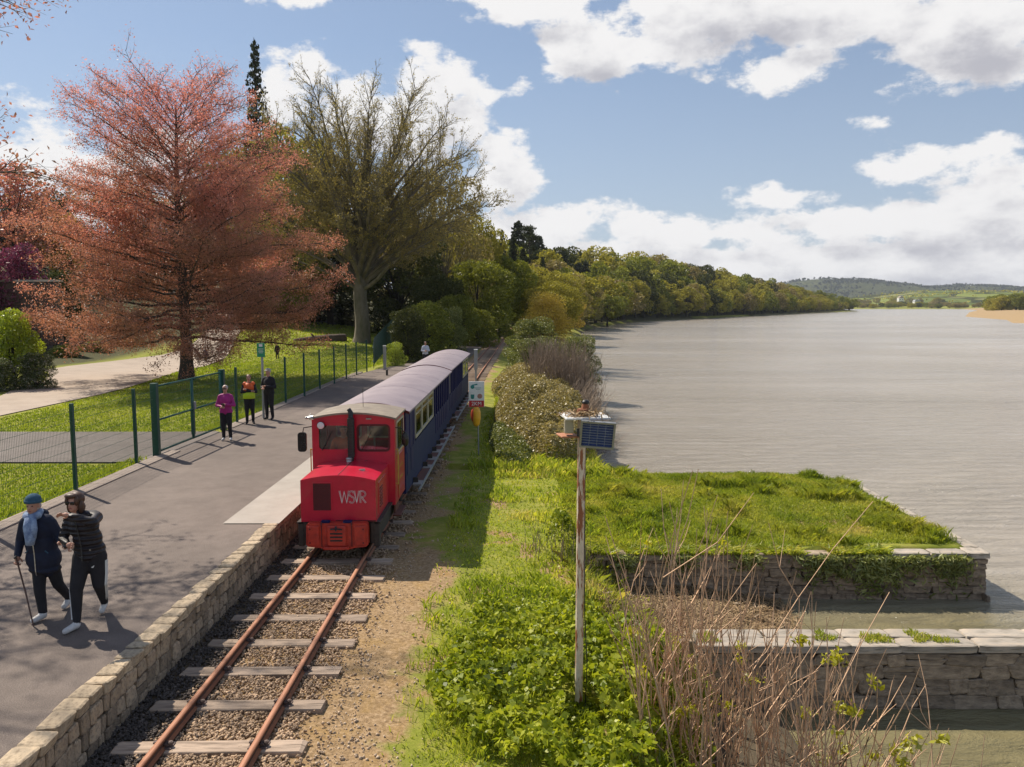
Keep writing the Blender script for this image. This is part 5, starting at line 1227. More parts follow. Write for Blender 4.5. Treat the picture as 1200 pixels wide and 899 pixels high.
# the older woman in the navy coat
pa_, pb_ = P(50, 727, .6), P(76, 712, .6); rt = (pa_ + pb_) / 2
w1 = thing('person', 'woman in long navy coat, blue beanie and pale scarf walking with a cane', 'person', (rt.x, rt.y, 0.605), group=None); LOCAL.add(w1.name)
SK, CO, TR, SH = 0, 1, 2, 3
prim, f1 = head_prims((-0.15, -0.06, 1.41), SK, 0.98, 0.1)
prim += [('e', (-0.13, 0.01, 1.08), (0.195, 0.145, 0.20), CO), ('e', (-0.115, 0.02, 0.90), (0.195, 0.16, 0.20), CO), ('e', (-0.10, 0.02, 0.72), (0.215, 0.17, 0.20), CO), ('c', (-0.15, 0, 1.22), (-0.02, 0, 1.20), 0.085, 0.085, CO), ('c', (-0.26, 0, 1.20), (-0.02, 0, 1.20), 0.078, 0.078, CO),
         ('e', (-0.09, 0.02, 0.58), (0.20, 0.15, 0.06), CO),
         ('c', (-0.30, 0.0, 1.18), (-0.38, 0.02, 0.95), 0.066, 0.056, CO), ('c', (-0.38, 0.02, 0.95), (-0.36, -0.08, 0.79), 0.055, 0.044, CO), ('e', (-0.355, -0.105, 0.745), (0.030, 0.036, 0.042), SK),
         ('c', (0.03, 0, 1.18), (0.12, 0.02, 0.98), 0.066, 0.056, CO), ('c', (0.12, 0.02, 0.98), (0.20, -0.12, 0.96), 0.052, 0.042, CO), ('e', (0.245, -0.17, 0.965), (0.038, 0.034, 0.026), SK),
         ('c', (-0.15, 0.0, 0.62), (-0.09, -0.12, 0.36), 0.090, 0.068, TR), ('c', (-0.09, -0.12, 0.36), (-0.03, -0.18, 0.10), 0.068, 0.052, TR),
         ('c', (-0.02, 0.04, 0.62), (0.04, 0.06, 0.36), 0.090, 0.068, TR), ('c', (0.04, 0.06, 0.36), (0.06, 0.24, 0.13), 0.066, 0.050, TR),
         ('c', (-0.02, -0.19, 0.055), (-0.07, -0.32, 0.035), 0.046, 0.036, SH), ('c', (0.06, 0.26, 0.09), (0.05, 0.14, 0.035), 0.044, 0.036, SH)]
ex = MB(); fingers(ex, (-0.355, -0.115, 0.735), (0, -0.35, -0.9), (0.8, -0.2, 0.1), 1, 1.4); fingers(ex, (0.26, -0.185, 0.965), (0.8, -0.5, -0.2), (0, -0.5, -0.8), 1, 0.9)
link('body', body_mesh('body', prim, [M['skin'], M['navy'], M['blackcloth'], M['shoe']], 0.011, ex), w1)
face_bits(w1, f1, 0.98)
m_ = MB(); m_.ellip(f1(0, 0.018, 0.075), (0.088, 0.100, 0.075), 18, 10); m_.tube([f1(0, 0.01, 0.035), f1(0, 0.012, 0.075)], [0.097, 0.098], 18); m_.build('beanie', M['beanie'], w1, smooth=True)
m_ = MB(); m_.ellip(f1(0, 0.035, -0.01), (0.082, 0.085, 0.07), 14, 8); m_.build('hair', M['hair_white'], w1, smooth=True)
m_ = MB(); m_.tube([f1(-0.07, -0.03, -0.12), f1(0, -0.09, -0.14), f1(0.07, -0.03, -0.12), f1(0.05, 0.07, -0.10), f1(-0.05, 0.07, -0.10), f1(-0.07, -0.03, -0.12)], 0.048, 10)
m_.tube([f1(0.0, -0.095, -0.14), f1(0.0, -0.145, -0.24), f1(0.03, -0.165, -0.38), f1(0.02, -0.165, -0.46)], [0.055, 0.058, 0.062, 0.05], 10); m_.tube([f1(0.03, -0.09, -0.14), f1(0.06, -0.145, -0.27), f1(0.055, -0.16, -0.38)], [0.045, 0.05, 0.04], 8); m_.build('scarf', M['scarf'], w1, smooth=True)
m_ = MB(); m_.tube([(-0.11, -0.170, 0.94), (-0.10, -0.170, 0.80), (-0.09, -0.180, 0.60), (-0.09, -0.165, 0.55)], 0.006, 5); m_.build('coat_zip', M['chrome'], w1)
m_ = MB(); m_.box((0.03, -0.13, 0.84), (0.05, 0.012, 0.012), rot=Matrix.Rotation(0.7, 3, 'Y')); m_.box((-0.22, -0.13, 0.84), (0.05, 0.012, 0.012), rot=Matrix.Rotation(-0.7, 3, 'Y')); m_.build('pocket_trim', M['beanie'], w1)
m_ = MB(); m_.ellip((-0.17, 0.085, 1.27), (0.13, 0.07, 0.07), 14, 8); m_.build('hood', M['navy'], w1, smooth=True)
LOCAL_END = 1
cn = thing('walking_cane', 'thin dark walking cane held by the woman in the navy coat', 'cane', (rt.x, rt.y - 0.35, 0.605))
o_ = rt + Vector((0, 0, 0.605 - rt.z))
MB().tube([o_ + Vector((-0.35, -0.13, 0.76)), o_ + Vector((-0.17, -0.27, 0.36)), o_ + Vector((-0.02, -0.40, 0.0))], [0.011, 0.010, 0.009], 8).build('shaft', M['cane'], cn)
MB().tube([o_ + Vector((-0.38, -0.06, 0.775)), o_ + Vector((-0.36, -0.10, 0.785)), o_ + Vector((-0.345, -0.17, 0.775))], 0.013, 8).build('handle', M['black'], cn)

# the younger woman in the black padded jacket
pa_, pb_ = P(90, 738, .6), P(122, 716, .6); rt = (pa_ + pb_) / 2
w2 = thing('person', 'woman in black padded jacket and sunglasses raising one hand, white striped trousers', 'person', (rt.x + 0.01, rt.y, 0.605)); LOCAL.add(w2.name)
prim, f2 = head_prims((-0.10, -0.06, 1.50), SK, 1.0, -0.15)
prim += [('e', (-0.04, 0, 1.20), (0.19, 0.14, 0.18), CO), ('e', (0.00, 0.01, 1.03), (0.175, 0.14, 0.17), CO), ('e', (0.012, 0.02, 0.90), (0.19, 0.15, 0.13), CO), ('c', (-0.18, 0, 1.30), (0.10, 0, 1.31), 0.080, 0.080, CO), ('e', (0.015, 0.01, 0.84), (0.185, 0.15, 0.085), CO),
         ('c', (-0.08, -0.01, 1.34), (-0.085, -0.02, 1.39), 0.07, 0.066, CO),
         ('c', (0.13, 0, 1.30), (0.20, -0.22, 1.30), 0.072, 0.060, CO), ('c', (0.20, -0.22, 1.30), (0.02, -0.34, 1.40), 0.058, 0.046, CO), ('e', (-0.045, -0.36, 1.425), (0.045, 0.028, 0.030), SK),
         ('c', (-0.20, 0, 1.28), (-0.27, -0.04, 1.05), 0.070, 0.058, CO), ('c', (-0.27, -0.04, 1.05), (-0.14, -0.20, 1.01), 0.056, 0.044, CO), ('e', (-0.085, -0.235, 1.02), (0.040, 0.034, 0.038), SK),
         ('c', (-0.07, 0.0, 0.80), (-0.07, -0.17, 0.46), 0.115, 0.080, TR), ('c', (-0.07, -0.17, 0.46), (-0.03, -0.27, 0.10), 0.076, 0.046, TR),
         ('c', (0.10, 0.02, 0.80), (0.13, -0.02, 0.46), 0.115, 0.080, TR), ('c', (0.13, -0.02, 0.46), (0.04, 0.24, 0.15), 0.076, 0.048, TR),
         ('c', (-0.03, -0.28, 0.05), (-0.08, -0.44, 0.035), 0.045, 0.036, SH), ('c', (0.035, 0.27, 0.12), (0.03, 0.19, 0.04), 0.042, 0.036, SH)]
ex = MB(); fingers(ex, (-0.05, -0.365, 1.43), (-0.9, -0.15, 0.15), (0.1, -0.6, -0.7), 1, 0.7); fingers(ex, (-0.075, -0.245, 1.02), (0.7, -0.6, 0.1), (0.0, 0.7, -0.3), 1, 1.9)
link('body', body_mesh('body', prim, [M['skin'], M['quilt'], M['blackcloth'], M['shoe']], 0.011, ex), w2)
face_bits(w2, f2, 1.0, False)
m_ = MB(); m_.ellip(f2(0, 0.04, 0.035), (0.094, 0.095, 0.088), 18, 12); m_.ellip(f2(-0.075, 0.01, -0.05), (0.028, 0.05, 0.085), 12, 8); m_.ellip(f2(0.075, 0.02, -0.05), (0.028, 0.05, 0.085), 12, 8); m_.ellip(f2(0, 0.07, -0.07), (0.085, 0.05, 0.08), 12, 8); m_.ellip(f2(-0.01, -0.040, 0.088), (0.078, 0.058, 0.034), 12, 8); m_.ellip(f2(-0.060, -0.045, 0.03), (0.026, 0.034, 0.06), 10, 8); m_.ellip(f2(0.062, -0.04, 0.03), (0.024, 0.034, 0.06), 10, 8); m_.build('hair', M['hair_brown'], w2, smooth=True)
m_ = MB()
for sx_ in (-1, 1): m_.box(f2(sx_ * 0.033, -0.082, 0.008), (0.052, 0.012, 0.036), bev=0.005)
m_.box(f2(0, -0.084, 0.018), (0.03, 0.008, 0.008)); m_.build('sunglasses', M['lens'], w2)
m_ = MB(); m_.tube([(-0.07, -0.150, 1.36), (-0.03, -0.148, 1.15), (0.0, -0.145, 0.95), (0.01, -0.165, 0.80)], 0.007, 5); m_.build('jacket_zip', M['black'], w2)
m_ = MB()
for off_ in (-0.022, 0.0, 0.022):
    m_.tube([(0.212, 0.02 + off_, 0.76), (0.222, -0.01 + off_, 0.60), (0.212, -0.02 + off_, 0.46), (0.155, 0.10 + off_, 0.30), (0.086, 0.22 + off_, 0.17)], 0.0065, 5)
    m_.tube([(-0.165, -0.03 + off_, 0.70), (-0.142, -0.17 + off_, 0.46), (-0.078, -0.27 + off_, 0.12)], 0.0065, 5)
m_.build('trouser_stripes', M['white'], w2)
m_ = MB()
for k in range(3): m_.box((0.085 + k * 0.012, -0.088 - 0.004 * k, 0.70 + 0.004 * k), (0.008, 0.006, 0.012 + 0.010 * k), rot=Matrix.Rotation(0.5, 3, 'Y'))
m_.build('trouser_emblem', M['white'], w2)
m_ = MB(); m_.box((0.10, -0.135, 0.93), (0.018, 0.008, 0.018)); m_.box((-0.12, -0.12, 0.93), (0.018, 0.008, 0.018)); m_.build('jacket_badge', M['chrome'], w2)
MB().ellip(f2(0.0, 0.04, -0.13), (0.08, 0.065, 0.035), 14, 8).build('collar', M['quilt'], w2, smooth=True)

def simple_person(label, px, py, H, cols, rz=0.0, arms='down', hair='hair_white', extra=None, zb=0.605, vox=0.02, at=None):
    p0 = P(px, py, zb) if at is None else Vector(at); s = H / 1.7
    t = thing('person', label, 'person', tuple(p0), rz); LOCAL.add(t.name)
    prim, ff = head_prims((0, -0.02, 1.585 * s), 0, s * 1.0)
    v = lambda x, y, z: (x * s, y * s, z * s)
    prim += [('e', v(0, 0, 1.22), (.175 * s, .14 * s, .20 * s), 1), ('e', v(0, 0.01, 1.0), (.18 * s, .145 * s, .20 * s), 1), ('c', v(-.085, .01, .90), v(.085, .01, .90), .115 * s, .115 * s, 1), ('c', v(-.11, 0, 1.37), v(.11, 0, 1.37), .07 * s, .07 * s, 1),
             ('c', v(-.085, 0, .88), v(-.09, -.02, .48), .10 * s, .075 * s, 2), ('c', v(-.09, -.02, .48), v(-.09, 0, .1), .070 * s, .052 * s, 2), ('c', v(.085, 0, .88), v(.10, -.02, .48), .10 * s, .075 * s, 2), ('c', v(.10, -.02, .48), v(.11, .02, .1), .070 * s, .052 * s, 2),
             ('c', v(-.09, 0, .05), v(-.11, -.14, .035), .043 * s, .035 * s, 3), ('c', v(.11, 0.01, .05), v(.14, -.12, .035), .043 * s, .035 * s, 3)]
    ex = MB()
    for sd in (-1, 1):
        sh_ = v(sd * .165, 0, 1.355)
        if arms == 'front': el, ha = v(sd * .26, -.02, 1.08), v(sd * .06, -.24, 1.10 + 0.03 * sd)
        elif arms == 'fold': el, ha = v(sd * .24, -.08, 1.10), v(-sd * .06, -.20, 1.17 + .03 * sd)
        else: el, ha = v(sd * .25, .02, 1.08), v(sd * .24, -.06, .84)
        prim += [('c', sh_, el, .062 * s, .05 * s, 1), ('c', el, ha, .048 * s, .038 * s, 1)]
        d = (Vector(ha) - Vector(el)).normalized(); pc_ = Vector(ha) + d * 0.05 * s; prim.append(('e', pc_, (.034 * s, .034 * s, .034 * s), 0)); fingers(ex, pc_ + d * 0.005, d, (-sd, 0, 0.01) if arms == 'down' else (0, 0.2, -1), 1, 0.9, s=s)
    link('body', body_mesh('body', prim, [M['skin'], M[cols[0]], M[cols[1]], M[cols[2]]], vox, ex, 2), t)
    face_bits(t, ff, s)
    if hair: MB().ellip(ff(0, .03, .035), (.086 * s, .092 * s, .085 * s), 14, 8).build('hair', M[hair], t, smooth=True)
    if extra: extra(t, ff, s, v)
    return t
def x_glasses(t, f, s, v):
    m_ = MB(); m_.box(f(0, -.085, .01), (.12 * s, .012, .03 * s)); m_.build('sunglasses', M['lens'], t); m_ = MB(); m_.box(v(0.0, -.32, 1.13), (.08, .015, .14), rot=Matrix.Rotation(0.9, 3, 'X')); m_.build('phone', M['black'], t)
def x_vest(t, f, s, v):
    m_ = MB(); m_.tube([v(0, 0, .88), v(0, 0, 1.14)], [.204 * s, .192 * s], 16); m_.build('hi_vis_vest_lower', M['hivis'], t, smooth=True)
    m_ = MB(); m_.tube([v(0, 0, 1.14), v(0, 0, 1.30), v(0, 0.0, 1.42)], [.192 * s, .182 * s, .12 * s], 16)
    for sd in (-1, 1): m_.ellip(v(sd * .13, 0, 1.37), (.085 * s, .09 * s, .085 * s), 10, 8)
    m_.build('hi_vis_vest_upper', M['hiorange'], t, smooth=True)
def x_cap(t, f, s, v):
    m_ = MB(); m_.ellip(f(0, .01, .075), (.09 * s, .098 * s, .055 * s), 14, 8); m_.ellip(f(0, -.10, .055), (.065 * s, .06 * s, .012 * s), 12, 6); m_.build('cap', M['capcloth'], t, smooth=True)
simple_person('woman in bright magenta jacket and dark glasses standing in front of the green gate', 266, 516, 1.60, ('magenta', 'blackcloth', 'shoe'), 0.1, 'front', 'hair_white', x_glasses)
simple_person('person in orange and yellow hi-vis vest with dark trousers beside the fence', 293, 496.5, 1.62, ('blackcloth', 'blackcloth', 'blackcloth'), 0.3, 'fold', 'hair_brown', x_vest)
simple_person('man in pale cap and dark jacket standing next to the hi-vis worker', 316, 491.5, 1.74, ('blackcloth', 'blackcloth', 'blackcloth'), -0.3, 'front', 'hair_white', x_cap)
simple_person('person in a pale shirt on the path just beyond the last coach', 0, 0, 1.66, ('paleblue', 'blackcloth', 'blackcloth'), 0.2, 'front', 'hair_brown', at=(-5.7, 52.4, 0.42), vox=0.026)
q = P(241, 421, 0.52); simple_person('child in a purple coat walking on the gravel drive behind the copper tree', 0, 0, 1.12, ('purple', 'purple', 'blackcloth'), 0.5, 'down', 'hair_brown', at=(q.x, q.y, gz(q.x, q.y) + .02), vox=0.026)
q = P(325, 417, 0.52); simple_person('figure in dark clothes on the grass between the trail sign and the fallen log', 0, 0, 1.25, ('blackcloth', 'blackcloth', 'blackcloth'), 0.0, 'down', 'hair_brown', at=(q.x, q.y, gz(q.x, q.y)), vox=0.026)

# the driver inside the cab
dv = thing('person', 'train driver in black hat and orange vest behind the left cab window', 'person', (-3.33, 15.62, 0.74)); LOCAL.add(dv.name)
prim, fd = head_prims((0, -0.02, 1.30), 0, 1.0, 0.3)
prim += [('c', (0, .02, .98), (0, .04, .62), .15, .14, 1), ('c', (-.14, .02, 1.07), (.14, .02, 1.07), .08, .08, 1), ('c', (-.19, .0, 1.05), (-.24, -.14, .82), .06, .05, 1), ('c', (-.24, -.14, .82), (-.13, -.36, .88), .048, .04, 1), ('e', (-.11, -.39, .90), (.036, .04, .03), 0),
         ('c', (.19, .0, 1.05), (.22, -.10, .84), .06, .05, 1), ('c', (.22, -.10, .84), (.10, -.30, .90), .048, .04, 1), ('e', (.08, -.33, .92), (.036, .04, .03), 0),
         ('c', (-.09, .02, .55), (-.10, -.2, .50), .085, .07, 2), ('c', (.09, .02, .55), (.10, -.2, .50), .085, .07, 2), ('c', (-.10, -.2, .50), (-.10, -.2, .06), .06, .045, 2), ('c', (.10, -.2, .50), (.10, -.2, .06), .06, .045, 2), ('c', (-.10, -.2, .04), (-.10, -.28, .035), .04, .035, 2), ('c', (.10, -.2, .04), (.10, -.28, .035), .04, .035, 2)]
ex = MB(); fingers(ex, (-.11, -.40, .90), (.2, -.9, 0), (0, 0, -1), 1, 1.3); fingers(ex, (.07, -.34, .92), (-.2, -.9, 0), (0, 0, -1), 1, 1.3)
link('body', body_mesh('body', prim, [M['skin'], M['hiorange'], M['blackcloth']], 0.018, ex, 2), dv); face_bits(dv, fd)
m_ = MB(); m_.tube([fd(0, .01, .06), fd(0, .01, .14)], [.098, .085], 16); m_.tube([fd(0, .0, .055), fd(0, .0, .065)], [.15, .15], 18); m_.build('hat', M['black'], dv, autos=40)
MB().ellip(fd(0, .035, -.0), (.082, .08, .075), 12, 8).build('hair', M['hair_brown'], dv, smooth=True)
st_ = MB(); st_.box((-3.33, 15.72, 1.18), (0.42, 0.36, 0.08), bev=0.02); st_.box((-3.33, 15.72, 0.95), (0.1, 0.1, 0.42))
# ------------------------------------------------------------------ vegetation
LM = {}
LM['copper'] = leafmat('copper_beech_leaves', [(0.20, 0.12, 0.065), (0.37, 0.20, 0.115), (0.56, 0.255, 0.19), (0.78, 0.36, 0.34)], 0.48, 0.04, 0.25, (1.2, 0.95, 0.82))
LM['bigbeech'] = leafmat('opening_beech_leaves', [(0.18, 0.145, 0.05), (0.30, 0.24, 0.075), (0.40, 0.34, 0.10)], 0.4, 0.03, 0.2)
LM['olive'] = leafmat('spring_olive_leaves', [(0.19, 0.18, 0.035), (0.33, 0.30, 0.05), (0.47, 0.42, 0.08)], 0.35, 0.01, 0.15)
LM['green'] = leafmat('fresh_green_leaves', [(0.10, 0.12, 0.018), (0.20, 0.22, 0.03), (0.31, 0.32, 0.045)], 0.38, 0.02, 0.15)
LM['bright'] = leafmat('lime_green_leaves', [(0.14, 0.20, 0.015), (0.27, 0.34, 0.02), (0.42, 0.46, 0.04)], 0.45, 0.05, 0.4)
LM['dark'] = leafmat('evergreen_leaves', [(0.035, 0.043, 0.016), (0.07, 0.082, 0.026), (0.12, 0.125, 0.038)], 0.2, 0.012, 0.2)
LM['brown'] = leafmat('budding_brown_twigs', [(0.19, 0.15, 0.075), (0.30, 0.25, 0.10), (0.40, 0.34, 0.13)], 0.3, 0.02, 0.15)
LM['gold'] = leafmat('golden_willow_leaves', [(0.28, 0.19, 0.04), (0.46, 0.34, 0.06), (0.60, 0.48, 0.09)], 0.4, 0.03, 0.4)
LM['conifer'] = leafmat('conifer_needles', [(0.03, 0.038, 0.022), (0.055, 0.066, 0.034), (0.085, 0.095, 0.045)], 0.1, 0.01, 0.3)
LM['ivy'] = leafmat('ivy_leaves', [(0.05, 0.07, 0.015), (0.15, 0.175, 0.035), (0.34, 0.34, 0.11)], 0.3, 0.04, 0.5)
LM['bramble'] = leafmat('bramble_tangle', [(0.20, 0.165, 0.06), (0.36, 0.30, 0.115), (0.50, 0.41, 0.20)], 0.3, 0.05, 0.5)
LM['cover'] = leafmat('broad_ground_leaves', [(0.09, 0.13, 0.012), (0.25, 0.32, 0.02), (0.42, 0.47, 0.035), (0.58, 0.60, 0.10)], 0.45, 0.02, 1.6)
LM['grass'] = leafmat('grass_blades', [(0.14, 0.21, 0.016), (0.28, 0.36, 0.028), (0.46, 0.48, 0.06), (0.66, 0.55, 0.21)], 0.45, 0.04, 0.45)
LM['lawn'] = leafmat('lawn_blades', [(0.14, 0.20, 0.012), (0.25, 0.325, 0.02), (0.40, 0.43, 0.05)], 0.45, 0.03, 0.3)
LM['fern'] = leafmat('wall_ferns', [(0.10, 0.13, 0.03), (0.26, 0.30, 0.08), (0.50, 0.52, 0.22)], 0.3, 0.03, 0.9)
LM['bud'] = leafmat('yellow_green_buds', [(0.27, 0.28, 0.012), (0.44, 0.43, 0.02), (0.60, 0.56, 0.04)], 0.4, 0.05, 2.0)
LM['whiteflower'] = leafmat('white_blossom', [(0.04, 0.065, 0.02), (0.09, 0.125, 0.035), (0.17, 0.19, 0.07), (0.80, 0.74, 0.72)], 0.3, 0.02, 0.8, (1, 1, 0.9))
LM['pinkflower'] = leafmat('pink_blossom', [(0.07, 0.03, 0.035), (0.22, 0.04, 0.09), (0.36, 0.08, 0.15)], 0.3, 0.03, 0.4, (1, 1, 1))
BARK = {'bark': M['bark'], 'grey': M['barkgrey'], 'dark': M['barkdark']}

LM['farwood'] = leafmat('distant_hill_wood', [(0.03, 0.04, 0.02), (0.05, 0.06, 0.028), (0.08, 0.085, 0.04)], 0.1, 0.0, 0.02)
class Tubes:
    """many tapered limbs in one numpy mesh"""
    def __init__(s): s.P = []; s.R = []
    def add(s, pts, rad): s.P.append(np.array([tuple(p) for p in pts], dtype=float)); s.R.append(np.array(rad, dtype=float))
    def mesh(s, name, m_, off=(0, 0, 0), thin=0.03):
        V = []; F = []; o = 0
        for P_, R_ in zip(s.P, s.R):
            n = 8 if R_[0] > 0.12 else (5 if R_[0] > thin else 3); k = len(P_)
            d = np.gradient(P_, axis=0); d = unit(d); ref = np.where(np.abs(d[:, 2:3]) > 0.92, np.array([[1.0, 0, 0]]), np.array([[0, 0, 1.0]]))
            u = unit(np.cross(d, ref)); w = np.cross(u, d); a = np.arange(n) * 2 * math.pi / n
            ringv = P_[:, None, :] + (u[:, None, :] * np.cos(a)[None, :, None] + w[:, None, :] * np.sin(a)[None, :, None]) * R_[:, None, None]
            V.append(ringv.reshape(-1, 3)); i = np.arange(k - 1)[:, None] * n; j = np.arange(n)[None]; j2 = (j + 1) % n
            F.append(np.stack([i + j, i + j2, i + n + j2, i + n + j], -1).reshape(-1, 4) + o); o += k * n
        return np_mesh(name, np.vstack(V) + np.array(off), np.vstack(F), m_, smooth=True)
def rv(rg): v = rg.normal(size=3); return v / np.linalg.norm(v)

def conical_beech(name, label, base, H, prof, nl, leaves, seed, lsize, group=None, zlow=1.6, trunk_r=0.42, view_cut=None):
    """straight leader, tiers of long fine limbs with level sprays of small leaves; prof(t) = crown radius at height fraction"""
    rg = np.random.default_rng(seed); t_ = thing(name, label, 'tree', base, group=group); T = Tubes(); L = []; Ls = []
    k = 14; zz = np.linspace(-0.3, H, k); tr = np.stack([0.10 * np.sin(zz * 0.5), 0.08 * np.cos(zz * 0.6), zz], 1); rr = trunk_r * (1 - zz.clip(0) / H) ** 0.85 + 0.02; rr[0] *= 1.5; rr[1] *= 1.1
    T.add(tr, rr)
    for i in range(nl):
        f = (i + rg.random()) / nl; z0 = zlow + 0.6 + (H - zlow - 1.2) * f ** 1.05; t = z0 / H; Lr = prof(t) * rg.uniform(0.80, 1.08)
        az = i * 2.39996 + rg.normal() * 0.25; elev = 0.02 + 0.85 * t ** 1.4 + rg.normal() * 0.085; p0 = np.array([np.interp(z0, zz, tr[:, 0]), np.interp(z0, zz, tr[:, 1]), z0])
        h = np.array([math.cos(az), math.sin(az), 0]); n = 8; pts = [p0]; e = elev
        for q in range(n):
            st_ = Lr / n / max(0.45, math.cos(elev) * 0.9); pts.append(pts[-1] + (h * math.cos(e) + np.array([0, 0, math.sin(e)])) * st_ + rg.normal(size=3) * 0.04 * st_ * 3)
            e += (0.02 if t < 0.35 else -0.03) - (0.10 if t < 0.3 and q < 3 else 0)
            if t < 0.3: e += 0.02 * q
        pts = np.array(pts); r0 = 0.028 + 0.075 * (1 - t) * Lr / 7; T.add(pts, np.linspace(r0, 0.008, len(pts)))
        ns = int(7 + Lr * 3.6)
        for s_ in range(ns):
            u = 0.18 + 0.82 * (s_ + rg.random()) / ns; ix = u * n; a = int(min(ix, n - 1)); p1 = pts[a] + (pts[a + 1] - pts[a]) * (ix - a); dirv = pts[a + 1] - pts[a]; dirv /= np.linalg.norm(dirv)
            sd = np.cross(dirv, [0, 0, 1.0]); sd /= np.linalg.norm(sd) + 1e-9; sgn = 1 if s_ % 2 else -1; l2 = (0.42 * Lr * (1 - u) + 0.55) * rg.uniform(0.6, 1.1)
            d2 = dirv * 0.75 + sd * sgn * rg.uniform(0.5, 0.95) + np.array([0, 0, rg.normal() * 0.34 + 0.06 + 0.25 * t]); d2 /= np.linalg.norm(d2)
            m = 4; q2 = [p1]
            for _ in range(m): q2.append(q2[-1] + d2 * l2 / m + rg.normal(size=3) * 0.035 * l2)
            q2 = np.array(q2); T.add(q2, np.linspace(0.014, 0.004, m + 1))
            nt_ = int(2 + l2 * 2.4)
            for c_ in range(nt_):
                v = rg.random() ** 0.7; p2 = q2[0] + (q2[-1] - q2[0]) * v; d3 = d2 * 0.7 + sd * rg.normal() * 0.6 + np.array([0, 0, rg.normal() * 0.40]); d3 /= np.linalg.norm(d3); l3 = rg.uniform(0.25, 0.6)
                T.add(np.array([p2, p2 + d3 * l3]), [0.005, 0.002]); L.append(np.concatenate([p2, d3 * l3]))
    L = np.array(L); n = leaves; w_ = np.ones(len(L)); idx = rg.integers(0, len(L), n); tt = rg.random(n) * 1.05; C = L[idx, :3] + L[idx, 3:] * tt[:, None] + rg.normal(size=(n, 3)) * np.array([0.14, 0.14, 0.15])
    trk = link('trunk', T.mesh('trunk', M['bark']), t_)
    k_ = rg.random(n) < np.clip(1.25 - 0.75 * (C[:, 2] / H) ** 1.5, 0.3, 1); C = C[k_]; n = len(C); lit = np.clip(rg.random(n) * 0.50 + 0.62 * (C[:, 2] / H) - 0.10, 0, 1)  # shading painted in: leaves browner low in the crown, pinker up top
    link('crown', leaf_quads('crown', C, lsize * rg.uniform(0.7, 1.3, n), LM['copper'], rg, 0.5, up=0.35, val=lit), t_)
    return t_
q = P(218, 446, 0.52)
def prof1(t):
    return np.interp(t, [0.08, 0.14, 0.22, 0.35, 0.5, 0.62, 0.75, 0.87, 0.95, 1.0], [4.8, 6.4, 6.9, 6.7, 6.0, 5.2, 4.3, 3.2, 2.0, 0.5])
conical_beech('copper_beech', 'large copper beech with pinkish red leaves standing on the lawn behind the fence', (q.x, q.y, gz(q.x, q.y)), 14.3, prof1, 116, 310000, 11, 0.047, trunk_r=0.33)
conical_beech('copper_beech', 'copper beech whose branch tips hang into the photo at the upper left edge', (-14.0, 13.9, 0.52), 12.5, lambda t: np.interp(t, [0, .3, .5, .65, .8, 1], [3.0, 3.6, 4.9, 5.3, 4.6, 0.8]), 24, 16000, 12, 0.048, zlow=4.6, trunk_r=0.3)

def broad(T, tips, p, d, L, r, depth, rg, kids, ang, lr, up=0.12, wob=0.12, maxd=5):
    n = 5 if depth < 3 else 3; pts = [p]; cd = d
    for _ in range(n):
        cd = cd + rg.normal(size=3) * wob + np.array([0, 0, up * 0.5]); cd = cd / np.linalg.norm(cd); pts.append(pts[-1] + cd * L / n)
    pts = np.array(pts); r1 = r * (0.55 if depth < maxd else 0.3); T.add(pts, np.linspace(r, r1, n + 1))
    if depth >= maxd: tips.append(np.concatenate([pts[0], pts[-1] - pts[0]])); return
    k = kids[depth]
    for i in range(k):
        u = 1.0 if i == 0 else (0.30 + 0.70 * (i - rg.random()) / k); j = u * n; a = int(min(j, n - 1)); q = pts[a] + (pts[a + 1] - pts[a]) * (j - a); dd = pts[a + 1] - pts[a]; dd /= np.linalg.norm(dd)
        o = np.cross(dd, rv(rg)); o /= np.linalg.norm(o); th = ang[depth] * (0.45 if i == 0 else rg.uniform(0.75, 1.25)); nd = dd * math.cos(th) + o * math.sin(th); nd[2] += up; nd /= np.linalg.norm(nd)
        broad(T, tips, q, nd, L * lr[depth] * rg.uniform(0.8, 1.15), max(r * (0.75 if i == 0 else 0.5) * (1 - 0.3 * u), 0.006), depth + 1, rg, kids, ang, lr, up, wob, maxd)
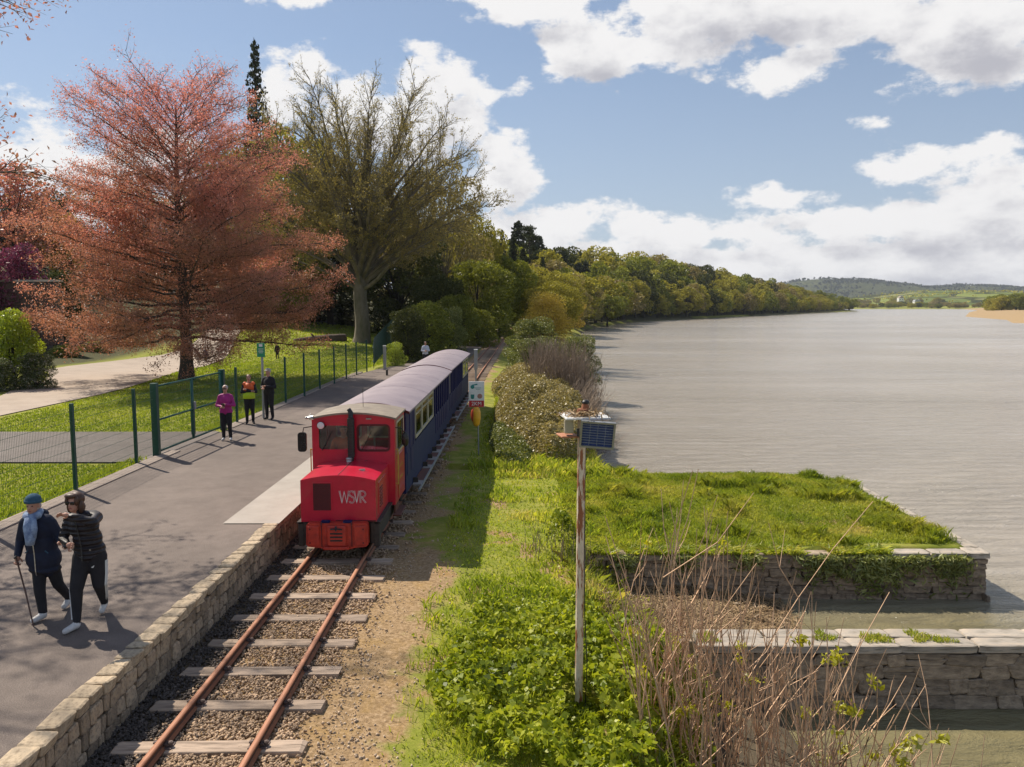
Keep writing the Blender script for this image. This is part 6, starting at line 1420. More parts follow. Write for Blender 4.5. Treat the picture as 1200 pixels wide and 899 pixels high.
# the big open-crowned beech: long limbs fanning up from a thick bole to a broad dome
rg = np.random.default_rng(21); b = PY(424, 397, 79.5); bz = gz(b.x, b.y); T = Tubes(); tips = []
zz = np.linspace(-0.5, 7.5, 9); T.add(np.stack([0.1 * np.sin(zz), 0 * zz, zz], 1), np.interp(zz, [-0.5, 0.3, 2, 7.5], [1.15, 0.85, 0.72, 0.62]))
def bez(p0, p1, p2, n):
    t = np.linspace(0, 1, n + 1)[:, None]; return (1 - t) ** 2 * p0 + 2 * t * (1 - t) * p1 + t * t * p2
NL = 66
T.add(np.array([(0, 0, 7.2), (0.25, 0.1, 11), (0.5, 0, 15), (0.7, 0.1, 20)]), [0.58, 0.42, 0.27, 0.10])
for i in range(NL):
    f = (i + 0.5) / NL; az = i * 2.39996 + 0.4; pol = math.acos(1 - 1.36 * f)           # 0 = straight up
    rad = rg.uniform(0.90, 1.03) if i % 3 else rg.uniform(0.62, 0.85)
    tgt = np.array([0.2 + math.cos(az) * math.sin(pol) * 12.6 * rad, math.sin(az) * math.sin(pol) * 10.5 * rad, 13.6 + math.cos(pol) * 11.6 * rad])
    z0 = 5.2 + 7.5 * (1 - f) * rg.uniform(0.35, 1.1); p0 = np.array([0.2 * math.cos(az) + max(0, z0 - 7) * 0.055, 0.2 * math.sin(az), z0]); reach = math.hypot(tgt[0], tgt[1])
    cf = 0.46 + 0.16 * f; ctl = np.array([tgt[0] * cf, tgt[1] * cf, z0 + max(tgt[2] - z0, 2.0) * (0.60 + 0.25 * f)]); n = 12
    pts = bez(p0, ctl, tgt, n) + np.vstack([np.zeros(3), np.cumsum(rg.normal(size=(n, 3)) * 0.11, axis=0)]); L = np.linalg.norm(np.diff(pts, axis=0), axis=1).sum()
    r0 = rg.uniform(0.11, 0.25) * (1.3 if i % 7 == 0 else 0.85); T.add(pts, r0 * (1 - np.linspace(0, 1, n + 1)) ** 0.9 + 0.02)
    nl = int(L * 1.35)
    for k in range(nl):
        u = 0.25 + 0.75 * (k + rg.random()) / nl; ix = u * n; a_ = int(min(ix, n - 1)); p1 = pts[a_] + (pts[a_ + 1] - pts[a_]) * (ix - a_); d = pts[a_ + 1] - pts[a_]; d /= np.linalg.norm(d)
        o = np.cross(d, rv(rg)); o /= np.linalg.norm(o); d2 = d * math.cos(0.78) + o * math.sin(0.78) + np.array([0, 0, 0.10]); d2 /= np.linalg.norm(d2); l2 = rg.uniform(1.3, 3.0) * (1.0 - 0.1 * u)
        q = bez(p1, p1 + d2 * l2 * 0.5, p1 + d2 * l2 * 0.9 + np.array([0, 0, 0.22 * l2]), 5); T.add(q, np.linspace(0.045, 0.013, 6))
        for m in range(7):
            v = (m + rg.random()) / 7 * 5; a2 = int(min(v, 4)); p2 = q[a2] + (q[a2 + 1] - q[a2]) * (v - a2); o = np.cross(d2, rv(rg)); o /= np.linalg.norm(o); d3 = d2 * 0.86 + o * 0.5 + np.array([0, 0, 0.18]); d3 /= np.linalg.norm(d3); l3 = rg.uniform(0.6, 1.3)
            e3 = p2 + d3 * l3; T.add(np.array([p2, p2 + d3 * l3 * 0.5 + rg.normal(size=3) * 0.04, e3]), [0.017, 0.012, 0.006]); tips.append(np.concatenate([p2, d3 * l3]))
            for w_ in range(2):
                p4 = p2 + d3 * l3 * rg.uniform(0.3, 0.8); d4 = d3 + rg.normal(size=3) * 0.45; d4 /= np.linalg.norm(d4); l4 = rg.uniform(0.3, 0.7); T.add(np.array([p4, p4 + d4 * l4]), [0.010, 0.004]); tips.append(np.concatenate([p4, d4 * l4]))
big = thing('beech_tree', 'tall broad beech with grey trunk and thin opening leaves beyond the lawn', 'tree', (b.x, b.y, bz))
link('trunk', T.mesh('trunk', M['barkgrey']), big)
tips = np.array(tips); n = 190000; idx = rg.integers(0, len(tips), n)
C = tips[idx, :3] + tips[idx, 3:] * rg.random(n)[:, None] * 1.1 + rg.normal(size=(n, 3)) * 0.08; keep = rg.random(n) < np.clip(1.35 - C[:, 2] / 24.0, 0.25, 1); C = C[keep]
link('crown', leaf_quads('crown', C, 0.074 * rg.uniform(0.7, 1.3, len(C)), LM['bigbeech'], rg, 0.5), big)

# prototypes for the woods: real limbs plus leaf clumps in uneven lobes; size 10 wide, 12 high
def proto(kind, lm, bark, seed, nleaf, lsz, shape='round', nlobe=34, shell=0.35):
    rg = np.random.default_rng(seed); T = Tubes(); H = 12.0
    if shape in ('conifer', 'spire'):
        Rm = 2.6 if shape == 'conifer' else 1.9
        T.add(np.array([(0, 0, -0.5), (0.05, 0, 6), (0, 0.05, H)]), [0.28, 0.17, 0.02]); C = []; 
        nb = 120
        for i in range(nb):
            z = 1.0 + (H - 1.2) * (i / nb); az = i * 2.4 + rg.normal() * .2; r = Rm * (1 - z / H) ** 0.8 * rg.uniform(0.6, 1.15) + 0.12; d = np.array([math.cos(az), math.sin(az), -0.12 + 0.35 * z / H]); T.add(np.array([(0, 0, z), tuple(d * r + [0, 0, z])]), [0.04, 0.01])
            m = max(6, int(nleaf / nb * (0.35 + 1.3 * (1 - z / H)))); u = rg.random(m) ** 0.45; pd = np.array([-d[1], d[0], 0]); C.append(np.array([0, 0, z]) + d * r * u[:, None] + pd * (rg.normal(size=m) * 0.32 * u * r)[:, None] + rg.normal(size=(m, 3)) * np.array([0.05, 0.05, 0.06]))
        C = np.vstack(C)
    elif shape == 'pine':
        T.add(np.array([(0, 0, -0.5), (0.1, 0, 6), (0.5, 0.05, H)]), [0.25, 0.17, 0.05]); C = []
        for i, (x, z, r) in enumerate([(0.4, 12.0, 1.0), (1.5, 11.4, 0.8), (-1.1, 10.9, 0.9), (1.9, 10.2, 0.8), (-1.6, 9.6, 0.7), (-0.6, 8.6, 0.6), (1.2, 8.4, .6)]):
            T.add(np.array([(0.3, 0, z - 1.2), (x, 0.3 * (-1) ** i, z - 0.1)]), [0.07, 0.03]); m = nleaf // 7; C.append(np.array([x, 0.3 * (-1) ** i, z]) + rg.normal(size=(m, 3)) * np.array([0.5, 0.5, 0.16]) * r)
        C = np.vstack(C)
    else:
        lob = []
        for i in range(nlobe):
            az = i * 2.39996 + rg.normal() * 0.3; f = (i + 0.5) / nlobe; cz = 2.6 + 7.6 * f if shape == 'round' else 1.0 + 9.5 * f
            rad = (4.0 * math.sqrt(max(0.03, 1 - ((cz - 6.0) / 5.2) ** 2)) if shape == 'round' else 3.2 * math.sqrt(max(0.05, 1 - (cz / 11.3) ** 2))) * rg.uniform(0.55, 1.08)
            c = np.array([math.cos(az) * rad, math.sin(az) * rad, cz]); r = rg.uniform(0.85, 1.75); lob.append((c, r))
        lob += [(np.array([rg.normal() * 1.2, rg.normal() * 1.2, 10.2 if shape == 'round' else 9.6]), 1.4)]
        T.add(np.array([(0, 0, -0.6), (0.1, 0, 2), (0, 0.1, 5), (0.1, 0, 8)]), [0.34, 0.26, 0.18, 0.07])
        for c, r in lob: z0 = rg.uniform(1.6, 5.0); T.add(np.array([(0.05, 0, min(z0, c[2])), tuple(c * [0.55, 0.55, 0.5] + [0, 0, 0.5 * z0]), tuple(c)]), [0.09, 0.055, 0.02])
        wts = np.array([r ** 2 for _, r in lob]); wts /= wts.sum(); idx = rg.choice(len(lob), nleaf, p=wts); cc = np.array([c for c, _ in lob])[idx]; r_ = np.array([r for _, r in lob])[idx]
        dv_ = unit(rg.normal(size=(nleaf, 3))); C = cc + dv_ * (r_ * (1 - shell * rg.random(nleaf) ** 1.5))[:, None] * np.array([1.05, 1.05, 0.82])
        C = C[C[:, 2] > (0.9 if shape == 'round' else 0.05)]
        k_ = len(C)
    t_ = (T.mesh('trunk', BARK[bark]), leaf_quads('crown', C, lsz * rg.uniform(0.65, 1.35, len(C)), LM[lm], rg, 0.6, up=0.15))
    return t_
PR = {}
for k_, args in {'olive': ('olive', 'dark', 31, 15000, .15), 'green': ('green', 'dark', 32, 15000, .15), 'dark': ('dark', 'dark', 33, 15000, .15), 'brown': ('brown', 'grey', 34, 11000, .12), 'copperwood': ('copper', 'dark', 35, 11000, .14), 'yellow': ('gold', 'dark', 36, 12000, .14)}.items():
    PR[k_] = [proto(k_, *args), proto(k_, args[0], args[1], args[2] + 40, args[3], args[4], nlobe=26)]
PR['conifer'] = [proto('conifer', 'conifer', 'dark', 51, 6500, .11, 'conifer'), proto('conifer', 'conifer', 'dark', 52, 9000, .14, 'spire')]
PR['pine'] = [proto('pine', 'conifer', 'dark', 53, 4000, .13, 'pine')]
PR['shrub'] = [proto('shrub', 'green', 'dark', 54, 9000, .17, 'dome')]; PR['ivyshrub'] = [proto('ivy', 'ivy', 'dark', 55, 22000, .105, 'dome', shell=0.25)]; PR['darkshrub'] = [proto('darks', 'dark', 'dark', 56, 10000, .17, 'dome')]
PR['goldshrub'] = [proto('goldshrub', 'gold', 'grey', 57, 26000, .085, 'dome', nlobe=44, shell=0.6)]
PR['brightshrub'] = [proto('brights', 'bright', 'dark', 58, 16000, .15, 'dome')]; PR['whiteshrub'] = [proto('whites', 'whiteflower', 'dark', 59, 15000, .13, 'dome')]; PR['pinkshrub'] = [proto('pinks', 'pinkflower', 'dark', 60, 8000, .17, 'dome')]; PR['yellowshrub'] = [proto('yel', 'bright', 'dark', 63, 8000, .15, 'dome')]
for k_ in ('olive', 'green', 'dark', 'brown', 'yellow'):
    a_ = {'olive': ('olive', 71), 'green': ('green', 72), 'dark': ('dark', 73), 'brown': ('brown', 74), 'yellow': ('olive', 75)}[k_]
    PR['far_' + k_] = [proto('f', a_[0], 'dark', a_[1], 3600, .26, nlobe=22), proto('f', a_[0], 'dark', a_[1] + 20, 3600, .26, nlobe=30)]
PR['far_conifer'] = [proto('f', 'conifer', 'dark', 81, 2600, .24, 'conifer')]
def plant(kind, loc, h, w, label, name='tree', cat='tree', group=None, rz=None, var=None, d=None):
    pr = PR[kind]; tr_, cr_ = pr[rnd.randrange(len(pr)) if var is None else var % len(pr)]
    t_ = thing(name, label, cat, loc, rnd.uniform(0, 6.28) if rz is None else rz, group)
    base_w = {'conifer': 5.0, 'far_conifer': 5.0, 'pine': 4.2}.get(kind, 8.6 if 'shrub' not in kind else 8.0); base_h = {'conifer': 12.0, 'far_conifer': 12, 'pine': 12.2}.get(kind, 11.2 if 'shrub' not in kind else 11.0)
    s_ = (w / base_w, (d or w) / base_w, h / base_h)
    for nm, me_ in (('trunk', tr_), ('crown', cr_)):
        o = link(nm, me_, t_); o.scale = s_
    return t_
def ptree(kind, px, dist, top, wpx, label, name='tree', cat='tree', group=None, zb=None, sink=0.0, rz=None, var=None):
    """a tree at a distance, its crown top and width read from the photo once, standing on the ground there"""
    top_p = PY(px, top, dist); x = top_p.x; z0 = gz(x, dist) if zb is None else zb; zc_ = dist * CP; h = top_p.z - z0
    return plant(kind, (x, dist, z0 - sink), h + sink, wpx * dist / FP, label, name, cat, group, rz, var)
W1 = [('conifer', 298, 96, 44, 64, 'tall dark fir whose pointed top rises between the copper beech and the tall broad beech', 'fir_tree'),
      ('copperwood', 8, 84, 190, 120, 'russet brown tree at the left edge above the pink blossom', 'tree'),
      ('dark', 45, 100, 226, 90, 'dark green tree behind the yellow-leaved tree at far left', 'tree'),
      ('yellow', 70, 88, 246, 44, 'small yellow-leaved tree left of the copper beech crown', 'tree'),
      ('dark', 105, 92, 285, 90, 'dark tree showing below the yellow-leaved tree at far left', 'tree'),
      ('brown', 150, 110, 215, 120, 'brownish budding tree behind the left half of the copper beech', 'tree'),
      ('dark', 205, 100, 262, 120, 'dark wood-edge tree directly behind the copper beech trunk', 'tree'),
      ('brown', 262, 112, 165, 120, 'bare brownish tree behind the right half of the copper beech crown', 'tree'),
      ('olive', 330, 108, 150, 120, 'olive green tree between the copper beech and the tall broad beech', 'tree'),
      ('green', 345, 92, 280, 90, 'fresh green tree low down right of the copper beech', 'tree'),
      ('dark', 385, 98, 250, 110, 'dark tree behind the lower left crown of the tall broad beech', 'tree'),
      ('brown', 420, 112, 195, 140, 'brown budding tree directly behind the tall broad beech', 'tree'),
      ('dark', 465, 94, 262, 110, 'dark tree right of the grey beech trunk', 'tree'),
      ('brown', 520, 105, 195, 100, 'brown budding tree at the right shoulder of the tall broad beech', 'tree'),
      ('olive', 555, 118, 252, 70, 'olive tree at the right end of the tall beech crown', 'tree'),
      ('dark', 560, 126, 278, 70, 'dark tree behind the bright green bank trees left of the path', 'tree'),
      ('conifer', 588, 150, 268, 34, 'narrow dark conifer on the skyline left of the pine', 'conifer'),
      ('conifer', 601, 158, 272, 34, 'dark conifer on the skyline next to the pine, left side', 'conifer'),
      ('pine', 622, 152, 266, 30, 'scraggy pine standing up against the clouds above the railway', 'pine_tree'),
      ('conifer', 613, 155, 290, 44, 'bushy dark conifer at the foot of the scraggy pine', 'conifer'),
      ('conifer', 636, 172, 300, 34, 'dark conifer right of the scraggy pine', 'conifer'),
      ('conifer', 574, 144, 282, 30, 'small dark conifer behind the olive tree right of the tall beech', 'conifer'),
      ('green', 560, 92, 306, 80, 'bright green leafy tree on the bank left of the path', 'tree'),
      ('green', 590, 116, 300, 66, 'green tree overhanging the far end of the path', 'tree'),
      ('olive', 610, 142, 308, 60, 'olive tree where path and track disappear', 'tree'),
      ('dark', 515, 80, 322, 70, 'dark evergreen on the bank above the path, right of the palisade fence', 'tree'),
      ('green', 535, 76, 346, 52, 'low green tree beside the path on the left bank', 'tree'),
      ('shrub', 500, 66, 354, 70, 'green shrub on the left bank above the person in the pale shirt', 'shrub'),
      ('ivyshrub', 527, 68, 362, 44, 'ivy covered shrub at the path edge on the left bank', 'shrub'),
      ('shrub', 560, 84, 362, 46, 'bright leafy shrub at the foot of the bank left of the path', 'shrub'),
      ('shrub', 585, 104, 352, 40, 'leafy shrub beside the path where it narrows', 'shrub'),
      ('darkshrub', 478, 60, 362, 50, 'dark shrub just right of the palisade fence', 'shrub'),
      ('yellowshrub', 463, 54, 402, 26, 'low yellow-green bush at the platform edge beyond the mesh fence', 'shrub'),
      ('darkshrub', 400, 104, 352, 90, 'dark undergrowth behind the fallen log', 'shrub'),
      ('darkshrub', 345, 98, 356, 70, 'dark undergrowth left of the tall beech trunk', 'shrub'),
      ('darkshrub', 455, 92, 352, 50, 'dark undergrowth right of the tall beech trunk', 'shrub'),
      ('darkshrub', 120, 72, 372, 70, 'dark hedge bush beyond the drive behind the copper beech, left', 'shrub'),
      ('shrub', 170, 76, 380, 60, 'green bush beyond the drive behind the copper beech', 'shrub'),
      ('darkshrub', 285, 84, 372, 60, 'dark bush beyond the drive right of the copper beech trunk', 'shrub'),
      ('darkshrub', 235, 84, 368, 60, 'dark bush on the far side of the drive behind the trunk', 'shrub'),
      ('pinkshrub', 22, 62, 290, 70, 'pink flowering rhododendron on top of the brown wall', 'shrub'),
      ('pinkshrub', -25, 60, 300, 60, 'pink rhododendron at the very left edge above the brown wall', 'shrub'),
      ('darkshrub', 70, 66, 318, 60, 'dark evergreen bush right of the brown wall', 'shrub'),
      ('brightshrub', 12, 38.4, 364, 66, 'lime green bush at the left edge beyond the gravel drive', 'shrub'),
      ('whiteshrub', 40, 37.8, 414, 50, 'white flowering shrub at the edge of the drive below the lime bush', 'shrub'),
      ('whiteshrub', -5, 36.5, 420, 52, 'white flowering shrub half cut off by the left edge', 'shrub')]
for i, (k_, px, dist, top, w, lab, nm) in enumerate(W1):
    ptree(k_, px, dist, top, w, lab, nm, 'shrub' if nm == 'shrub' else ('conifer' if k_ in ('conifer', 'pine') else 'tree'), sink=0.1 if nm != 'shrub' else 0.4, var=i)
for px, dist, top, w, lab in [(75, 58, 404, 40, 'low brown-green border shrub beyond the drive, left of the others'), (112, 62, 400, 44, 'low border shrub beyond the drive below the copper crown'), (150, 66, 398, 44, 'border shrub in the middle of the row beyond the drive'), (188, 70, 397, 36, 'border shrub left of the copper trunk beyond the drive')]:
    ptree('shrub', px, dist, top, w, lab, 'shrub', 'shrub', sink=.4)
# right of the track, along the river
ptree('goldshrub', 641, 70, 346, 72, 'golden yellow willow bush on the river bank above the ivy bush', 'willow_bush', 'shrub', zb=-0.3, sink=.3)
ptree('olive', 646, 112, 330, 62, 'olive yellow tree on the river bank behind the golden willow', 'tree', 'tree', zb=-0.3, sink=.3)
ptree('olive', 650, 140, 318, 60, 'olive green tree right of the track, second behind the golden willow', 'tree', 'tree', zb=-0.3, sink=.3)
ptree('brown', 685, 185, 330, 50, 'brownish tree on the river bank where the shore bends', 'tree', 'tree', zb=-0.3, sink=.5)
ptree('green', 712, 205, 345, 34, 'round green tree at the waterline of the river bend', 'tree', 'tree', zb=-0.3, sink=.5)
ptree('brown', 668, 165, 322, 44, 'bare brown tree behind the golden willow towards the water', 'tree', 'tree', zb=-0.3, sink=.5)
ptree('yellow', 668, 150, 346, 34, 'small yellowish tree at the river edge right of the golden willow', 'tree', 'tree', zb=-0.3, sink=.5)
plant('ivyshrub', (1.5, 47, -0.5), 3.0, 3.6, 'glossy ivy bush beside the track below the golden willow', 'ivy_bush', 'shrub')
plant('ivyshrub', (3.9, 47, -0.6), 3.2, 3.0, 'ivy bush overhanging the river at the end of the bramble hedge', 'ivy_bush', 'shrub')
plant('ivyshrub', (1.6, 54, -0.5), 4.0, 4.2, 'ivy bush in front of the golden willow, nearest the rails', 'ivy_bush', 'shrub')
# bare twig thicket in front of the ivy
def twig_bush(name, label, base, n, H, spread, r, seed, cat='shrub', mat_=None, lean=(0, 0), buds=0, branchy=2, px=None):
    rg = np.random.default_rng(seed); T = Tubes(); tp_ = []; t_ = thing(name, label, cat, base)
    for i in range(n):
        bx0 = np.array([rg.uniform(-1, 1) * spread[0], rg.uniform(-1, 1) * spread[1], 0]); bx0[2] = gz(base[0] + bx0[0], base[1] + bx0[1]) - base[2] - 0.1
        h = H * rg.uniform(0.55, 1.08); d = np.array([rg.normal() * 0.075 + lean[0] * (0.4 + rg.random()), rg.normal() * 0.10 + lean[1], 1.0]); k = 6; pts = [bx0]
        for j in range(k): d = d + np.array([rg.normal() * 0.10 + lean[0] * .1, rg.normal() * 0.10, 0.0]); pts.append(pts[-1] + d * h / k)
        pts = np.array(pts); T.add(pts, np.linspace(r * rg.uniform(.8, 1.3), r * 0.35, k + 1)); tp_.append((pts[-1], pts[-1] - pts[-2]))
        for q in range(rg.poisson(branchy)):
            a = rg.integers(1, k - 1); d2 = np.array([rg.normal() * 0.42, rg.normal() * 0.40, 0.85]); l = h * rg.uniform(0.12, 0.36); p1 = pts[a]; mid = p1 + d2 * l * 0.5; e = mid + (d2 * 0.6 + np.array([0, 0, 0.5])) * l * 0.5
            T.add(np.array([p1, mid, e]), [r * 0.6, r * 0.42, r * 0.25]); tp_.append((e, e - mid))
            if rg.random() < .6: e2 = mid + np.array([rg.normal() * .3, rg.normal() * .3, .6]) * l * .5; T.add(np.array([mid, e2]), [r * .4, r * .2]); tp_.append((e2, e2 - mid))
    link('stems', T.mesh('stems', mat_ or M['twig'], thin=0.02), t_)
    return t_, tp_
twig_bush('bare_thicket', 'grey brown leafless thicket in front of the ivy bushes at the river edge', (2.7, 42.0, -0.3), 760, 3.0, (1.7, 2.2), 0.016, 61, mat_=mat('grey_twigs', (0.34, 0.26, 0.19), (0.22, 0.165, 0.12), 6, 0.9), branchy=2)
twig_bush('bare_thicket', 'low leafless thicket hanging over the water beside the bramble hedge', (3.1, 33.5, -0.5), 360, 1.7, (0.8, 3.2), 0.012, 62, mat_=bpy.data.materials['grey_twigs'], lean=(0.35, 0), branchy=3)
# bramble hedge between track and river
def mound(name, label, cat, cx, cy, rx, ry, h, n, lsz, lm, seed, kind=None, base=None, prof=None, aspect=0.6):
    rg = np.random.default_rng(seed); u = rg.random(n) ** 0.5; a = rg.random(n) * 6.283; x = cx + rx * u * np.cos(a); y = cy + ry * u * np.sin(a)
    hh = h * np.sqrt(np.clip(1 - u ** 2.6, 0, 1)) * (0.55 + 0.9 * fbm(x, y, 1.3, seed)); z = ground_z(x, y) + hh * (1 - 0.35 * rg.random(n) ** 2.2) + 0.02
    t_ = thing(name, label, cat, (cx, cy, gz(cx, cy))) if kind is None else None
    off = np.array([cx, cy, gz(cx, cy)]) if t_ else np.zeros(3)
    me_ = leaf_quads('foliage', np.stack([x, y, z], 1) - off, lsz * rg.uniform(.6, 1.4, n), LM[lm], rg, aspect, up=0.5)
    if t_:
        link('foliage', me_, t_, kind='stuff')
        return t_
    me_.name = name; o = link(name, me_, kind=kind); o['label'] = label; o['category'] = cat; return o
mound('bramble_hedge', 'tan and grey-green bramble mound between the sign and the river', 'hedge', 1.3, 31.5, 2.0, 7.6, 1.5, 66000, 0.042, 'bramble', 71)
mound('bramble_hedge', 'further tan bramble bank running up to the ivy bushes', 'hedge', 1.2, 42.0, 2.3, 6.5, 1.2, 34000, 0.048, 'bramble', 72)
mound('bramble_hedge', 'greener low brambles along the foot of the hedge nearest the sign', 'hedge', 0.0, 27.0, 0.8, 4.5, 0.5, 12000, 0.035, 'ivy', 74)
mound('shrub', 'small loose leafy shrub at the left end of the pier wall behind the solar pole', 'shrub', 0.95, 14.75, 0.30, 0.35, 0.95, 900, 0.034, 'cover', 73)
twig_bush('bare_thicket', 'few pale dry stalks around the small shrub at the left end of the pier wall', (0.9, 14.5, -0.3), 40, 0.8, (0.7, 0.5), 0.006, 63, mat_=bpy.data.materials['grey_twigs'], branchy=2)
# ---- woods across the river bend: individual trees on the wooded shore
labs = {'far_olive': 'olive green tree in the wood along the far left shore of the river', 'far_green': 'fresh green tree in the wood along the far left shore of the river', 'far_dark': 'dark evergreen tree in the wood along the far left shore of the river', 'far_brown': 'brown budding tree in the wood along the far left shore of the river', 'far_yellow': 'yellowish tree in the wood along the far left shore of the river', 'far_conifer': 'dark pointed conifer in the wood along the far left shore of the river'}
kinds = ['far_olive', 'far_olive', 'far_yellow', 'far_brown', 'far_green', 'far_dark', 'far_olive', 'far_yellow', 'far_green']
cnt = 0; s = 0.0; shore = [(float(xbank(y)), y) for y in np.arange(178, 722, 3.0)]
acc_ = 0; prev = None; rr_ = random.Random(3)
for row, (dd, hh) in enumerate([(2.5, 12.5), (12, 16.5), (24, 19.5), (40, 21)]):
    prev = None; acc_ = 0; nxt = 0
    for (sx_, sy_) in shore:
        if prev: acc_ += math.hypot(sx_ - prev[0], sy_ - prev[1])
        prev = (sx_, sy_)
        if acc_ < nxt: continue
        nxt = acc_ + rr_.uniform(6.5, 10.0) * (1 + row * 0.12)
        sc_ = 1 + max(sy_ - 60, 0) * 0.03 * 0.0; nxv = Vector((-1, 0.55)).normalized() if sy_ < 300 else Vector((-0.75, 0.66))
        x, y = sx_ + nxv.x * dd + rr_.uniform(-2, 2), sy_ + nxv.y * dd + rr_.uniform(-2, 2)
        if row == 0 and sy_ < 230 and rr_.random() < 0.3: continue
        kk = rr_.choice(kinds)
        if 200 < sy_ < 262 and row in (1, 2): kk = rr_.choice(['far_conifer', 'far_conifer', 'far_dark'])
        h = hh * rr_.uniform(0.75, 1.15) * (1.0 if sy_ < 420 else 1.0 - 0.42 * min(1, (sy_ - 420) / 280)); w = h * rr_.uniform(0.72, 1.0)
        if kk == 'far_conifer': h *= 1.15; w = h * 0.5
        z = gz(x, y)
        if z < -1.5: continue
        plant(kk, (x, y, z - 0.4), h, w, labs[kk], 'tree', 'tree', 'trees of the wood on the far left shore'); cnt += 1
        if cnt > 290: break
# headland tip trees, bright
for i, (x, y, h, w) in enumerate([(300, 712, 11, 15), (291, 705, 13, 14), (282, 716, 14, 15)]):
    plant('far_green', (x, y, gz(x, y) - 1.0), h, w, ['bright round tree at the very tip of the wooded headland', 'bright tree next to the tip of the wooded headland', 'bright tree set back from the tip of the wooded headland'][i], 'tree', 'tree')
print('far wood trees', cnt)

# ---- far shore: bushes, fields, hills
def hill(name, x0, x1, y0, depth, prof_, m_, zb=-2, n=90, rows=9):
    V = []; xs_ = np.linspace(x0, x1, n)
    for j in range(rows):
        f = j / (rows - 1)
        for x in xs_:
            h = prof_(x); V.append((x, y0 + depth * f, zb + (h - zb) * math.sin(f * math.pi / 2) ** 0.9 + 0.02 * h * (float(vnoise(x, f * 900, 0.012, 6)) - .5) * f))
    F = [(j * n + i, j * n + i + 1, (j + 1) * n + i + 1, (j + 1) * n + i) for j in range(rows - 1) for i in range(n - 1)]
    return link(name, np_mesh(name, np.array(V), np.array(F), m_, smooth=True), kind='structure')
def field_mat(name, cols, scale, woods=0.5):
    m = bpy.data.materials.new(name); m.use_nodes = True; nt = m.node_tree; b = nt.nodes['Principled BSDF']; b.inputs['Roughness'].default_value = 1; b.inputs['Specular IOR Level'].default_value = 0
    t = N(nt, 'ShaderNodeTexCoord'); v = vmath(nt, 'MULTIPLY', t.outputs['Object'], (1, 0.45, 1.6)).outputs[0]
    vo = N(nt, 'ShaderNodeTexVoronoi'); vo.inputs['Scale'].default_value = scale; nt.links.new(v, vo.inputs['Vector'])
    sp = N(nt, 'ShaderNodeSeparateColor'); nt.links.new(vo.outputs['Color'], sp.inputs[0])
    cr = N(nt, 'ShaderNodeValToRGB'); cr.color_ramp.interpolation = 'CONSTANT'; e = cr.color_ramp.elements; e[0].color = rgba(cols[0]); e[1].position = 0.8; e[1].color = rgba(cols[-1])
    for i, c in enumerate(cols[1:-1]): x_ = e.new(0.8 * (i + 1) / (len(cols) - 1)); x_.color = rgba(c)
    nt.links.new(sp.outputs[0], cr.inputs[0])
    ve = N(nt, 'ShaderNodeTexVoronoi', feature='DISTANCE_TO_EDGE'); ve.inputs['Scale'].default_value = scale; nt.links.new(v, ve.inputs['Vector'])
    hd = math_n(nt, 'LESS_THAN', ve.outputs[0], 0.055)
    nz = N(nt, 'ShaderNodeTexNoise'); nz.inputs['Scale'].default_value = scale * 0.55; nz.inputs['Detail'].default_value = 6; nt.links.new(v, nz.inputs['Vector'])
    wd = math_n(nt, 'GREATER_THAN', nz.outputs[0], woods); f = math_n(nt, 'MAXIMUM', hd, wd)
    n2 = N(nt, 'ShaderNodeTexNoise'); n2.inputs['Scale'].default_value = scale * 14; nt.links.new(v, n2.inputs['Vector'])
    c2 = N(nt, 'ShaderNodeValToRGB'); e = c2.color_ramp.elements; e[0].position = .35; e[0].color = (0.03, 0.04, 0.02, 1); e[1].position = .65; e[1].color = (0.085, 0.09, 0.035, 1); nt.links.new(n2.outputs[0], c2.inputs[0])
    mx = N(nt, 'ShaderNodeMix', data_type='RGBA'); nt.links.new(f, mx.inputs['Factor']); nt.links.new(cr.outputs[0], mx.inputs[6]); nt.links.new(c2.outputs[0], mx.inputs[7]); nt.links.new(mx.outputs[2], b.inputs['Base Color']); return m
hp = lambda pts, y: (lambda x: float(np.interp(x, [(p_[0] - CX) / FP * y for p_ in pts], [CZ + (YH - p_[1]) * y / FP for p_ in pts])))
hill('hills', 900, 2900, 2900, 900, hp([(840, 352), (890, 338), (925, 330.5), (950, 327.5), (985, 328), (1020, 332), (1045, 337), (1080, 338), (1110, 335), (1150, 337), (1185, 341), (1200, 339), (1300, 332), (1500, 340)], 3800), field_mat('hill_fields', [(0.035, 0.045, 0.028), (0.05, 0.065, 0.032), (0.03, 0.038, 0.025), (0.085, 0.095, 0.045), (0.032, 0.038, 0.025)], 0.008, 0.43))
hill('farmland', 480, 1500, 1250, 700, hp([(940, 358), (985, 350), (1020, 346), (1060, 342), (1100, 341), (1140, 343), (1200, 345), (1260, 343), (1400, 347)], 1950), field_mat('farm_fields', [(0.15, 0.18, 0.05), (0.19, 0.22, 0.06), (0.11, 0.14, 0.045), (0.22, 0.22, 0.09), (0.13, 0.16, 0.05)], 0.011, 0.56))
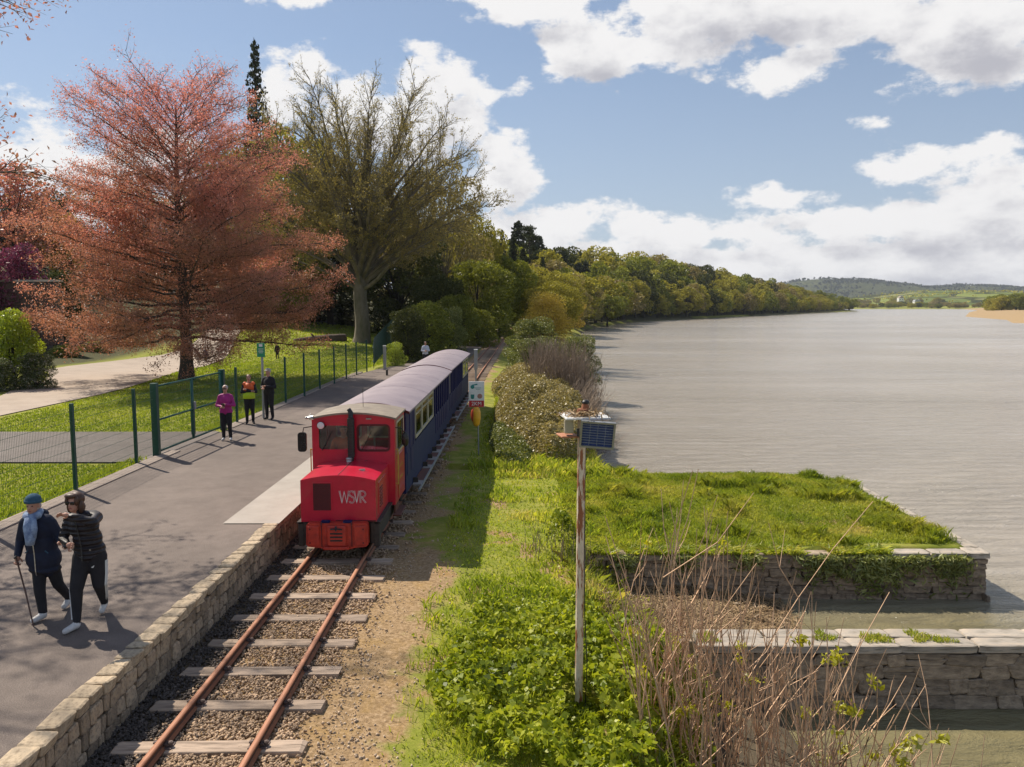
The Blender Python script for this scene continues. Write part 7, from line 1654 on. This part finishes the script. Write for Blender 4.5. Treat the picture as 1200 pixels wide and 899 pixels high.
# woods and hedgerows standing on the hills and farmland
def on_hill(nm, n_, x0, x1, y0, dp_, prof_, sz, seed, th):
    rg = np.random.default_rng(seed); x = rg.uniform(x0, x1, n_); f = rg.random(n_) ** 0.6; g = fbm(x, f * 900, 0.006, seed); row = np.abs(((x + f * 400) / 95) % 1 - 0.5) < 0.05; k = (g > th) | row | (f > 0.985); x, f = x[k], f[k]
    h = np.array([prof_(v_) for v_ in x]); z = -2 + (h + 2) * np.sin(f * math.pi / 2) ** 0.9 + sz * rg.random(len(x)); y = y0 + dp_ * f
    link(nm, leaf_quads(nm, np.stack([x, y, z], 1), sz * rg.uniform(.6, 1.3, len(x)), LM['olive'] if nm == 'farm_hedgerows' else LM['farwood'], rg, 0.8, up=0.3), kind='stuff')
on_hill('hill_woods', 9000, 950, 2850, 2895, 900, hp([(840, 352), (890, 338), (925, 330.5), (950, 327.5), (985, 328), (1020, 332), (1045, 337), (1080, 338), (1110, 335), (1150, 337), (1185, 341), (1200, 339), (1300, 332), (1500, 340)], 3800), 7.0, 301, 0.50)
on_hill('farm_hedgerows', 5000, 500, 1480, 1248, 700, hp([(940, 358), (985, 350), (1020, 346), (1060, 342), (1100, 341), (1140, 343), (1200, 345), (1260, 343), (1400, 347)], 1950), 2.6, 302, 0.60)
rr_ = random.Random(9); 
n_ = 0
for i in range(95):
    px = rr_.uniform(985, 1200) + rr_.uniform(-2, 2); y = rr_.choice([1085, 1100, 1120, 1180, 1300, 1500]) + rr_.uniform(-12, 12); x = (px - CX) / FP * y
    zt = (CZ + (YH - PY(px, 350, 1).x * 0)) ; h = rr_.uniform(4.5, 9) * (1.5 if y > 1250 else 1); kk = rr_.choice(['far_olive', 'far_brown', 'far_green', 'far_dark', 'far_yellow', 'far_brown'])
    z = max(gz(x, y), -1) if y < 1250 else None
    if z is None: z = -2 + (y - 1250) / 700 * 22
    plant(kk, (x, y, z - 0.5), h, h * rr_.uniform(1.0, 1.9), 'small round bush or hedgerow tree on the distant far shore of the river', 'tree', 'tree', 'bushes and hedgerow trees on the distant far shore')
for i in range(26):
    px = rr_.uniform(1160, 1290); y = rr_.uniform(600, 690); x = (px - CX) / FP * y; h = rr_.uniform(10, 14)
    plant(rr_.choice(['far_green', 'far_yellow', 'far_green']), (x, y, max(gz(x, y), -1) - 2.6), h + 2, h * 1.3, 'bright green tree behind the reed bank at the right edge', 'tree', 'tree', 'bright trees behind the reed bank at the right edge')
def house(px, py, y, w, h, label, gable):
    b = PY(px, py, y); t_ = thing('farmhouse', label, 'house', tuple(b)); o = b
    MB().box((o.x, o.y, o.z + h / 2 - 1.5), (w, 7, h + 3)).build('wall', M['white'], t_)
    m_ = MB(); m_.prism([(o.x - w / 2 - .3, o.z + h - .1), (o.x + w / 2 + .3, o.z + h - .1), (o.x + w / 2 - (w / 2 if gable else 1.2), o.z + h + 3), (o.x - w / 2 + (w / 2 - .2 if gable else 1.2), o.z + h + 3)], o.y - 3.8, o.y + 3.8); rf = m_.build('roof', M['kerbc'] if gable else M['steelgrey'], t_)
    MB().box((o.x + w / 3, o.y, o.z + h + 3), (1, 1, 1.6)).build('chimney', M['white'], rf)
    for k in (-1, 1): MB().box((o.x + k * w / 4, o.y - 3.52, o.z + h / 2 + .4), (1.2, 0.1, 1.4)).build('window', M['lens'], t_)
house(1055, 353.5, 1290, 8, 6, 'white gabled house among trees on the distant far shore', True)
house(1074, 356, 1240, 9, 3.2, 'lower white house right of the gabled house on the far shore', False)
MB_w = MB(); b = P(0, 378, 3.2)
# brown terrace wall at the far left
x_, y_ = -46.0, 61.0; tw = thing('garden_wall', 'brown terrace wall below the pink rhododendrons at the left edge', 'wall', (-42, 61, 1.5))
MB().box((-43, 61, 3.4), (17, 0.8, 5.6), bev=0.05).build('wall_core', M['quaymortar'], tw)
rubble(tw, stone_variants('stone', M['brick'], 6, 0.08), (-51.2, 60.6, 0), (1, 0, 0), (0, -1, 0), 16.6, 1.4, 6.1, 9, 0.6, 1.3, 0.12, gap=0.03, limit=200)
MB().box((-43, 61, 6.28), (17.2, 1.0, 0.16), bev=0.02).build('coping', M['quaycap'], tw)
# fallen log
a, b = P(345, 405, 0.6), P(404, 403, 0.6); lg_ = thing('fallen_log', 'long brown fallen log lying on the grass left of the beech trunk', 'log', tuple((a + b) / 2))
MB().tube([a + Vector((0, 0, .35)), a.lerp(b, .3) + Vector((0, .2, .42)), a.lerp(b, .7) + Vector((0, 0, .5)), b + Vector((0, 0, .5))], [.3, .42, .5, .52], 14).build('log_trunk', M['log'], lg_, smooth=True)
MB().tube([a.lerp(b, .4) + Vector((0, 0, .6)), a.lerp(b, .33) + Vector((0, 0, 1.1))], [.14, .08], 8).build('branch_stub', M['log'], lg_)

# ------------------------------------------------------------------ ground cover, grass, straw
def scatter(n, x0, x1, y0, y1, ok, near=True, rg=rng):
    x = rg.uniform(x0, x1, n); y = (1 / (1 / y0 + (1 / y1 - 1 / y0) * rg.random(n))) if near else rg.uniform(y0, y1, n)
    k = ok(x, y); return x[k], y[k]
def is_ground_right(x, y): return (x > xcs(y) + 1.7) & (ground_z(x, y) > -0.95)
# ivy-like broad leaves round the solar pole
n = 60000; u = rng.random(n) ** 0.5; a = rng.random(n) * 6.283
def cover_h(x, y):
    e = ((x - 0.75) / 1.75) ** 2 + ((y - 9.6) / 3.1) ** 2
    return np.clip(1.15 - e, 0, 1) ** 0.45 * (0.08 + 0.60 * fbm(x, y, 2.3, 31))
n = 44000; x = rng.uniform(-1.4, 3.0, n); y = rng.uniform(6.0, 13.2, n); e = ((x - 0.75) / 1.75) ** 2 + ((y - 9.6) / 3.1) ** 2
k = (e + 1.7 * (fbm(x, y, 1.5, 32) - 0.5) < 0.72) & (rng.random(n) < 0.55 + 0.9 * fbm(x, y, 3.0, 34)) & (ground_z(x, y) > -1.2); x, y = x[k], y[k]
z = ground_z(x, y) + cover_h(x, y) * np.where((np.abs(x - PB.x) < 0.16 + 0.1 * fbm(x, y, 3, 5)) & (y < PB.y + 0.02) & (y > PB.y - 1.2), 0.15, 1.0) * (1 - 0.5 * rng.random(len(x)) ** 2) + 0.02
o = link('leafy_ground_cover', leaf_quads('leafy_ground_cover', np.stack([x, y, z], 1), 0.022 + 0.040 * rng.random(len(x)) ** 1.5, LM['cover'], rng, 0.72, up=0.35), kind='stuff')
# looser leaves fading outwards
x, y = scatter(16000, -1.6, 2.6, 5.6, 14.5, lambda x, y: (ground_z(x, y) > -1.2) & (rng.random(len(x)) < sst(0.46, 0.66, fbm(x, y, 0.8, 33)) * sst(-1.5, 0.2, x)))
z = ground_z(x, y) + 0.03 + 0.10 * rng.random(len(x)); link('scattered_weeds', leaf_quads('scattered_weeds', np.stack([x, y, z], 1), 0.016 + 0.022 * rng.random(len(x)), LM['cover'], rng, 0.7, up=0.5), kind='stuff')
# verge grass
def grass_obj(name, x, y, L, Wd, lm, lean=0.5, val=None):
    z = ground_z(x, y) - 0.01; link(name, blades(name, np.stack([x, y, z], 1), L, Wd, LM[lm], rng, lean, val), kind='stuff')
x, y = scatter(70000, -1.9, 3.2, 5.0, 34, lambda x, y: is_ground_right(x, y) & (rng.random(len(x)) < 0.06 + sst(-1.2, -0.2, x + 1.0 * (fbm(x, y, 0.9, 11) - .5) * 1.6 + 0.7 * sst(12.6, 15, y))))
tall = fbm(x, y, 1.3, 41); grass_obj('verge_grass', x, y, 0.035 + 0.14 * sst(0.45, 0.75, tall) + 0.03 * rng.random(len(x)), 0.006 + 0.0009 * np.clip(y - 8, 0, 20), 'grass', 0.7, np.clip(0.65 * rng.random(len(x)) + 0.5 * sst(0.5, 0.8, fbm(x, y, 0.7, 43)), 0, 1))
x, y = scatter(95000, 1.2, PIER_X - 0.05, PIER_Y0 + 0.12, PIER_Y1 + 0.2, lambda x, y: ground_z(x, y) > -0.8, near=False)
ht = fbm(x, y, 0.9, 44); rim = sst(PIER_Y0 + 0.9, PIER_Y0 + 0.15, y) * 0.0 + sst(PIER_X - 0.9, PIER_X - 0.3, x) * 0.4
k = (y > PIER_Y0 + np.where(x > 7.0, 0.30, 0.0)) & ~((x > PIER_X - 0.35) & (rng.random(len(x)) < 0.8)); x, y, ht = x[k], y[k], ht[k]
grass_obj('pier_grass', x, y, 0.035 + 0.24 * sst(0.45, 0.75, fbm(x, y, 1.9, 48)) * sst(0.35, 0.6, ht) + 0.05 * rng.random(len(x)), 0.0075, 'grass', 0.75, np.clip(0.45 * rng.random(len(x)) + 1.5 * (fbm(x, y, 1.1, 47) - 0.33), 0, 1))
x, y = scatter(26000, -0.8, 3.4, 21, 46, lambda x, y: (x < xbank(y) + 0.3), near=False); grass_obj('bank_grass', x, y, 0.12 + 0.16 * rng.random(len(x)), 0.014, 'grass', 0.8)
# the lawn on the left
def lawn_ok(x, y):
    path = (y > 19.5) & (y < 24.6); xd0 = np.interp(y, [20, 27, 37, 47, 60, 76], [-15.0, -17.9, -18.1, -19.9, -22, -26.6]); xd1 = np.interp(y, [20, 33, 50, 66], [-20, -22, -28.6, -27])
    dr = (x < xd0) & (x > xd1 - 0.5) & (y > 24); return (x < -9.3) & ~path & ~dr & (x > -0.66 * y - 2) & ~((x < xd1) & (y > 33))
x, y = scatter(260000, -38, -9.3, 13.5, 100, lawn_ok); grass_obj('lawn_grass', x, y, 0.025 + 0.030 * rng.random(len(x)) + 0.001 * y, 0.006 + 0.0005 * y, 'lawn', 0.8, np.clip(0.7 * rng.random(len(x)) + 0.4 * sst(0.4, 0.7, fbm(x, y, 0.3, 51)), 0, 1))
x, y = scatter(5000, -9.75, -9.25, 13, 40, lambda x, y: ~((y > 20) & (y < 24.4)), near=False); grass_obj('fence_foot_grass', x, y, 0.10 + 0.08 * rng.random(len(x)), 0.009, 'lawn', 0.6)
# tufts on the quay copings and slope
x, y = scatter(9000, SW_X0, 9, SW_Y0 + 0.1, SW_Y1 - .1, lambda x, y: fbm(x, y, 1.4, 61) > 0.62, near=False)
link('coping_tufts', blades('coping_tufts', np.stack([x, y, 0 * x - 0.31], 1), 0.03 + 0.05 * rng.random(len(x)), 0.006, LM['grass'], rng, 0.8), kind='stuff')
x, y = scatter(9000, 1.4, 7.4, PIER_Y0 - 0.26, PIER_Y0 + 0.1, lambda x, y: fbm(x, y * 0, 1.3, 64) > 0.38, near=False)
link('overhanging_grass', blades('overhanging_grass', np.stack([x, y, 0 * x - 0.36], 1), 0.05 + 0.11 * rng.random(len(x)), 0.008, LM['grass'], rng, 1.6), kind='stuff')
x, y = scatter(9000, 1.0, 3.6, 6.5, 15.2, lambda x, y: (ground_z(x, y) > -1.0) , near=False); grass_obj('bank_slope_grass', x, y, 0.10 + 0.22 * rng.random(len(x)), 0.008, 'grass', 0.9)
# straw on the slip
n = 15000; x = rng.uniform(1.3, 5.9, n); y = rng.uniform(SW_Y1 + .1, PIER_Y0 - .1, n); k = (rng.random(n) < sst(6.0, 4.6, x + 0.9 * (fbm(x, y, .9, 62) - .5))) & (ground_z(x, y) > WZ - 0.03); x, y = x[k], y[k]
link('washed_up_straw', leaf_quads('washed_up_straw', np.stack([x, y, ground_z(x, y) + 0.05 * rng.random(len(x))], 1), 0.06 + 0.08 * rng.random(len(x)), M['straw'], rng, 0.08, up=1.6), kind='stuff')
# ferns and ivy hanging on the pier wall, in separate clumps
for i, (cx_, w_, n_, dz) in enumerate([(6.1, 0.6, 900, .62), (7.15, 0.6, 1100, .78), (8.55, 0.45, 700, .68), (3.3, 0.35, 300, .35), (2.2, 0.3, 260, .3), (4.6, 0.3, 240, .3), (7.85, 0.3, 260, .35)]):
    lab = ['broad clump of ferns on the pier wall, second largest, left of the largest', 'largest clump of hanging ferns on the pier wall', 'clump of ferns near the outer corner of the pier wall', 'small tuft of leaves high on the pier wall right of the bare stems', 'tuft of leaves high on the pier wall near its left end', 'thin tuft at the middle of the pier wall coping', 'small tuft between the two right fern clumps on the pier wall'][i]
    t_ = thing('wall_fern', lab, 'fern', (cx_, PIER_Y0, -0.45), group=None); rg = np.random.default_rng(100 + i)
    x = rg.normal(0, w_ * 0.42, n_); z = -np.abs(rg.normal(0, dz * 0.5, n_)) * (0.6 + 0.5 * vnoise(x, x * 0, 4, i)) + 0.10; y = -0.24 - 0.16 * rg.random(n_) * np.clip(1 + z, 0.3, 1); z = np.clip(z, -0.80, .2)
    link('fronds', leaf_quads('fronds', np.stack([x, y, z], 1), 0.040 + 0.060 * rg.random(n_), LM['fern'], rg, 0.22, up=0.2), t_, kind='stuff')
# elder thicket in the lower right foreground: separate stems with budding tips
sap = []
rg = np.random.default_rng(90)
spots = [(1.75, 8.3, 3.1, 38, 0.5), (2.25, 8.9, 2.9, 44, 0.55), (2.8, 8.1, 2.6, 40, 0.6), (3.3, 8.7, 2.4, 40, .6), (3.0, 9.5, 1.9, 26, .5), (3.9, 8.4, 2.0, 30, .55), (4.5, 8.5, 1.7, 22, .5), (1.5, 9.3, 1.9, 16, .4)]
labs_ = ['leftmost clump of tall bare stems right of the solar pole', 'tallest middle clump of bare brown stems before the slipway', 'dense clump of bare stems at bottom centre right', 'clump of bare stems with yellow-green buds before the quay wall', 'thin clump of bare stems just before the slipway wall end', 'clump of arching stems with bright yellow-green leaf tufts, lower right', 'low arching stems with leaf tufts nearest the right edge', 'short bare stems at the edge of the green leaves']
for i, (x, y, h, n_, sp2) in enumerate(spots):
    t_, tips_ = twig_bush('budding_shrub', labs_[i], (x, y, gz(x, y)), int(n_ * 0.58), h, (sp2, 0.55), 0.0115, 200 + i, lean=(0.0 if i < 5 else 0.17, 0), branchy=3.6)
    pick = [tp for tp in tips_ if rg.random() < (0.006 if i < 3 else (0.05 if i in (3, 4, 7) else 0.20))]
    Cb = []
    for p_, d_ in pick:
        m = rg.integers(10, 34); Cb.append(p_ + rg.normal(size=(m, 3)) * np.array([.04, .04, .03]) + np.array([0, 0, 0.01]))
    if Cb: Cb = np.vstack(Cb); link('leaf_tufts', leaf_quads('leaf_tufts', Cb, (0.018 + 0.022 * rg.random(len(Cb))) * (1.35 if i > 4 else 1.0), LM['bud'], rg, 0.5, up=0.2), t_, kind='stuff')
hz = MB().box((1000, 3900, 68), (9000, 8300, 143)).build('haze', [], None, kind='stuff')
hm = bpy.data.materials.new('thin_air_haze'); hm.use_nodes = True; ht_ = hm.node_tree; ht_.nodes.clear()
pv = N(ht_, 'ShaderNodeVolumePrincipled'); pv.inputs['Color'].default_value = (0.80, 0.88, 1.0, 1); pv.inputs['Density'].default_value = 0.00008; pv.inputs['Anisotropy'].default_value = 0.2
ho_ = N(ht_, 'ShaderNodeOutputMaterial'); ht_.links.new(pv.outputs[0], ho_.inputs['Volume']); hz.data.materials.append(hm)
print('objects', len(bpy.data.objects), 'tris', sum(sum(len(p.vertices) - 2 for p in m.polygons) if len(m.polygons) < 3000 else len(m.polygons) * 2 for m in bpy.data.meshes))
